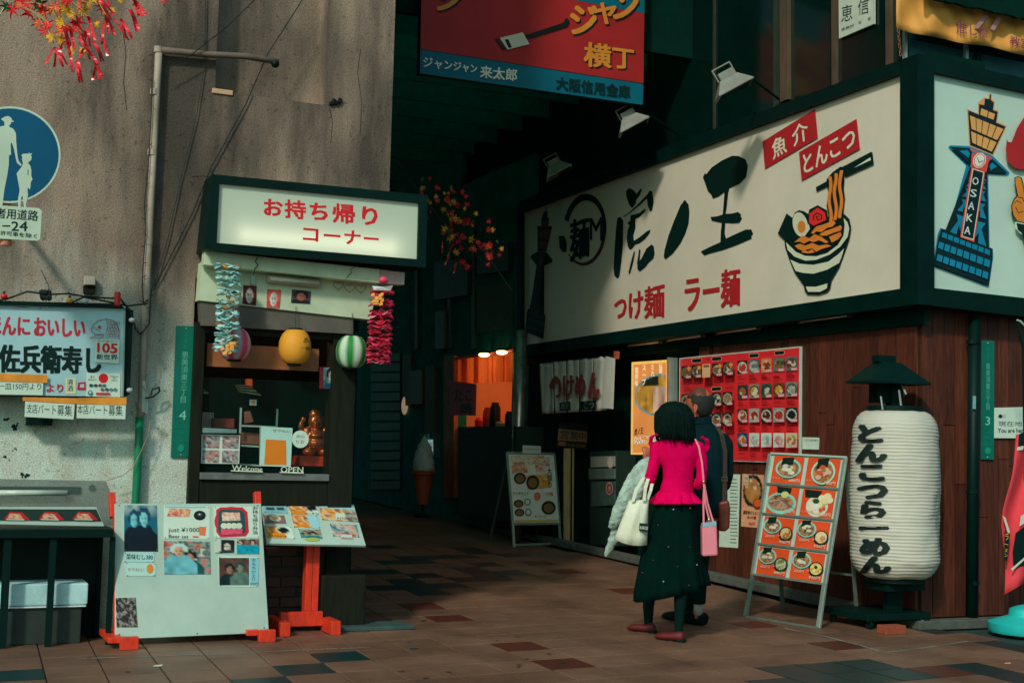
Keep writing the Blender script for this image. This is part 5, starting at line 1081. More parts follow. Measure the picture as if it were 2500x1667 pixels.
def e1(A):
    A.pic(noisy([c(205, 120, 40), c(225, 190, 150), c(190, 60, 60), c(225, 150, 130)], 4, 6), [(575, 225), (768, 232), (755, 305), (550, 300)], 14, 7); A.poly(c(120, 180, 180), [(550, 205), (905, 210), (905, 222), (552, 220)]); A.ell(c(10, 28, 30), 850, 290, 55, 44); A.ell(c(60, 70, 64), 850, 282, 26, 18); A.ell(WP, 848, 280, 8, 6)
    A.text(INK, 'just ¥1000', [(565, 400), (845, 400), (845, 450), (565, 452)]); A.text(INK, 'Beer set', [(568, 462), (748, 468), (745, 498), (568, 494)]); A.poly(c(205, 110, 60), [(842, 390), (905, 395), (898, 470), (846, 465)]); A.poly(WP, [(840, 375), (905, 380), (905, 395), (842, 390)]); A.poly(c(205, 90, 90), [(785, 476), (838, 478), (838, 490), (785, 488)])
pin([(525, 197), (942, 208), (940, 508), (522, 500)], 'pinned_menu', 'white sheet reading just 1000 yen beer set at the top middle of the board', 'notice', None, extra=e1)
def e2(A):
    A.ell(c(190, 40, 52), 1138, 345, 155, 135, n=28); A.poly(c(190, 40, 52), [(1000, 240), (1040, 215), (1240, 215), (1285, 260), (1298, 440), (1270, 480), (1040, 490), (1000, 440)]); A.poly(c(34, 72, 74), [(1020, 262), (1050, 235), (1230, 240), (1260, 270), (1272, 430), (1250, 462), (1050, 470), (1018, 430)])
    A.pic(noisy([c(190, 50, 60), c(225, 150, 120), c(205, 200, 180), c(190, 110, 60)], 6, 7), [(1050, 262), (1215, 262), (1222, 335), (1055, 342)], 12, 6); 
    for k in range(4): A.ell(c(190, 200, 172), 1070+k*46, 385, 30, 28, n=12)
    A.pic(noisy([c(205, 50, 90), c(225, 90, 110)], 8, 5), [(1040, 415), (1240, 410), (1240, 458), (1050, 468)], 10, 4); A.text(INK, 'お持ち帰り弁当', [(1330, 205), (1380, 205), (1380, 460), (1330, 460)], vertical=True)
pin([(976, 206), (1392, 210), (1396, 492), (985, 495)], 'pinned_menu', 'sheet with a red bento box picture at the top right of the board', 'notice', None, extra=e2)
wbg = noisy([c(60, 70, 60), c(190, 80, 60), c(130, 150, 140), c(30, 60, 60), c(190, 190, 170)], 12, 7)
pin([(520, 522), (942, 526), (950, 825), (525, 826)], 'pinned_photo', 'wide photo of a cook in a white cap beside another person, mid board', 'photo', heads(wbg, [(.56, .46, .13, c(20, 20, 24), c(190, 130, 105), c(20, 90, 92)), (.32, .27, .17, c(170, 200, 195), SKN, c(110, 190, 200))]), n=(26, 20))
pin([(990, 510), (1165, 514), (1163, 630), (992, 634)], 'pinned_photo', 'small photo of a long haired woman under the bento sheet, left of a pair', 'photo', heads(lambda u, v: c(180, 190, 175) if u < .3 else c(24, 28, 28), [(.62, .45, .3, c(24, 24, 24), c(225, 200, 185), c(40, 60, 60))]), n=(12, 10))
pin([(1183, 504), (1390, 506), (1392, 640), (1188, 640)], 'pinned_photo', 'small photo of people in bright blue shirts under the bento sheet, right of a pair', 'photo', heads(noisy([c(190, 190, 170), c(40, 50, 50), c(170, 110, 90)], 3, 6), [(.18, .22, .14, c(30, 30, 30), SKN, c(0, 160, 185)), (.72, .2, .14, c(30, 30, 30), SKN, c(0, 160, 185))]), n=(16, 12))
pin([(1020, 660), (1392, 668), (1380, 940), (1028, 936)], 'pinned_photo', 'dim restaurant group photo with blue handwritten strip at the right of the board', 'photo', None, extra=lambda A: (A.pic(heads(noisy([c(40, 50, 46), c(90, 50, 40), c(60, 90, 84)], 6, 6), [(.35, .4, .16, c(16, 20, 20), c(150, 110, 90), c(10, 40, 44)), (.7, .35, .15, c(30, 60, 56), c(120, 130, 110), c(90, 120, 110))]), [(1025, 676), (1300, 676), (1300, 926), (1030, 926)], 18, 18), A.poly(c(120, 180, 190), [(1305, 674), (1388, 674), (1382, 934), (1306, 930)]), A.text(INK, 'おもちかえり', [(1325, 682), (1365, 682), (1362, 890), (1322, 890)], vertical=True), A.text(INK, '1000円', [(1312, 898), (1384, 900), (1380, 924), (1310, 922)])))
pin([(162, 628), (440, 630), (432, 715), (160, 712)], 'pinned_note', 'handwritten note priced 380 below the tall blue green photo', 'note', None, c(150, 195, 190), extra=lambda A: A.text(INK, '菜味むし380', [(180, 640), (425, 645), (422, 695), (180, 690)], bold=.012))
pin([(175, 722), (452, 728), (445, 840), (180, 842)], 'pinned_note', 'pale note with an orange patch, lower of two notes left on board', 'note', None, c(160, 200, 190), extra=lambda A: (A.text(c(170, 80, 60), 'せやねん!', [(192, 765), (342, 768), (340, 800), (192, 798)]), A.ell(c(220, 130, 50), 397, 775, 32, 44)))
pin([(82, 1042), (264, 1036), (284, 1306), (92, 1308)], 'pinned_photo', 'dark speckled photo alone at the lower left of the white board', 'photo', noisy([c(30, 34, 34), c(60, 50, 48), c(20, 26, 28), c(150, 150, 140), c(80, 60, 56)], 14, 11), n=(18, 24))
# --- slanted menu table
cr = crop(580, 1180, .2678); p = gnd(754, 1536)
PTb = Plane((0, p.y-.18, .0), (0, -1, 0)); fz = PTb.pt(775, 1328).z
a = math.radians(38); PTa = Plane((0, p.y-.18, fz), (0, -math.sin(a), math.cos(a)))
tb_ = thing('slanted_menu_table', 'slanted white menu tabletop on an orange red wooden pedestal', 'menu stand', p)
q = cr([(212, 160), (1058, 190), (1170, 562), (268, 542)]); b = MB(); b.slab(PTa, q, .018, -.018); obj('tabletop', b, WHITE, tb_, bevel=.002)
b = MB(); zt = PTa.pt(756, 1280).z-.03; ztt = zt; b.box((p.x-.045, p.y-.04, .1), (p.x+.0, p.y+.04, zt-.05)); obj('post', b, REDO, tb_, bevel=.004); b = MB(); b.box((p.x+.002, p.y-.04, .1), (p.x+.047, p.y+.04, zt-.05)); obj('post', b, REDO, tb_, bevel=.004)
l, r_ = gnd(703, 1558), gnd(826, 1553)
b = MB(); b.box((l.x+.02, p.y-.1, .035), (r_.x-.03, p.y-.06, .13)); obj('cross_beam', b, REDO, tb_, bevel=.004)
for x in (l.x, r_.x):
    b = MB(); b.box((x-.03, p.y-.3, 0), (x+.035, p.y+.3, .09)); obj('foot', b, REDO, tb_, bevel=.005)
def tp(q, name, label, fn, extra=None, n=(12, 8), inset=(0, 0, 1, 1), col=WP):
    t = sheet(PTa, cr(q), name, label, 'menu sheet', col, .001, lambda A: (A.pic(fn, sub(q, *inset), *n), extra and extra(A)), tr=cr, group='menu sheets on the slanted table')
    for x, y in q: b = MB(); cx = sum(p[0] for p in q)/4; cy = sum(p[1] for p in q)/4; b.ell(PTa.pt(*cr([(x+(cx-x)*.05, y+(cy-y)*.07)])[0], .005), .004, .004, .003, 6, 4); obj('pin', b, BLACK, t.children[0])
FD = noisy([c(190, 90, 30), c(225, 150, 70), c(215, 190, 150), c(120, 60, 30), c(190, 80, 50)], 5, 6)
tp([(218, 165), (440, 176), (458, 272), (232, 278)], 'menu_sheet', 'menu sheet with two dark sushi rows at the top left of the slanted table', lambda u, v: c(30, 60, 60) if (.12 < u < .45 or .55 < u < .85) and .1 < v < .68 and (v*10) % 2 < 1.5 else c(120, 170, 175), lambda A: A.text(INK, 'おにぎりセット', [(245, 250), (425, 252), (425, 268), (245, 268)]))
tp([(450, 176), (725, 186), (738, 284), (490, 280)], 'menu_sheet', 'menu sheet with orange food and black bowl, top middle of the slanted table', lambda u, v: c(8, 24, 24) if math.hypot((u-.78)/.16, (v-.36)/.28) < 1 else (FD(u, v) if u < .62 else WP), lambda A: (A.poly(c(225, 120, 30), [(485, 245), (605, 250), (605, 282), (490, 280)]), A.text(INK, 'のり巻き', [(615, 262), (728, 264), (730, 280), (615, 278)])))
tp([(735, 185), (1062, 205), (1105, 352), (770, 330)], 'menu_sheet', 'wide menu sheet with orange dishes at the top right of the slanted table', lambda u, v: c(130, 180, 180) if v < .22 else (noisy([c(60, 70, 64), c(170, 160, 140), c(30, 50, 50)], 3, 6)(u, v) if u > .7 else FD(u, v)), lambda A: (A.poly(WP, [(890, 270), (975, 272), (985, 330), (900, 325)]), A.text(INK, '¥390', [(905, 305), (985, 308), (985, 328), (905, 324)])), n=(18, 10))
tp([(232, 285), (425, 290), (445, 365), (245, 362)], 'menu_sheet', 'menu sheet with a white rice bowl in the middle left of the slanted table', lambda u, v: (c(215, 150, 90) if math.hypot((u-.55)/.2, (v-.38)/.3) < .8 else WP) if math.hypot((u-.55)/.24, (v-.38)/.36) < 1 else c(120, 96, 86), lambda A: A.text(c(150, 50, 50), 'そばめし', [(260, 345), (420, 346), (425, 358), (262, 358)]))
tp([(490, 288), (722, 292), (752, 405), (515, 398)], 'menu_sheet', 'menu sheet with fried food beside pale blue in the middle of the slanted table', lambda u, v: FD(u, v) if u < .58+.1*v else c(140, 190, 195), lambda A: A.poly(c(225, 120, 30), [(535, 368), (655, 372), (655, 396), (540, 394)]))
tp([(250, 385), (488, 395), (522, 502), (275, 492)], 'menu_sheet', 'menu sheet with black bowl and orange banner, lower left of slanted table', lambda u, v: c(8, 24, 24) if math.hypot((u-.68)/.2, (v-.32)/.26) < 1 else (FD(u, v) if u < .5 and v < .6 else (c(225, 130, 30) if v > .6 and u < .75 else WP)), lambda A: A.text(INK, 'カルビ丼のり巻', [(280, 465), (450, 472), (450, 490), (285, 484)], bold=.02))
tp([(550, 412), (755, 418), (775, 500), (580, 492)], 'menu_sheet', 'snapshot of two dark haired people with a green caption on the slanted table', heads(noisy([c(60, 140, 140), c(150, 150, 130), c(90, 60, 50)], 3, 6), [(.3, .48, .2, c(16, 18, 18), c(190, 150, 120), c(40, 150, 150)), (.62, .5, .2, c(16, 18, 18), c(190, 140, 110), c(30, 120, 120))]), lambda A: A.ell(c(150, 165, 80), 680, 508, 72, 16))
tp([(840, 366), (1085, 378), (1110, 490), (872, 480)], 'menu_sheet', 'snapshot with blue figures and a boxed price at the lower right of the slanted table', noisy([c(20, 60, 66), c(0, 120, 140), c(190, 170, 150), c(190, 110, 80), c(20, 40, 44)], 6, 5), lambda A: (A.poly(c(180, 90, 90), [(930, 456), (1045, 462), (1055, 504), (945, 500)]), A.poly(WP, [(936, 461), (1040, 466), (1049, 499), (950, 495)]), A.text(INK, 'テイクアウト', [(945, 466), (1038, 470), (1040, 480), (948, 478)]), A.text(INK, '¥2500', [(952, 484), (1040, 486), (1042, 496), (955, 494)])))
# ============================================================ alley furniture
cr = crop(940, 780, .3954)
PAb, a0, a1_, ah, an = leanplane(cr([(797, 1405)])[0], cr([(1083, 1395)])[0], cr([(752, 822)])[0])
ab = thing('menu_a_board', 'aluminium framed poster stand with crowded ramen menu poster near the alley pole', 'poster stand', (a0+a1_)/2)
oq = [(752, 822), (1045, 828), (1080, 1258), (788, 1262)]; iq = [(764, 835), (1035, 840), (1068, 1244), (800, 1248)]
for i in range(4):
    j = (i+1) % 4; b = MB(); b.bar(PAb.pt(*cr([oq[i]])[0]), PAb.pt(*cr([oq[j]])[0]), .028, .02, up=PAb.n); obj('frame', b, ALU, ab, bevel=.003)
b = MB(); b.slab(PAb, cr(oq), .01, -.012); obj('poster', b, mat('poster_paper', c(170, 172, 160, 2.2), var=.1), ab)
kk = 2.3
A = Art(PAb, .001); A.tr = cr; k_ = lambda *a: c(*a, kk)
A.pic(noisy([k_(172, 165, 150), k_(160, 60, 50), k_(200, 160, 120), k_(172, 165, 150), k_(190, 120, 60)], 7, 8), [(775, 840), (985, 840), (990, 940), (785, 950)], 16, 10)
A.pic(noisy([k_(210, 140, 50), k_(190, 90, 40), k_(215, 180, 110)], 9, 5), [(870, 960), (1010, 950), (1025, 1035), (880, 1050)], 12, 8); A.text(k_(20, 30, 28), '大盛り', [(1000, 915), (1030, 915), (1035, 1035), (1005, 1035)], vertical=True, bold=.03); A.text(k_(160, 60, 56), 'つけ麺', [(985, 850), (1015, 850), (1018, 905), (990, 905)], vertical=True, bold=.02)
for x, y, r1, r2 in ((833, 980, 38, 36), (912, 1005, 40, 45), (825, 1135, 30, 24), (830, 1190, 30, 24), (1010, 1160, 44, 42)): A.ell(k_(34, 30, 24), x, y, r1, r2); A.ell(k_(100, 78, 44), x, y+2, r1*.7, r2*.7)
for x, y in ((880, 1125), (885, 1188)): A.ell(k_(60, 72, 66), x, y, 20, 22); A.ell(k_(170, 168, 150), x, y, 14, 16)
A.poly(k_(172, 168, 150), [(875, 900), (925, 890), (935, 955), (885, 962)]); A.ell(k_(190, 90, 60), 940, 1090, 20, 26)
for t, q in (('ランチセット', [(790, 1062), (888, 1064), (888, 1084), (792, 1082)]), ('虎ノ王ラーメン', [(925, 1205), (1000, 1205), (1000, 1222), (928, 1220)]), ('つけ麺', [(985, 1062), (1035, 1064), (1038, 1088), (990, 1086)]), ('200円', [(790, 880), (860, 880), (862, 905), (792, 905)]), ('300円', [(795, 915), (862, 915), (864, 942), (797, 942)])): A.text(k_(60, 40, 36) if 'メ' in t or 'ラン' in t else k_(170, 60, 60), t, q, bold=.02)
A.poly(k_(205, 140, 60), [(800, 1236), (1066, 1232), (1067, 1243), (802, 1247)]); A.build('print', ab)
for i, (tx, bx) in enumerate(((788, 797), (1075, 1083))):
    p0 = PAb.pt(*cr([(tx, 1260)])[0]); p1 = PAb.pt(*cr([(bx, (1405, 1395)[i])])[0]); b = MB(); b.bar(p0, p1, .028, .02); obj('leg', b, ALU, ab)
    b = MB(); b.bar(PAb.pt(*cr([(tx-30 if i == 0 else tx-30, 840)])[0], -.02), Vector((p1.x, p1.y, p1.z))-an*.5, .02); obj('back_leg', b, mat('dim_alu', c(60, 70, 64), metal=.3), ab)
b = MB(); b.bar(PAb.pt(*cr([(797, 1390)])[0]), PAb.pt(*cr([(1083, 1380)])[0]), .022); obj('cross_bar', b, ALU, ab)
sheet(PAb, cr([(850, 775), (962, 780), (962, 828), (850, 824)]), 'small_notice', 'small white notice card on top of the aluminium poster stand', 'notice', c(150, 152, 140, 2.2), .012, lambda A: A.text(c(90, 90, 80), '本日のおすすめ', [(860, 790), (950, 793), (950, 808), (860, 806)]), tr=cr)
# steel pole
b = MB(); p = PR.pt(1267, 1000, 0); gp = Vector((6.8, p.y-.3, gz(p.y-.3))); 
pl_ = Plane((0, gp.y, 0), (0, -1, 0)); xx = pl_.pt(1267, 1000).x
b.lathe(Vector((xx, gp.y, gp.z)), [(.075, 0), (.075, 1.2), (.078, 1.21), (.078, 1.24), (.075, 1.25), (.075, 2.5)], 20); sp_ = tag(obj('steel_pole', b, mat('worn_steel', c(120, 112, 100, 3), rough=.3, metal=.75, var=.6, scale=8, stretch=(1, 1, .5)), smooth=True), 'worn shiny steel pole standing under the far left end of the long ramen sign', 'pole')
# noren
PN = Plane((6.82, 0, 0), (-1, 0, 0))
nr = thing('noren_curtain', 'short white split curtain with red hiragana lettering hanging at the dark entrance', 'curtain', PN.pt(1400, 880))
TLn, TRn, BRn, BLn = (952, 273), (1378, 224), (1372, 560), (965, 582); H_ = homog(UNIT, [TLn, TRn, BRn, BLn])
NO_ = mat('noren_cloth', c(140, 140, 130, 2.6), rough=.85, var=.1, scale=6)
def nwave(u, v): return .011*math.sin(u*30+v)*(.3+v)+.006*math.sin(u*57+v*3)
cuts = [0, .215, .41, .60, .80, 1.0]
for i in range(5):
    b = MB(); V = []; n, m_ = 10, 12; u0, u1 = cuts[i]+.004, cuts[i+1]-.004
    for j in range(m_+1):
        v = j/m_; sh = 0 if v < .33 else (v-.33)*.012
        for k in range(n+1):
            u = u0+sh+(u1-u0-2*sh)*k/n; x, y = cr(H_([(u, v)]))[0]; V.append(PN.pt(x, y, nwave(u, v)))
    b.add(V, [(j*(n+1)+k, j*(n+1)+k+1, (j+1)*(n+1)+k+1, (j+1)*(n+1)+k) for j in range(m_) for k in range(n)]); o_ = obj('cloth_panel', b, NO_, nr, smooth=True); o_.modifiers.new('s', 'SOLIDIFY').thickness = .003
A = Art(PN, .045); A.tr = cr; NR = c(112, 44, 38, 2.2); A.text(NR, 'つ', [(998, 362), (1085, 345), (1085, 475), (1050, 482)], bold=.05); A.text(NR, 'け', [(1100, 348), (1165, 345), (1165, 470), (1100, 480)], bold=.05); A.text(NR, 'め', [(1175, 345), (1235, 340), (1235, 468), (1175, 472)], bold=.05); A.text(NR, 'ん', [(1252, 325), (1325, 330), (1318, 485), (1255, 480)], bold=.05)
for q_ in ([(1075, 512), (1145, 505), (1145, 560), (1078, 564)], [(1205, 505), (1302, 500), (1300, 556), (1205, 560)]): A.poly(c(10, 34, 28), q_)
A.text(c(140, 140, 130), 'こつ', [(1228, 512), (1290, 510), (1288, 548), (1230, 550)], bold=.02); A.text(c(140, 140, 130), '虎王', [(1085, 518), (1135, 514), (1135, 550), (1088, 553)], bold=.02); A.text(INK, '虎ノ王', [(1358, 310), (1382, 305), (1382, 375), (1360, 378)], vertical=True)
A.build('lettering', nr)
b = MB(); q_ = [(1362, 226), (1420, 240), (1408, 552), (1342, 545)]; b.slab(PN, cr(q_), .003, .06); obj('folded_flap', b, NO_, nr)
b = MB(); b.bar(PN.pt(*cr([(945, 270)])[0]), PN.pt(*cr([(1425, 220)])[0]), .014); obj('rod', b, BLACK, nr); b = MB(); b.slab(PN, cr([(1412, 195), (1428, 195), (1425, 242), (1412, 244)]), .04); obj('bracket', b, mat('orange_wood', c(130, 60, 36, 2)), nr)
# open sign on a post
g0 = gnd(*cr([(1130, 1402)])[0]); PO = facing(g0, -25)
os_ = thing('open_sign_post', 'dim yellow open for business sign on a slim yellowish metal post by the entrance', 'sign', g0)
b = MB(); b.slab(PO, cr([(1100, 790), (1150, 790), (1145, 1403), (1100, 1403)]), .06, -.06); obj('post', b, mat('yellowed_metal', c(92, 78, 48, 2.6), rough=.4, metal=.3, var=.35, stretch=(1, 1, .4)), os_, bevel=.01)
b = MB(); b.slab(PO, cr([(1156, 790), (1168, 790), (1163, 1403), (1154, 1403)]), .03, -.06); obj('rail', b, MATS['yellowed_metal'], os_)
b = MB(); b.slab(PO, cr([(1080, 632), (1258, 652), (1245, 800), (1060, 780)]), .03, .01); obj('sign_box', b, DARKBR, os_)
A = Art(PO, .042); A.tr = cr; A.poly(c(96, 66, 36, 2), [(1072, 672), (1248, 690), (1245, 755), (1066, 745)]); A.text(c(12, 34, 26), '営業中', [(1085, 680), (1238, 698), (1236, 745), (1082, 736)], bold=.03); A.text(c(80, 72, 40, 2), '11:00-23:00', [(1120, 762), (1236, 772), (1234, 790), (1120, 780)]); A.poly(c(96, 50, 36, 2), [(1072, 752), (1115, 755), (1114, 780), (1068, 776)]); A.build('lettering', os_)
# ticket machine
PMa = Plane((7.0, 0, 0), (-1, 0, 0)); 
tm = thing('ticket_machine', 'grey ticket machine with round stickers in the dark entrance behind the walkers', 'vending machine', gnd(1470, 1345))
b = MB(); b.slab(PMa, cr([(1262, 815), (1425, 808), (1425, 1400), (1262, 1390)]), .25, -.28); obj('body', b, mat('machine_dark', c(18, 40, 34)), tm, bevel=.01)
b = MB(); b.slab(PMa, cr([(1270, 845), (1412, 842), (1412, 905), (1270, 912)]), .02, -.02); obj('top_panel', b, mat('machine_pale', c(110, 112, 102, 2.6), rough=.4, var=.2), tm)
b = MB(); b.slab(PMa, cr([(1258, 920), (1415, 918), (1415, 982), (1258, 985)]), .02, -.02); obj('button_panel', b, mat('machine_mid', c(62, 76, 70, 2.6), rough=.4, var=.3), tm)
b = MB(); b.slab(PMa, cr([(1275, 1000), (1418, 998), (1418, 1145), (1275, 1150)]), .015, -.02); obj('lower_panel', b, mat('machine_low', c(40, 60, 52, 2.6), rough=.4, var=.4), tm)
for x, y, rx, ry, col, lb in ((1391, 880, 20, 38, (150, 145, 132), 'round white sticker at the upper right of the ticket machine'), (1385, 1042, 22, 40, (110, 50, 46), 'oval red rimmed sticker on the lower half of the ticket machine')):
    A = Art(PMa, .006); A.tr = cr; A.ell(c(*((150, 130, 120)), 2.2), x, y, rx, ry); A.ell(c(*col, 2.2), x, y, rx*.85, ry*.85); A.text(c(170, 140, 130, 2), '虎', [(x-9, y-16), (x+9, y-16), (x+9, y+16), (x-9, y+16)]) if col[0] < 140 else None; tag(A.build('round_sticker'), lb, 'sticker')
# ice cream display
g0 = gnd(1034, 1262); PI = facing(g0, -25); o_ = g0; s_ = (PI.pt(1050, 1180)-PI.pt(1000, 1180)).length/50*.3954
ic = thing('ice_cream_display', 'giant plastic soft serve ice cream cone display standing in the dark alley', 'display cone', g0); o_ = PI.pt(*cr([(232, 1140)])[0]); Z = lambda y: (1140-y)*s_
b = MB(); b.lathe(o_, [(32*s_, Z(1140)), (52*s_, Z(1010)), (58*s_, Z(960)), (74*s_, Z(955)), (76*s_, Z(932)), (60*s_, Z(930))], 24); obj('wafer_cone', b, mat('wafer', c(112, 50, 30, 3.6), rough=.6), ic, auto=True)
b = MB(); prof = [(66, 935), (70, 915), (64, 892), (67, 880), (62, 858), (54, 846), (58, 832), (52, 812), (42, 800), (44, 788), (36, 770), (24, 758), (20, 742), (8, 725), (1, 712)]; b.lathe(o_, [(r*s_, Z(y)) for r, y in prof], 24); obj('swirl', b, mat('soft_cream', c(100, 116, 112, 4.5), rough=.5), ic, smooth=True)
b = MB(); b.lathe(Vector((o_.x, o_.y, g0.z)), [(.12, 0), (.12, .03), (.02, .04), (.02, o_.z-g0.z+.02)], 16); obj('stand', b, BLACK, ic)
# bright drink cooler behind
PV = Plane((6.9, 0, 0), (-1, 0, 0)); vm = thing('drink_cooler', 'small lit drink cooler with white and red cans behind the ice cream display', 'cooler', PV.pt(1045, 1110))
b = MB(); b.slab(PV, cr([(215, 700), (298, 700), (300, 850), (218, 850)]), .3, -.32); obj('body', b, mat('cooler_body', c(40, 60, 58, 3)), vm)
A = Art(PV, -.015); A.tr = cr; A.poly(c(150, 190, 190), [(228, 740), (296, 740), (297, 838), (230, 838)]); A.poly(c(190, 40, 60), [(262, 775), (292, 778), (290, 815), (264, 812)]); A.poly(c(30, 60, 60), [(262, 705), (275, 705), (275, 740), (262, 740)]); A.text(c(30, 70, 70), 'COLD', [(232, 755), (292, 757), (292, 770), (232, 768)], bold=.03); A.build('contents', vm, printmat('lit_print', .35))
wl_ = PRW.pt(988, 990, .05); b = MB(); b.ell(wl_, .05, .06, .14, 12, 8); tag(obj('wall_lamp', b, mat('dim_lamp', (.9, .8, .6), emit=.25, ecol=(.9, .6, .4)), smooth=True), 'small pale lamp glowing on a pillar at the far left of the alley', 'lamp')
# orange shop things
cu_ = thing('patterned_curtain', 'orange backlit patterned curtain across the top of the kitchen opening', 'curtain', PRW.pt(1190, 880))
b = MB(); V = []; n = 48
for j in range(7):
    for k in range(n+1):
        u = k/n; x, y = (448+(783-448)*u, (238-14*u)+(j/6)*((402-20*u)-(238-14*u)+3*math.sin(u*14))); V.append(PRW.pt(*cr([(x, y)])[0], -.03+.03*math.sin(u*26)+.012*math.sin(u*61+1)))
b.add(V, [(j*(n+1)+k, j*(n+1)+k+1, (j+1)*(n+1)+k+1, (j+1)*(n+1)+k) for j in range(6) for k in range(n)])
mcu = mat('curtain_amber', c(190, 84, 42, 2), rough=.9, var=.45, scale=9, stretch=(3, 3, .6)); mcu.node_tree.nodes['Principled BSDF'].inputs['Transmission Weight'].default_value = 0
o = obj('cloth', b, mcu, cu_, smooth=True)
tr_ = mcu.node_tree; tl = tr_.nodes.new('ShaderNodeBsdfTranslucent'); mxs = tr_.nodes.new('ShaderNodeMixShader'); mxs.inputs[0].default_value = .6; tl.inputs[0].default_value = (.8, .3, .1, 1); out = [n_ for n_ in tr_.nodes if n_.type == 'OUTPUT_MATERIAL'][0]
tr_.links.new(tr_.nodes['Principled BSDF'].outputs[0], mxs.inputs[1]); tr_.links.new(tl.outputs[0], mxs.inputs[2]); tr_.links.new(mxs.outputs[0], out.inputs[0])
PRr = Plane((6.94, 0, 0), (-1, 0, 0))
rb = sheet(PRr, cr([(398, 375), (565, 398), (560, 592), (400, 590)]), 'red_shop_banner', 'red cloth banner with dark characters at the left of the orange lit kitchen', 'banner', c(200, 30, 40, 8), 0, lambda A: (A.text(c(20, 20, 20), 'たこ', [(430, 425), (535, 430), (535, 500), (430, 500)], bold=.05), A.text(c(20, 20, 20), '焼', [(465, 515), (535, 515), (535, 580), (465, 580)], bold=.05)), tr=cr)
PRk = Plane((7.15, 0, 0), (-1, 0, 0)); Zk = oz0
kmat = lambda n, *cc: mat(n, c(*cc), rough=.4)
for x, wd, yt, yb, nm, lb, cc in ((678, 34, 505, 655, 'dark_bottle_box', 'tall dark dispenser on the orange lit kitchen counter', (24, 20, 16)), (632, 30, 535, 655, 'reddish_jar', 'tall reddish jar on the orange lit kitchen counter', (150, 54, 34)), (582, 28, 600, 655, 'red_cup', 'red cup on the orange lit kitchen counter', (190, 30, 34)), (768, 30, 560, 655, 'dark_pot', 'dark pot at the right end of the orange lit kitchen counter', (20, 16, 14)), (720, 40, 620, 655, 'steel_pan', 'low steel pan on the orange lit kitchen counter', (150, 130, 110))):
    p0 = PRk.pt(*cr([(x, yb+8)])[0]); r0 = (PRk.pt(*cr([(x+wd/2, yb)])[0])-PRk.pt(*cr([(x-wd/2, yb)])[0])).length/2*.8; hh = (yb-yt)*.3954/3300*p0.length
    b = MB(); b.lathe(p0, [(r0*.9, 0), (r0, .01), (r0, hh*.75), (r0*.7, hh*.92), (r0*.7, hh)], 16); tag(obj(nm, b, kmat('k'+nm, *cc), auto=True), lb, 'kitchen item')
b = MB(); b.box((7.2, oy0-.28, oz0-.02), (7.6, oy1+.28, oz0)); tag(obj('kitchen_shelf', b, mat('shelf_wood', c(120, 60, 34))), 'narrow wooden shelf inside the orange lit kitchen opening', 'shelf')
# ============================================================ posters on the ramen shop wall
cr = crop(1440, 820, .5102)
op = thing('orange_lightbox_poster', 'glowing orange ramen poster light box left of the red menu board', 'poster', PRW.pt(1580, 1000))
oq = [(1542, 884), (1629, 878), (1629, 1107), (1540, 1109)]; b = MB(); b.slab(PRW, oq, .1, 0); obj('box', b, mat('lit_edge', (.9, .55, .12), emit=.5, ecol=(1, .55, .12)), op)
PGL = printmat('backlit_print', .38)
A = Art(PRW, .101); iq = [(1547, 890), (1627, 885), (1627, 1103), (1545, 1105)]; A.poly(c(205, 128, 66), iq)
def popic(u, v):
    n = vn(u*8, v*14, 4); d = math.hypot((u-.72)/.75, (v-.42)/.38)
    if d > 1: return c(205, 128, 66)
    if d > .9: return lerp(c(120, 150, 145), c(90, 110, 100), vn(u*9, v*9, 2))
    col = lerp(c(80, 46, 20), c(200, 150, 56), .6*vn(u*14, v*4, 4)+.4*n); 
    if u > .58 and .28 < v: col = lerp(c(190, 160, 140), c(130, 90, 70), vn(u*10, v*6, 8))
    if v < .25 and .25 < u < .75: col = c(24, 30, 20)
    return col
A.pic(popic, sub(iq, .05, .1, 1, .72), 30, 46)
for t, x, y0_, y1_ in (('麺', 337, 132, 180), ('たれ', 300, 135, 195), ('スープ', 258, 140, 235), ('濃厚味', 222, 150, 240)):
    q_ = cr([(x-7, y0_), (x+9, y0_), (x+9, y1_), (x-7, y1_)]); A.text(c(205, 200, 165), t, q_, vertical=True, bold=.05)
q_ = [(1549, 1066), (1625, 1054), (1625, 1078), (1549, 1084)]; A.text(c(195, 205, 185), 'とんこつ魚介', [(x, y) for x, y in q_], bold=.09); A.text(c(20, 26, 22), 'とんこつ魚介', q_, bold=.0); q_ = [(1549, 1046), (1570, 1042), (1570, 1058), (1549, 1062)]; A.text(c(20, 26, 22), '虎ノ王', q_, bold=.02)
A.build('poster_print', op, PGL)
b = MB(); b.slab(PRW, [(1628, 872), (1631, 872), (1631, 1110), (1628, 1110)], .11); obj('edge_trim', b, ALU, op)
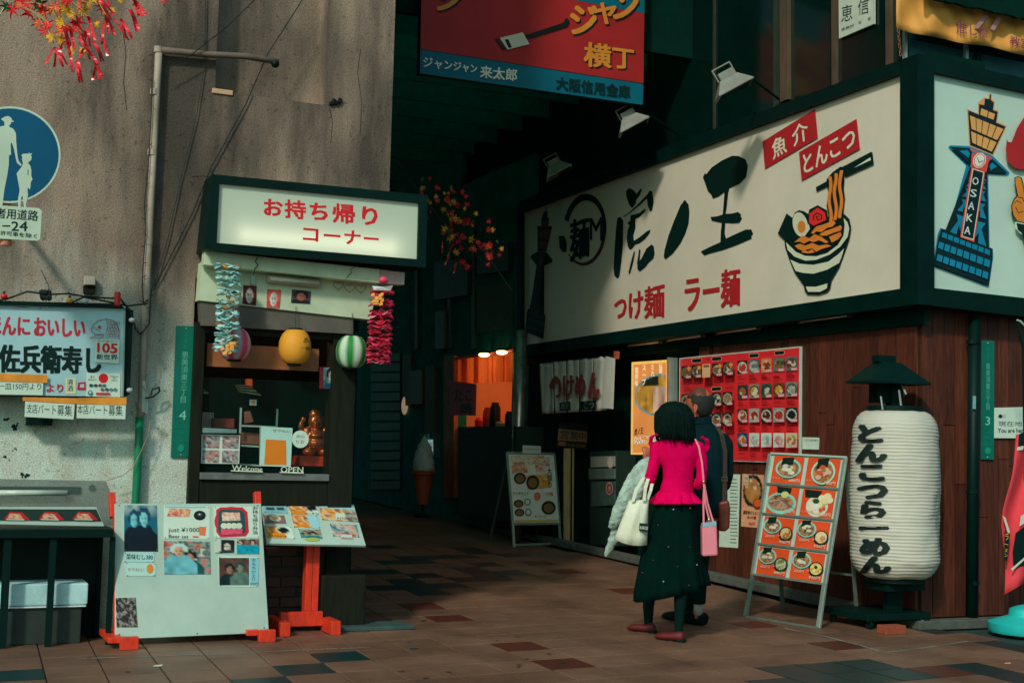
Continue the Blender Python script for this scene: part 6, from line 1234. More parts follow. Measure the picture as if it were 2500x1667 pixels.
# red menu board
cr = crop(1640, 820, .2104)
rm_ = thing('red_menu_board', 'large red picture menu board with rows of small dish photos on the timber wall', 'menu board', PRW.pt(1800, 1000))
oq = [(88, 256), (1488, 120), (1480, 1478), (78, 1432)]; b = MB(); b.slab(PRW, cr(oq), .025, 0); obj('frame', b, WHITE, rm_)
b = MB(); b.slab(PRW, cr([(98, 268), (1477, 137), (1468, 1466), (88, 1422)]), .006, .022); obj('panel', b, mat('red_acrylic', c(222, 38, 42, 1.75), rough=.35, var=.05), rm_)
A = Art(PRW, .0285, .0004); A.tr = cr
PLt = [c(24, 30, 28), c(150, 160, 150), c(24, 40, 36), c(170, 175, 165)]
def dish(x0, y0, x1, y1, sl_, seed, food, rim, bgc, price='200円', dark=None):
    q_ = [(x0, y0+sl_), (x1, y0), (x1, y1), (x0, y1+sl_)]; A.pic(bowl(bgc, rim, food, seed, dark=dark), q_, 13, 15); w_ = x1-x0; h_ = y1-y0
    A.poly(c(222, 120, 130), [(x0+w_*.45, y1-h_*.2+sl_*.5), (x1, y1-h_*.22), (x1, y1-1), (x0+w_*.45, y1+sl_*.5)]); A.text(c(225, 210, 200), price, [(x0+w_*.5, y1-h_*.17+sl_*.5), (x1-3, y1-h_*.18), (x1-3, y1-h_*.04), (x0+w_*.5, y1-h_*.03+sl_*.5)], bold=.02)
    for k, (a_, b2, hh) in enumerate(((0, .55, 10), (0, .75, 14), (0, .9, 6), (0, .6, 6))):
        y = y1+sl_+22+k*26; 
        if hsh(seed, k, 2) > .12: A.poly(c(150, 26, 34), [(x0+2, y), (x0+w_*b2*(.7+.5*hsh(seed, k, 1)), y-sl_*.5), (x0+w_*b2*(.7+.5*hsh(seed, k, 1)), y-sl_*.5+hh), (x0+2, y+hh)])
foods = [c(190, 60, 40), c(190, 195, 185), c(150, 60, 40), c(140, 110, 50), c(110, 60, 50), c(150, 100, 60), c(205, 160, 80), c(60, 100, 70), c(215, 150, 60), c(160, 165, 150), c(150, 70, 56), c(170, 50, 30), c(90, 40, 30), c(190, 60, 40), c(30, 40, 34), c(205, 110, 40), c(185, 195, 185), c(150, 185, 175), c(205, 150, 140), c(190, 110, 40)]
rims = [c(185, 190, 175), c(150, 165, 160), c(205, 150, 100), c(110, 120, 110), c(60, 60, 60), c(20, 30, 28), c(20, 30, 28), c(20, 30, 28), c(30, 30, 26), c(20, 30, 28), c(205, 150, 135), c(150, 170, 160), c(180, 190, 180), c(160, 180, 175), c(180, 190, 180), c(60, 100, 130), c(190, 200, 185), c(180, 200, 190), c(190, 195, 180), c(150, 160, 120)]
bgs = [c(16, 34, 28), c(90, 96, 90), c(190, 120, 80), c(90, 100, 92), c(90, 100, 100), c(60, 56, 50), c(120, 120, 110), c(60, 84, 72), c(120, 56, 34), c(110, 120, 112), c(26, 40, 34), c(130, 150, 145), c(26, 40, 34), c(120, 140, 135), c(24, 40, 34), c(20, 60, 90), c(185, 200, 185), c(180, 200, 190), c(190, 200, 185), c(190, 180, 140)]
cols5 = [(762, 876), (897, 1015), (1037, 1158), (1178, 1305), (1325, 1455)]
rows4 = [(283, 235, 155, 165), (565, 532, 160, 168), (845, 828, 158, 168), (1125, 1125, 157, 170)]
for r_, (ya, yb, ha, hb) in enumerate(rows4):
    for k, (xa, xb) in enumerate(cols5):
        f = k/4; y = ya+(yb-ya)*f; dish(xa, y, xb, y+ha+(hb-ha)*f, (yb-ya)*-.22*.5*(1), r_*5+k, foods[r_*5+k], rims[r_*5+k], bgs[r_*5+k], ('180円', '200円', '250円', '380円')[(r_+k) % 4])
for k, (xa, ya, xb, yb, fd) in enumerate(((113, 345, 222, 490, c(120, 96, 50)), (230, 335, 340, 480, c(96, 76, 54)), (468, 315, 580, 462, c(130, 104, 60)), (595, 300, 708, 450, c(90, 70, 54)), (113, 672, 222, 800, c(60, 60, 40)), (468, 655, 574, 806, c(60, 70, 50)), (590, 645, 702, 800, c(150, 125, 85)), (462, 893, 570, 1046, c(150, 90, 60)), (588, 888, 698, 1044, c(160, 120, 70)), (330, 905, 440, 1050, c(150, 90, 70)))):
    dish(xa, ya, xb, yb, 6, 40+k, fd, c(120, 110, 90) if k < 4 else c(150, 155, 140), c(24, 34, 28), '730円', dark=(k > 6)); 
    if k < 4: A.ell(c(205, 110, 50), xb-22, ya+32, 24, 28, n=14); A.ell(c(225, 150, 70), xb-22, ya+32, 15, 18, n=12)
A.poly(c(225, 165, 120), [(354, 330), (446, 322), (446, 478), (352, 484)]); A.text(c(60, 30, 20), '麺増量', [(368, 338), (432, 333), (432, 362), (368, 366)], bold=.03)
for cx, cy in ((290, 288), (522, 266), (955, 229), (1250, 197), (518, 615)):
    A.poly(c(205, 170, 150), [(cx-60, cy-12), (cx-48, cy-22), (cx+48, cy-29), (cx+58, cy-20), (cx+58, cy+8), (cx+48, cy+19), (cx-48, cy+27), (cx-60, cy+14)]); A.poly(c(8, 26, 20), [(cx-56, cy-9), (cx-46, cy-18), (cx+47, cy-25), (cx+54, cy-17), (cx+54, cy+5), (cx+46, cy+15), (cx-46, cy+23), (cx-56, cy+11)])
A.text(c(110, 20, 26), 'つけ麺', [(375, 262), (435, 258), (435, 285), (375, 290)], bold=.03); A.text(c(110, 20, 26), 'トッピング', [(1040, 200), (1160, 190), (1160, 222), (1040, 232)], bold=.02)
A.build('menu_print', rm_)
# small notices on the wood
cr = crop(1780, 1080, .306)
sheet(PRW, [(1959, 1067), (2000, 1068), (1999, 1097), (1959, 1096)], 'small_notice', 'small white notice with one line of characters right of the red menu board', 'notice', WP, .001, lambda A: A.text(c(50, 70, 60), 'ご注文は券売機で', [(1961, 1071), (1998, 1072), (1998, 1078), (1961, 1077)]))
def tk(A):
    A.pic(bowl(c(205, 140, 100), c(10, 36, 32), c(190, 130, 70), 3, .5, .5, .5, .5, food2=c(150, 100, 50)), [(112, 250), (270, 258), (268, 520), (105, 510)], 14, 18); A.ell(c(120, 40, 24), 226, 490, 36, 46); A.ell(c(205, 90, 40), 226, 482, 28, 32); A.poly(c(200, 180, 150), [(118, 258), (156, 262), (154, 340), (116, 338)]); A.text(c(60, 40, 30), '新発', [(122, 268), (150, 270), (150, 300), (122, 298)]); A.text(c(170, 40, 40), '限定', [(122, 308), (150, 310), (150, 334), (122, 332)])
    A.text(INK, '濃厚魚介とんこつ', [(112, 540), (255, 550), (252, 578), (110, 570)], bold=.02); A.text(c(130, 30, 30), '辛つけ麺', [(145, 582), (215, 586), (213, 612), (143, 608)], bold=.03); A.text(c(180, 50, 50), '830円', [(158, 632), (208, 636), (206, 662), (157, 658)], bold=.02)
sheet(PRW, cr([(105, 248), (276, 258), (262, 682), (95, 668)]), 'noodle_poster', 'beige poster of a black noodle bowl on the wall beside the picture menu stand', 'poster', c(212, 150, 112), .001, tk, tr=cr)
def ls(A):
    for k in range(19): A.poly(c(60, 80, 70), [(8, 290+k*28), (70-18*hsh(k, 1, 1), 292+k*28), (70-18*hsh(k, 1, 1), 298+k*28), (8, 296+k*28)], raise_=(k == 0))
sheet(PRW, cr([(-70, 250), (88, 254), (70, 840), (-80, 830)]), 'text_notice', 'long white notice full of small text half hidden behind the walking couple', 'notice', WP, .001, ls, tr=cr)
# --- picture menu stand
PA2, b0, b1, bh_, bn_ = leanplane(cr([(125, 1390)])[0], cr([(715, 1482)])[0], cr([(335, 85)])[0])
ms = thing('picture_menu_stand', 'leaning white framed stand with eight orange ramen picture cards', 'menu stand', (b0+b1)/2)
TL, TR, BR_, BL = (335, 84), (937, 116), (772, 1130), (180, 1046); H = homog(UNIT, [TL, TR, BR_, BL])
b = MB(); b.slab(PA2, cr([TL, TR, BR_, BL]), .012, -.014); obj('back_board', b, WHITE, ms)
def stile(a, b_, w_=.03): 
    m = MB(); m.bar(PA2.pt(*cr([a])[0], .004), PA2.pt(*cr([b_])[0], .004), w_, .022, up=PA2.n); return m
LB = (130, 1388); RB2 = (712, 1480)
obj('stile', stile((328, 90), (188, 1050)), ALU, ms, bevel=.003); obj('stile', stile((930, 118), (766, 1130)), ALU, ms, bevel=.003)
obj('leg', stile((190, 1050), LB, .028), mat('leg_grey', c(74, 92, 84), rough=.5), ms); obj('leg', stile((762, 1130), RB2, .036), ALU, ms, bevel=.003)
obj('bottom_rail', stile(LB, RB2, .02), MATS['leg_grey'], ms)
for v in (0, .25, .495, .745, 1.0): 
    m = MB(); a_, b_ = H([(0, v), (1, v)]); m.bar(PA2.pt(*cr([a_])[0], .01), PA2.pt(*cr([b_])[0], .01), .014, .014); obj('rail', m, ALU if v > 0 else WHITE, ms)
for k_, off_ in ((cr([(905, 400)])[0], 0), (cr([(420, 500)])[0], 1)):
    pass
bt = PA2.pt(*cr([(930, 118)])[0], -.03); bt2 = PA2.pt(*cr([(335, 90)])[0], -.03)
for t_, f_ in ((bt, cr([(1025, 1412)])[0]), (bt2, cr([(430, 1330)])[0])):
    m = MB(); g_e = gnd(*f_); m.bar(t_.lerp(g_e, .05), g_e, .03, .02); obj('back_leg', m, MATS['leg_grey'], ms)
m = MB(); m.bar(bt.lerp(gnd(*cr([(1025, 1412)])[0]), .72), bt2.lerp(gnd(*cr([(430, 1330)])[0]), .72), .025, .015); obj('back_rail', m, MATS['leg_grey'], ms)
OC = c(222, 74, 34); CY = c(120, 190, 175)
def card(i, j):
    u0, u1 = (.055, .465) if i == 0 else (.515, .935); v0, v1 = j*.25+.018, j*.25+.238
    q_ = H([(u0, v0), (u1, v0), (u1, v1), (u0, v1)]); A = Art(PA2, .002); A.tr = cr; A.poly(OC, q_); S = lambda *a: sub(q_, *a); E = H
    hh = homog(UNIT, q_)
    def el(col, x, y, rx, ry, n=22): A.poly(col, hh([(x+rx*math.cos(t), y+ry*math.sin(t)) for t in [2*math.pi*k/n for k in range(n)]]))
    def tex(cols, x, y, rx, ry, sd, n=26, m=7):
        A.up(); fn = noisy(cols, sd, 11); uv = [(x, y)]+[(x+rx*q/m*math.cos(t), y+ry*q/m*math.sin(t)) for q in range(1, m+1) for t in [2*math.pi*k/n for k in range(n)]]
        fs = [(0, 1+k, 1+(k+1) % n) for k in range(n)]+[(1+q*n+k, 1+(q+1)*n+k, 1+(q+1)*n+(k+1) % n, 1+q*n+(k+1) % n) for q in range(m-1) for k in range(n)]
        A.mb.add([PA2.pt(px_, py_, A.off) for px_, py_ in A.tr(hh(uv))], fs, [tuple(fn(u, v)) for u, v in uv])
    def bwl(x, y, rx, ry, rim, soup, meat, nm, seed, nori=True):
        el(c(40, 60, 54), x+.01, y+.05, rx*.96, ry); el(rim, x, y, rx, ry); tex([lerp(soup, c(40, 24, 14), .5), soup, lerp(soup, c(205, 160, 110), .6), soup, lerp(soup, c(60, 90, 40), .4)], x, y+.01, rx*.84, ry*.84, seed)
        rnd = random.Random(seed)
        if nori: A.poly(c(18, 34, 26), hh([(x-rx*.55, y-ry*1.05), (x+rx*.35, y-ry*1.15), (x+rx*.3, y-ry*.35), (x-rx*.6, y-ry*.2)]))
        for k in range(nm):
            a_ = rnd.uniform(0, 6.28); d = rnd.uniform(.05, .5); el(meat if k % 2 else lerp(meat, c(225, 205, 185), .5), x+math.cos(a_)*d*rx, y+ry*.12+math.sin(a_)*d*ry, rx*.26, ry*.2, 10)
        el(lerp(soup, c(90, 140, 70), .5), x+rx*.05, y-ry*.15, rx*.15, ry*.13, 8)
    if j == 0 and i == 0: bwl(.52, .44, .42, .36, CY, c(120, 84, 60), c(190, 180, 160), 6, 1)
    elif j == 0: bwl(.52, .5, .37, .45, c(150, 200, 180), c(150, 90, 40), c(190, 84, 50), 14, 2)
    elif j == 1 and i == 0:
        el(CY, .47, .6, .5, .4); tex([c(70, 44, 26), c(130, 90, 60), c(175, 140, 105), c(110, 76, 50)], .45, .58, .42, .3, 5); A.poly(c(18, 34, 26), hh([(.25, 0), (.75, .02), (.72, .25), (.3, .24)]))
        for k in range(6): a_ = math.pi*(1.05+.18*k); q2 = [(.5-.1*math.cos(a_)-.05, .45), (.5+.42*math.cos(a_)-.06, .5-.35*math.sin(a_)*.9), (.5+.46*math.cos(a_)+.05, .53-.35*math.sin(a_)*.9), (.52, .47)]; A.poly(lerp(c(190, 160, 140), c(110, 80, 70), hsh(k, 3, 3)), hh(q2))
        el(c(180, 190, 120), .55, .28, .13, .12)
    elif j == 1:
        el(c(170, 205, 190), .5, .6, .34, .38); tex([c(150, 96, 56), c(215, 180, 130), c(190, 130, 80)], .5, .6, .27, .31, 7); A.poly(c(18, 34, 26), hh([(.05, .02), (.6, .05), (.5, .3), (.1, .32)]))
        for k, (x, y) in enumerate(((.35, .55), (.5, .75), (.62, .3), (.78, .22), (.85, .35), (.3, .7), (.55, .55), (.45, .62), (.7, .4))): el(lerp(c(225, 190, 130), c(225, 205, 185), hsh(k, 1, 2)), x, y, .12, .12, 10)
        el(c(205, 70, 50), .62, .72, .05, .06); el(c(205, 70, 50), .72, .66, .05, .06); el(c(40, 70, 40), .45, .42, .1, .09)
    else:
        bwl(.3, .32, .3, .29, CY, c(110, 76, 54), c(190, 180, 160), 4, i+j*2)
        f_ = [[c(190, 130, 60), c(215, 170, 120)], [c(110, 130, 80), c(225, 175, 70)]][j-2][i]; el(c(20, 36, 32), .78, .58, .23, .27); tex([lerp(f_, c(50, 30, 16), .6), f_, lerp(f_, c(235, 215, 170), .6), f_], .78, .56, .18, .21, i+j*3)
        rnd = random.Random(i*3+j)
        for k in range(6): el(lerp(f_, c(225, 215, 170), .5) if k % 2 else lerp(f_, c(120, 50, 20), .4), .78+rnd.uniform(-.1, .1), .55+rnd.uniform(-.12, .12), .06, .06, 8)
        if j == 3 and i == 1: el(c(20, 34, 24), .77, .5, .05, .06, 8)
        A.text(c(230, 160, 130), '+', S(.52, .62, .6, .7)); A.text(c(230, 160, 130), '600円', S(.12, .66, .42, .78), bold=.02)
    A.text(c(232, 175, 145), 'こってり', S(.08, .6, .32, .66)) if j > 1 else A.text(c(232, 175, 145), 'とんこつ', S(.05, .78, .4, .85))
    A.text(c(235, 180, 150), ('680円', '780円', '850円', '830円', '900円', '950円', '880円', '920円')[j*2+i], S(.6, .82, .95, .94), bold=.03)
    A.build('menu_card', ms)
for j in range(4):
    for i in range(2): card(i, j)
# ============================================================ big standing lantern
cr = crop(2040, 760, .5357)
gl0 = gnd(2196, 1541); LX, LY = gl0.x+.03, gl0.y+.22
zt = Plane((0, LY-.3, 0), (0, -1, 0)).pt(2185, 999).z; zb = Plane((0, LY-.3, 0), (0, -1, 0)).pt(2185, 1420).z
d_ = Vector((LX, LY, 0)).dot(Vector((_f.x, _f.y, 0)).normalized()); LRad = 107.5/3300*d_
cx_ = Plane((0, LY, 0), (0, -1, 0)).pt(2185, 1200).x; LX = cx_
def lrad(z):
    t = (z-zb)/(zt-zb); t = min(1, max(0, t)); e = min(1, (min(t, 1-t)/.14)); base = (.60+.40*math.sqrt(max(0, 1-(1-e)**2)))
    return LRad*base*(.955+.045*math.sin(t*2.6+.5))
bigl = thing('standing_paper_lantern', 'tall white standing paper lantern with black hiragana and ribs on a wheeled base', 'lantern', (LX, LY, 0))
PAP = mat('white_lantern_paper', c(176, 174, 160), rough=.7, var=.06, scale=3)
n = 72; V = []; rows = 49*4; b = MB(); rings = []
for j in range(rows+1):
    z = zb+(zt-zb)*j/rows; ph = (j % 4)/4; rib = .0035*abs(math.sin(math.pi*(j % 4)/4)); R = []
    for k in range(n):
        th = 2*math.pi*k/n; r = lrad(z)
        dent = -.016*math.exp(-((th-5.35)**2)/.12-((z-(zb+.42*(zt-zb)))**2)/.09)+.006*math.sin(th*2+z*9)+.009*vn(th*5, z*20, 3)*(1.3-(z-zb)/(zt-zb))
        seam = -.003 if min(abs(th-a) for a in (4.0, 4.75, 5.5, 3.25)) < .03 else 0
        rr_ = r-rib*1.6+dent*(1 if z > zb+.1 else .4)+seam
        zz = z+.010*(vn(th*3, j*.12, 8)-.5)
        R.append(Vector((LX+math.cos(th)*rr_, LY+math.sin(th)*rr_, zz)))
    rings.append(R)
b.rings(rings); obj('paper_shade', b, PAP, bigl, smooth=True)
for z, r in ((zb-.035, .6), (zt-.005, .62)):
    b = MB(); b.lathe((LX, LY, z), [(LRad*r, 0), (LRad*(r+.02), .005), (LRad*(r+.02), .035), (LRad*r, .04)], 32); obj('rim', b, BLACK, bigl)
# writing on the curved paper
V, Fc = glyphs('とんこつらーめん', 0, .93, True)
b = MB(); H = homog(UNIT, cr([(92, 520), (222, 516), (246, 1192), (120, 1190)]))
def onl2(px, py, e_=0):
    r = ray(px, py).normalized(); o = Vector((0, 0, HC)); t = (Vector((LX, LY, 0)).dot(Vector((r.x, r.y, 0)))/(r.x**2+r.y**2))-LRad
    for _ in range(30):
        p = o+r*t; rad = math.hypot(p.x-LX, p.y-LY); e = rad-(lrad(p.z)+.009); t += e*.7
        if abs(e) < 1e-4: break
    p = o+r*t
    rad = math.hypot(p.x-LX, p.y-LY); R_ = lrad(p.z)+.011+e_
    return Vector((LX+(p.x-LX)/rad*R_, LY+(p.y-LY)/rad*R_, p.z))
for k_, (dx, dy) in enumerate(((-5, -2), (5, -2), (-5, 2.2), (5, 2.2), (-8, .3), (8, .3), (0, 2), (0, -1.8))):
    HH = H(V); b.add([onl2(x+dx*.75, y+dy, k_*.0002) for x, y in HH], Fc)
obj('lettering', b, mat('lantern_ink', c(8, 28, 24), rough=.7), bigl)
b = MB(); b.tube([(LX-.07, LY-.15, zt+.02), (LX-.05, LY-.1, zt+.15)], .008, 6); obj('wire_bracket', b, ALU, bigl); b = MB(); b.tube([(LX-.2, LY-.1, zt), (LX-.2, LY-.08, zt+.1)], .007, 6); obj('wire_bracket', b, ALU, bigl); b = MB(); b.tube([(LX, LY-.12, zt+.12), (LX+.0, LY-.05, zt+.22)], .008, 6); obj('wire_bracket', b, ALU, bigl)
b = MB(); b.box((LX-.05, LY+.02, .09), (LX+.09, LY+.07, zb)); obj('post', b, BLACK, bigl); b = MB(); b.box((LX-.03, LY+.0, zt), (LX+.05, LY+.07, zt+.3)); obj('post', b, BLACK, bigl); b = MB(); b.box((LX-.16, LY-.1, zb-.09), (LX+.2, LY+.15, zb-.02)); obj('shelf', b, BLACK, bigl)
# little roof
pr = Plane((0, LY-.1, 0), (0, -1, 0)); a_ = pr.pt(*cr([(80, 312)])[0]); b_ = pr.pt(*cr([(436, 297)])[0]); tp_ = pr.pt(*cr([(268, 230)])[0]); mid = (a_+b_)/2; hw_ = (b_-a_).length/2
b = MB(); apex = Vector((mid.x, LY, tp_.z)); R1 = [Vector((mid.x+sx*hw_*.78+.045, LY+sy*.14, a_.z)) for sx, sy in ((-1, -1), (1, -1), (1, 1), (-1, 1))]; R0 = [p-Vector((0, 0, .012)) for p in R1]
R2 = [Vector((mid.x+.03+sx*hw_*.24, LY+sy*.05, tp_.z)) for sx, sy in ((-1, -1), (1, -1), (1, 1), (-1, 1))]; b.rings([R0, R1, R2]); obj('little_roof', b, BLACK, bigl)
b = MB(); b.box((mid.x-.08, LY-.04, tp_.z), (mid.x+.08, LY+.04, tp_.z+.05)); obj('ridge', b, BLACK, bigl); b = MB(); b.box((mid.x-.04, LY+.02, zt+.06), (mid.x+.2, LY+.12, a_.z-.01)); obj('neck_box', b, BLACK, bigl)
l_, r_ = gnd(2112, 1536), gnd(2302, 1538)
b = MB(); b.box((l_.x, l_.y-.03, .06), (r_.x+.02, l_.y+.5, .11)); obj('base', b, BLACK, bigl, bevel=.006)
for x, y in ((l_.x+.04, l_.y+.0), (r_.x-.05, l_.y), (l_.x+.04, l_.y+.42), (r_.x-.05, l_.y+.42)):
    b = MB(); b.tube([(x-.012, y, .032), (x+.012, y, .032)], .032, 12); obj('caster', b, ALU if x > LX else BLACK, bigl)
b = MB(); g_ = gnd(2188, 1548); b.box((g_.x-.09, g_.y, 0), (g_.x+.09, g_.y+.1, .06)); tag(obj('loose_brick', b, mat('loose_brick', c(130, 62, 40), rough=.8, bump=.2, var=.2), bevel=.004), 'loose orange brown brick under the standing lantern base', 'brick')
# dark wall pipe, here sign, flag
PFp = Plane((0, 8.0, 0), (0, -1, 0)); cr = crop(2040, 760, .5357)
wp = thing('wall_pipe', 'dark vertical pipe on the timber wall left of the number 3 plate', 'pipe', PFp.pt(2378, 1500)); b = MB(); b.tube([PFp.pt(2379, 770, 0), PFp.pt(2372, 1515, 0)], .045, 14); obj('pipe', b, BLACK, wp, smooth=True)
for y in (835, 1200, 1422): b = MB(); b.lathe(PFp.pt(2375, y)-Vector((0, 0, .015)), [(.05, 0), (.05, .03)], 14); obj('band', b, BLACK, wp)
b = MB(); b.slab(PFp, cr([(627, 385), (640, 386), (639, 445), (626, 444)]), .004, .047); obj('sticker', b, mat('pipe_sticker', c(110, 160, 160)), wp)
sheet(PFW, [(2427.5, 995), (2560, 992), (2560, 1070), (2427, 1069)], 'location_sign', 'white sign reading You are here beside the number 3 address plate at right edge', 'sign', WP, .01, lambda A: (A.ell(INK, 751, 478, 9, 9, n=14), A.text(c(110, 130, 118), '印', [(760, 470), (776, 470), (776, 488), (760, 488)]), A.text(c(50, 70, 60), '現在地', [(742, 500), (850, 500), (850, 523), (742, 523)]), A.text(INK, 'You are here', [(740, 533), (866, 533), (866, 552), (740, 552)], bold=.03)), tr=cr, th=.008)
fg = thing('red_flag_banner', 'red advertising flag with black and white pattern leaning on its pole at the right edge', 'flag', gnd(2490, 1560))
PFl = Plane((0, 7.45, 0), (0, -1, 0)); b = MB(); q_ = [(818, 640), (858, 560), (960, 560), (960, 1150), (800, 1290), (788, 1265), (755, 1010), (768, 900)]
H = homog(UNIT, [(822, 560), (960, 560), (960, 1180), (770, 1290)]); V = []
for j in range(21):
    for k in range(13):
        u, v = k/12, j/20; ex = (-38*math.exp(-((v-.6)/.2)**2))*(1-u); x, y = H([(u, v)])[0]; V.append(PFl.pt(*cr([(x+ex, y)])[0], .03*math.sin(u*9+v*5)))
b.add(V, [(j*13+k, j*13+k+1, (j+1)*13+k+1, (j+1)*13+k) for j in range(20) for k in range(12)]); o = obj('cloth', b, mat('flag_red', c(196, 54, 62), rough=.8, var=.1), fg, smooth=True); o.modifiers.new('s', 'SOLIDIFY').thickness = .003
A = Art(PFl, .036); A.tr = cr; A.poly(INK, [(835, 560), (960, 500), (960, 612), (832, 615)]); A.poly(c(190, 200, 180), [(828, 618), (858, 612), (854, 630), (826, 634)]); A.poly(INK, [(820, 1010), (960, 900), (960, 1140), (812, 1165), (806, 1100)]); A.poly(c(190, 200, 180), [(800, 1172), (860, 1120), (862, 1130), (806, 1180)]); A.poly(INK, [(770, 1000), (795, 1015), (780, 1140), (768, 1130)]); A.text(c(205, 180, 60), 'ラーメン', [(772, 1010), (790, 1015), (782, 1120), (770, 1115)], vertical=True); A.poly(c(190, 200, 180), [(762, 930), (775, 940), (795, 1005), (785, 1010)]); A.poly(c(190, 200, 180), [(845, 930), (960, 880), (960, 900), (838, 980)])
A.build('pattern', fg)
b = MB(); b.tube([PFl.pt(2508, 1520, -.02), PFl.pt(2499, 850, -.02), PFl.pt(2483, 783, -.02)], .012, 8); obj('pole', b, BLACK, fg); b = MB(); b.tube([PFl.pt(2483, 781, 0), PFl.pt(2492, 785, 0), PFl.pt(2506, 800, 0)], [.006, .008, .006], 6); obj('pole_hook', b, WHITE, fg)
b = MB(); p = gnd(2520, 1546); b.lathe((p.x, p.y+.05, 0), [(.26, 0), (.27, .02), (.27, .07), (.22, .09), (.13, .12), (.12, .17), (.07, .19), (.03, .2)], 24); tag(obj('water_weight_base', b, mat('turquoise_plastic', c(30, 170, 165), rough=.45, var=.1), auto=True), 'bright turquoise plastic flag weight on the ground at the right edge', 'flag base')
# ============================================================ maple leaf garlands
def leafmesh(m, seed, lobes=7):
    rnd = random.Random(seed); b = MB(); V = [Vector((0, 0, 0))]
    pts = []
    for k in range(lobes):
        a = math.radians(-150+300*k/(lobes-1)); L_ = (1, .92, .72, .62)[abs(k-lobes//2)] if lobes == 7 else 1
        L_ *= rnd.uniform(.85, 1.1)
        if k: am = math.radians(-150+300*(k-.5)/(lobes-1)); pts.append((.34, am, 0))
        pts.append((.62*L_, a-.13, .05)); pts.append((L_, a, -.16*rnd.uniform(.2, 1.6))); pts.append((.62*L_, a+.13, .05))
    V += [Vector((math.sin(a)*r, math.cos(a)*r, z)) for r, a, z in pts]
    return b.add(V, [(0, i, i+1) for i in range(1, len(V)-1)]).mesh('leaf', m)
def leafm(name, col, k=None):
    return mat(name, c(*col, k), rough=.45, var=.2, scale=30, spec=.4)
def maple(label, pl, leaves, ribbons, stems, size, tag_, k=None, rs=1.0):
    t = thing('maple_garland', label, 'leaf garland', pl.pt(*leaves[0][:2]))
    cc = {'r': (205, 36, 38), 'o': (220, 92, 52), 'y': (212, 158, 36), 'g': (30, 80, 40)}
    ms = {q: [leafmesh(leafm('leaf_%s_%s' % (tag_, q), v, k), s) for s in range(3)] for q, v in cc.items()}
    for i, lf in enumerate(leaves):
        x, y, q = lf[:3]; s = size*(lf[3] if len(lf) > 3 else 1); rnd = random.Random(i*7+3)
        o = bpy.data.objects.new('leaf', ms[q][i % 3]); COL.objects.link(o); o.parent = t; o.matrix_parent_inverse = wm(t).inverted()
        o.location = pl.pt(x, y, (i % 9)*.018-.05); o.scale = (s, s, s)
        o.rotation_euler = (math.radians(90+rnd.uniform(-30, 30)), rnd.uniform(0, 6.28), math.radians(rnd.uniform(-35, 35)-20))
    rm = mat('ribbon_'+tag_, c(214, 30, 40, k), rough=.25, var=.2, scale=10, spec=.8)
    for i, (a, b_) in enumerate(ribbons):
        rnd = random.Random(i+50); off = .06+(i % 5)*.015; n = 8; b = MB(); V = []
        for j in range(n+1):
            f = j/n; x = a[0]+(b_[0]-a[0])*f; y = a[1]+(b_[1]-a[1])*(f**1.25); p = pl.pt(x, y, off+.01*math.sin(f*5+i)); tw = .0062*rs; an = math.sin(f*3+i)*.9
            q = Vector((math.cos(an)*tw, math.sin(an)*tw, .002)); V += [p-q, p+q]
        b.add(V, [(2*j, 2*j+1, 2*j+3, 2*j+2) for j in range(n)]); o = obj('ribbon', b, rm, t)
        s_ = o.modifiers.new('s', 'SOLIDIFY'); s_.thickness = .0012
    for i, pts in enumerate(stems):
        b = MB(); b.tube([pl.pt(x, y, .02) for x, y in pts], .0025*rs, 5); obj('stem', b, mat('stem_'+tag_, c(*((170, 165, 110) if tag_ == 'near' else (40, 50, 36)), k), rough=.5), t)
cr1 = lambda L_: [crop(0, 0, .2742)([(q[0], q[1])])[0]+tuple(q[2:]) for q in L_]
lv = cr1([(110, 75, 'r'), (235, 25, 'r'), (262, 115, 'r'), (345, 205, 'o'), (410, 222, 'r'), (490, 50, 'o'), (530, 195, 'y'), (582, 88, 'y'), (592, 15, 'r'), (682, 190, 'r', 1.15), (738, 90, 'y'), (772, 15, 'y'), (895, 70, 'r'), (442, 342, 'y', .9), (530, 350, 'y', .9), (560, 270, 'o'), (640, 462, 'y', .75), (740, 452, 'y', .75), (872, 218, 'y', .7), (942, 130, 'y', .7), (1078, 5, 'y', .6), (400, 110, 'o'), (700, 50, 'o', .8), (752, 305, 'r', .8), (600, 252, 'r', .9), (380, 92, 'r', .8), (1462, 5, 'r', .6), (990, 90, 'y', .6), (625, 125, 'y', .8), (340, 40, 'g', 1.2), (450, 95, 'y', .8), (520, 130, 'y', .8), (660, 260, 'r', .8), (960, 50, 'r', .7), (400, 275, 'r', .8), (60, 60, 'g', .8), (190, -20, 'r'), (330, -30, 'o'), (500, -40, 'y'), (700, -30, 'r'), (830, -20, 'y'), (160, 40, 'o', .7), (610, 380, 'r', .6)])
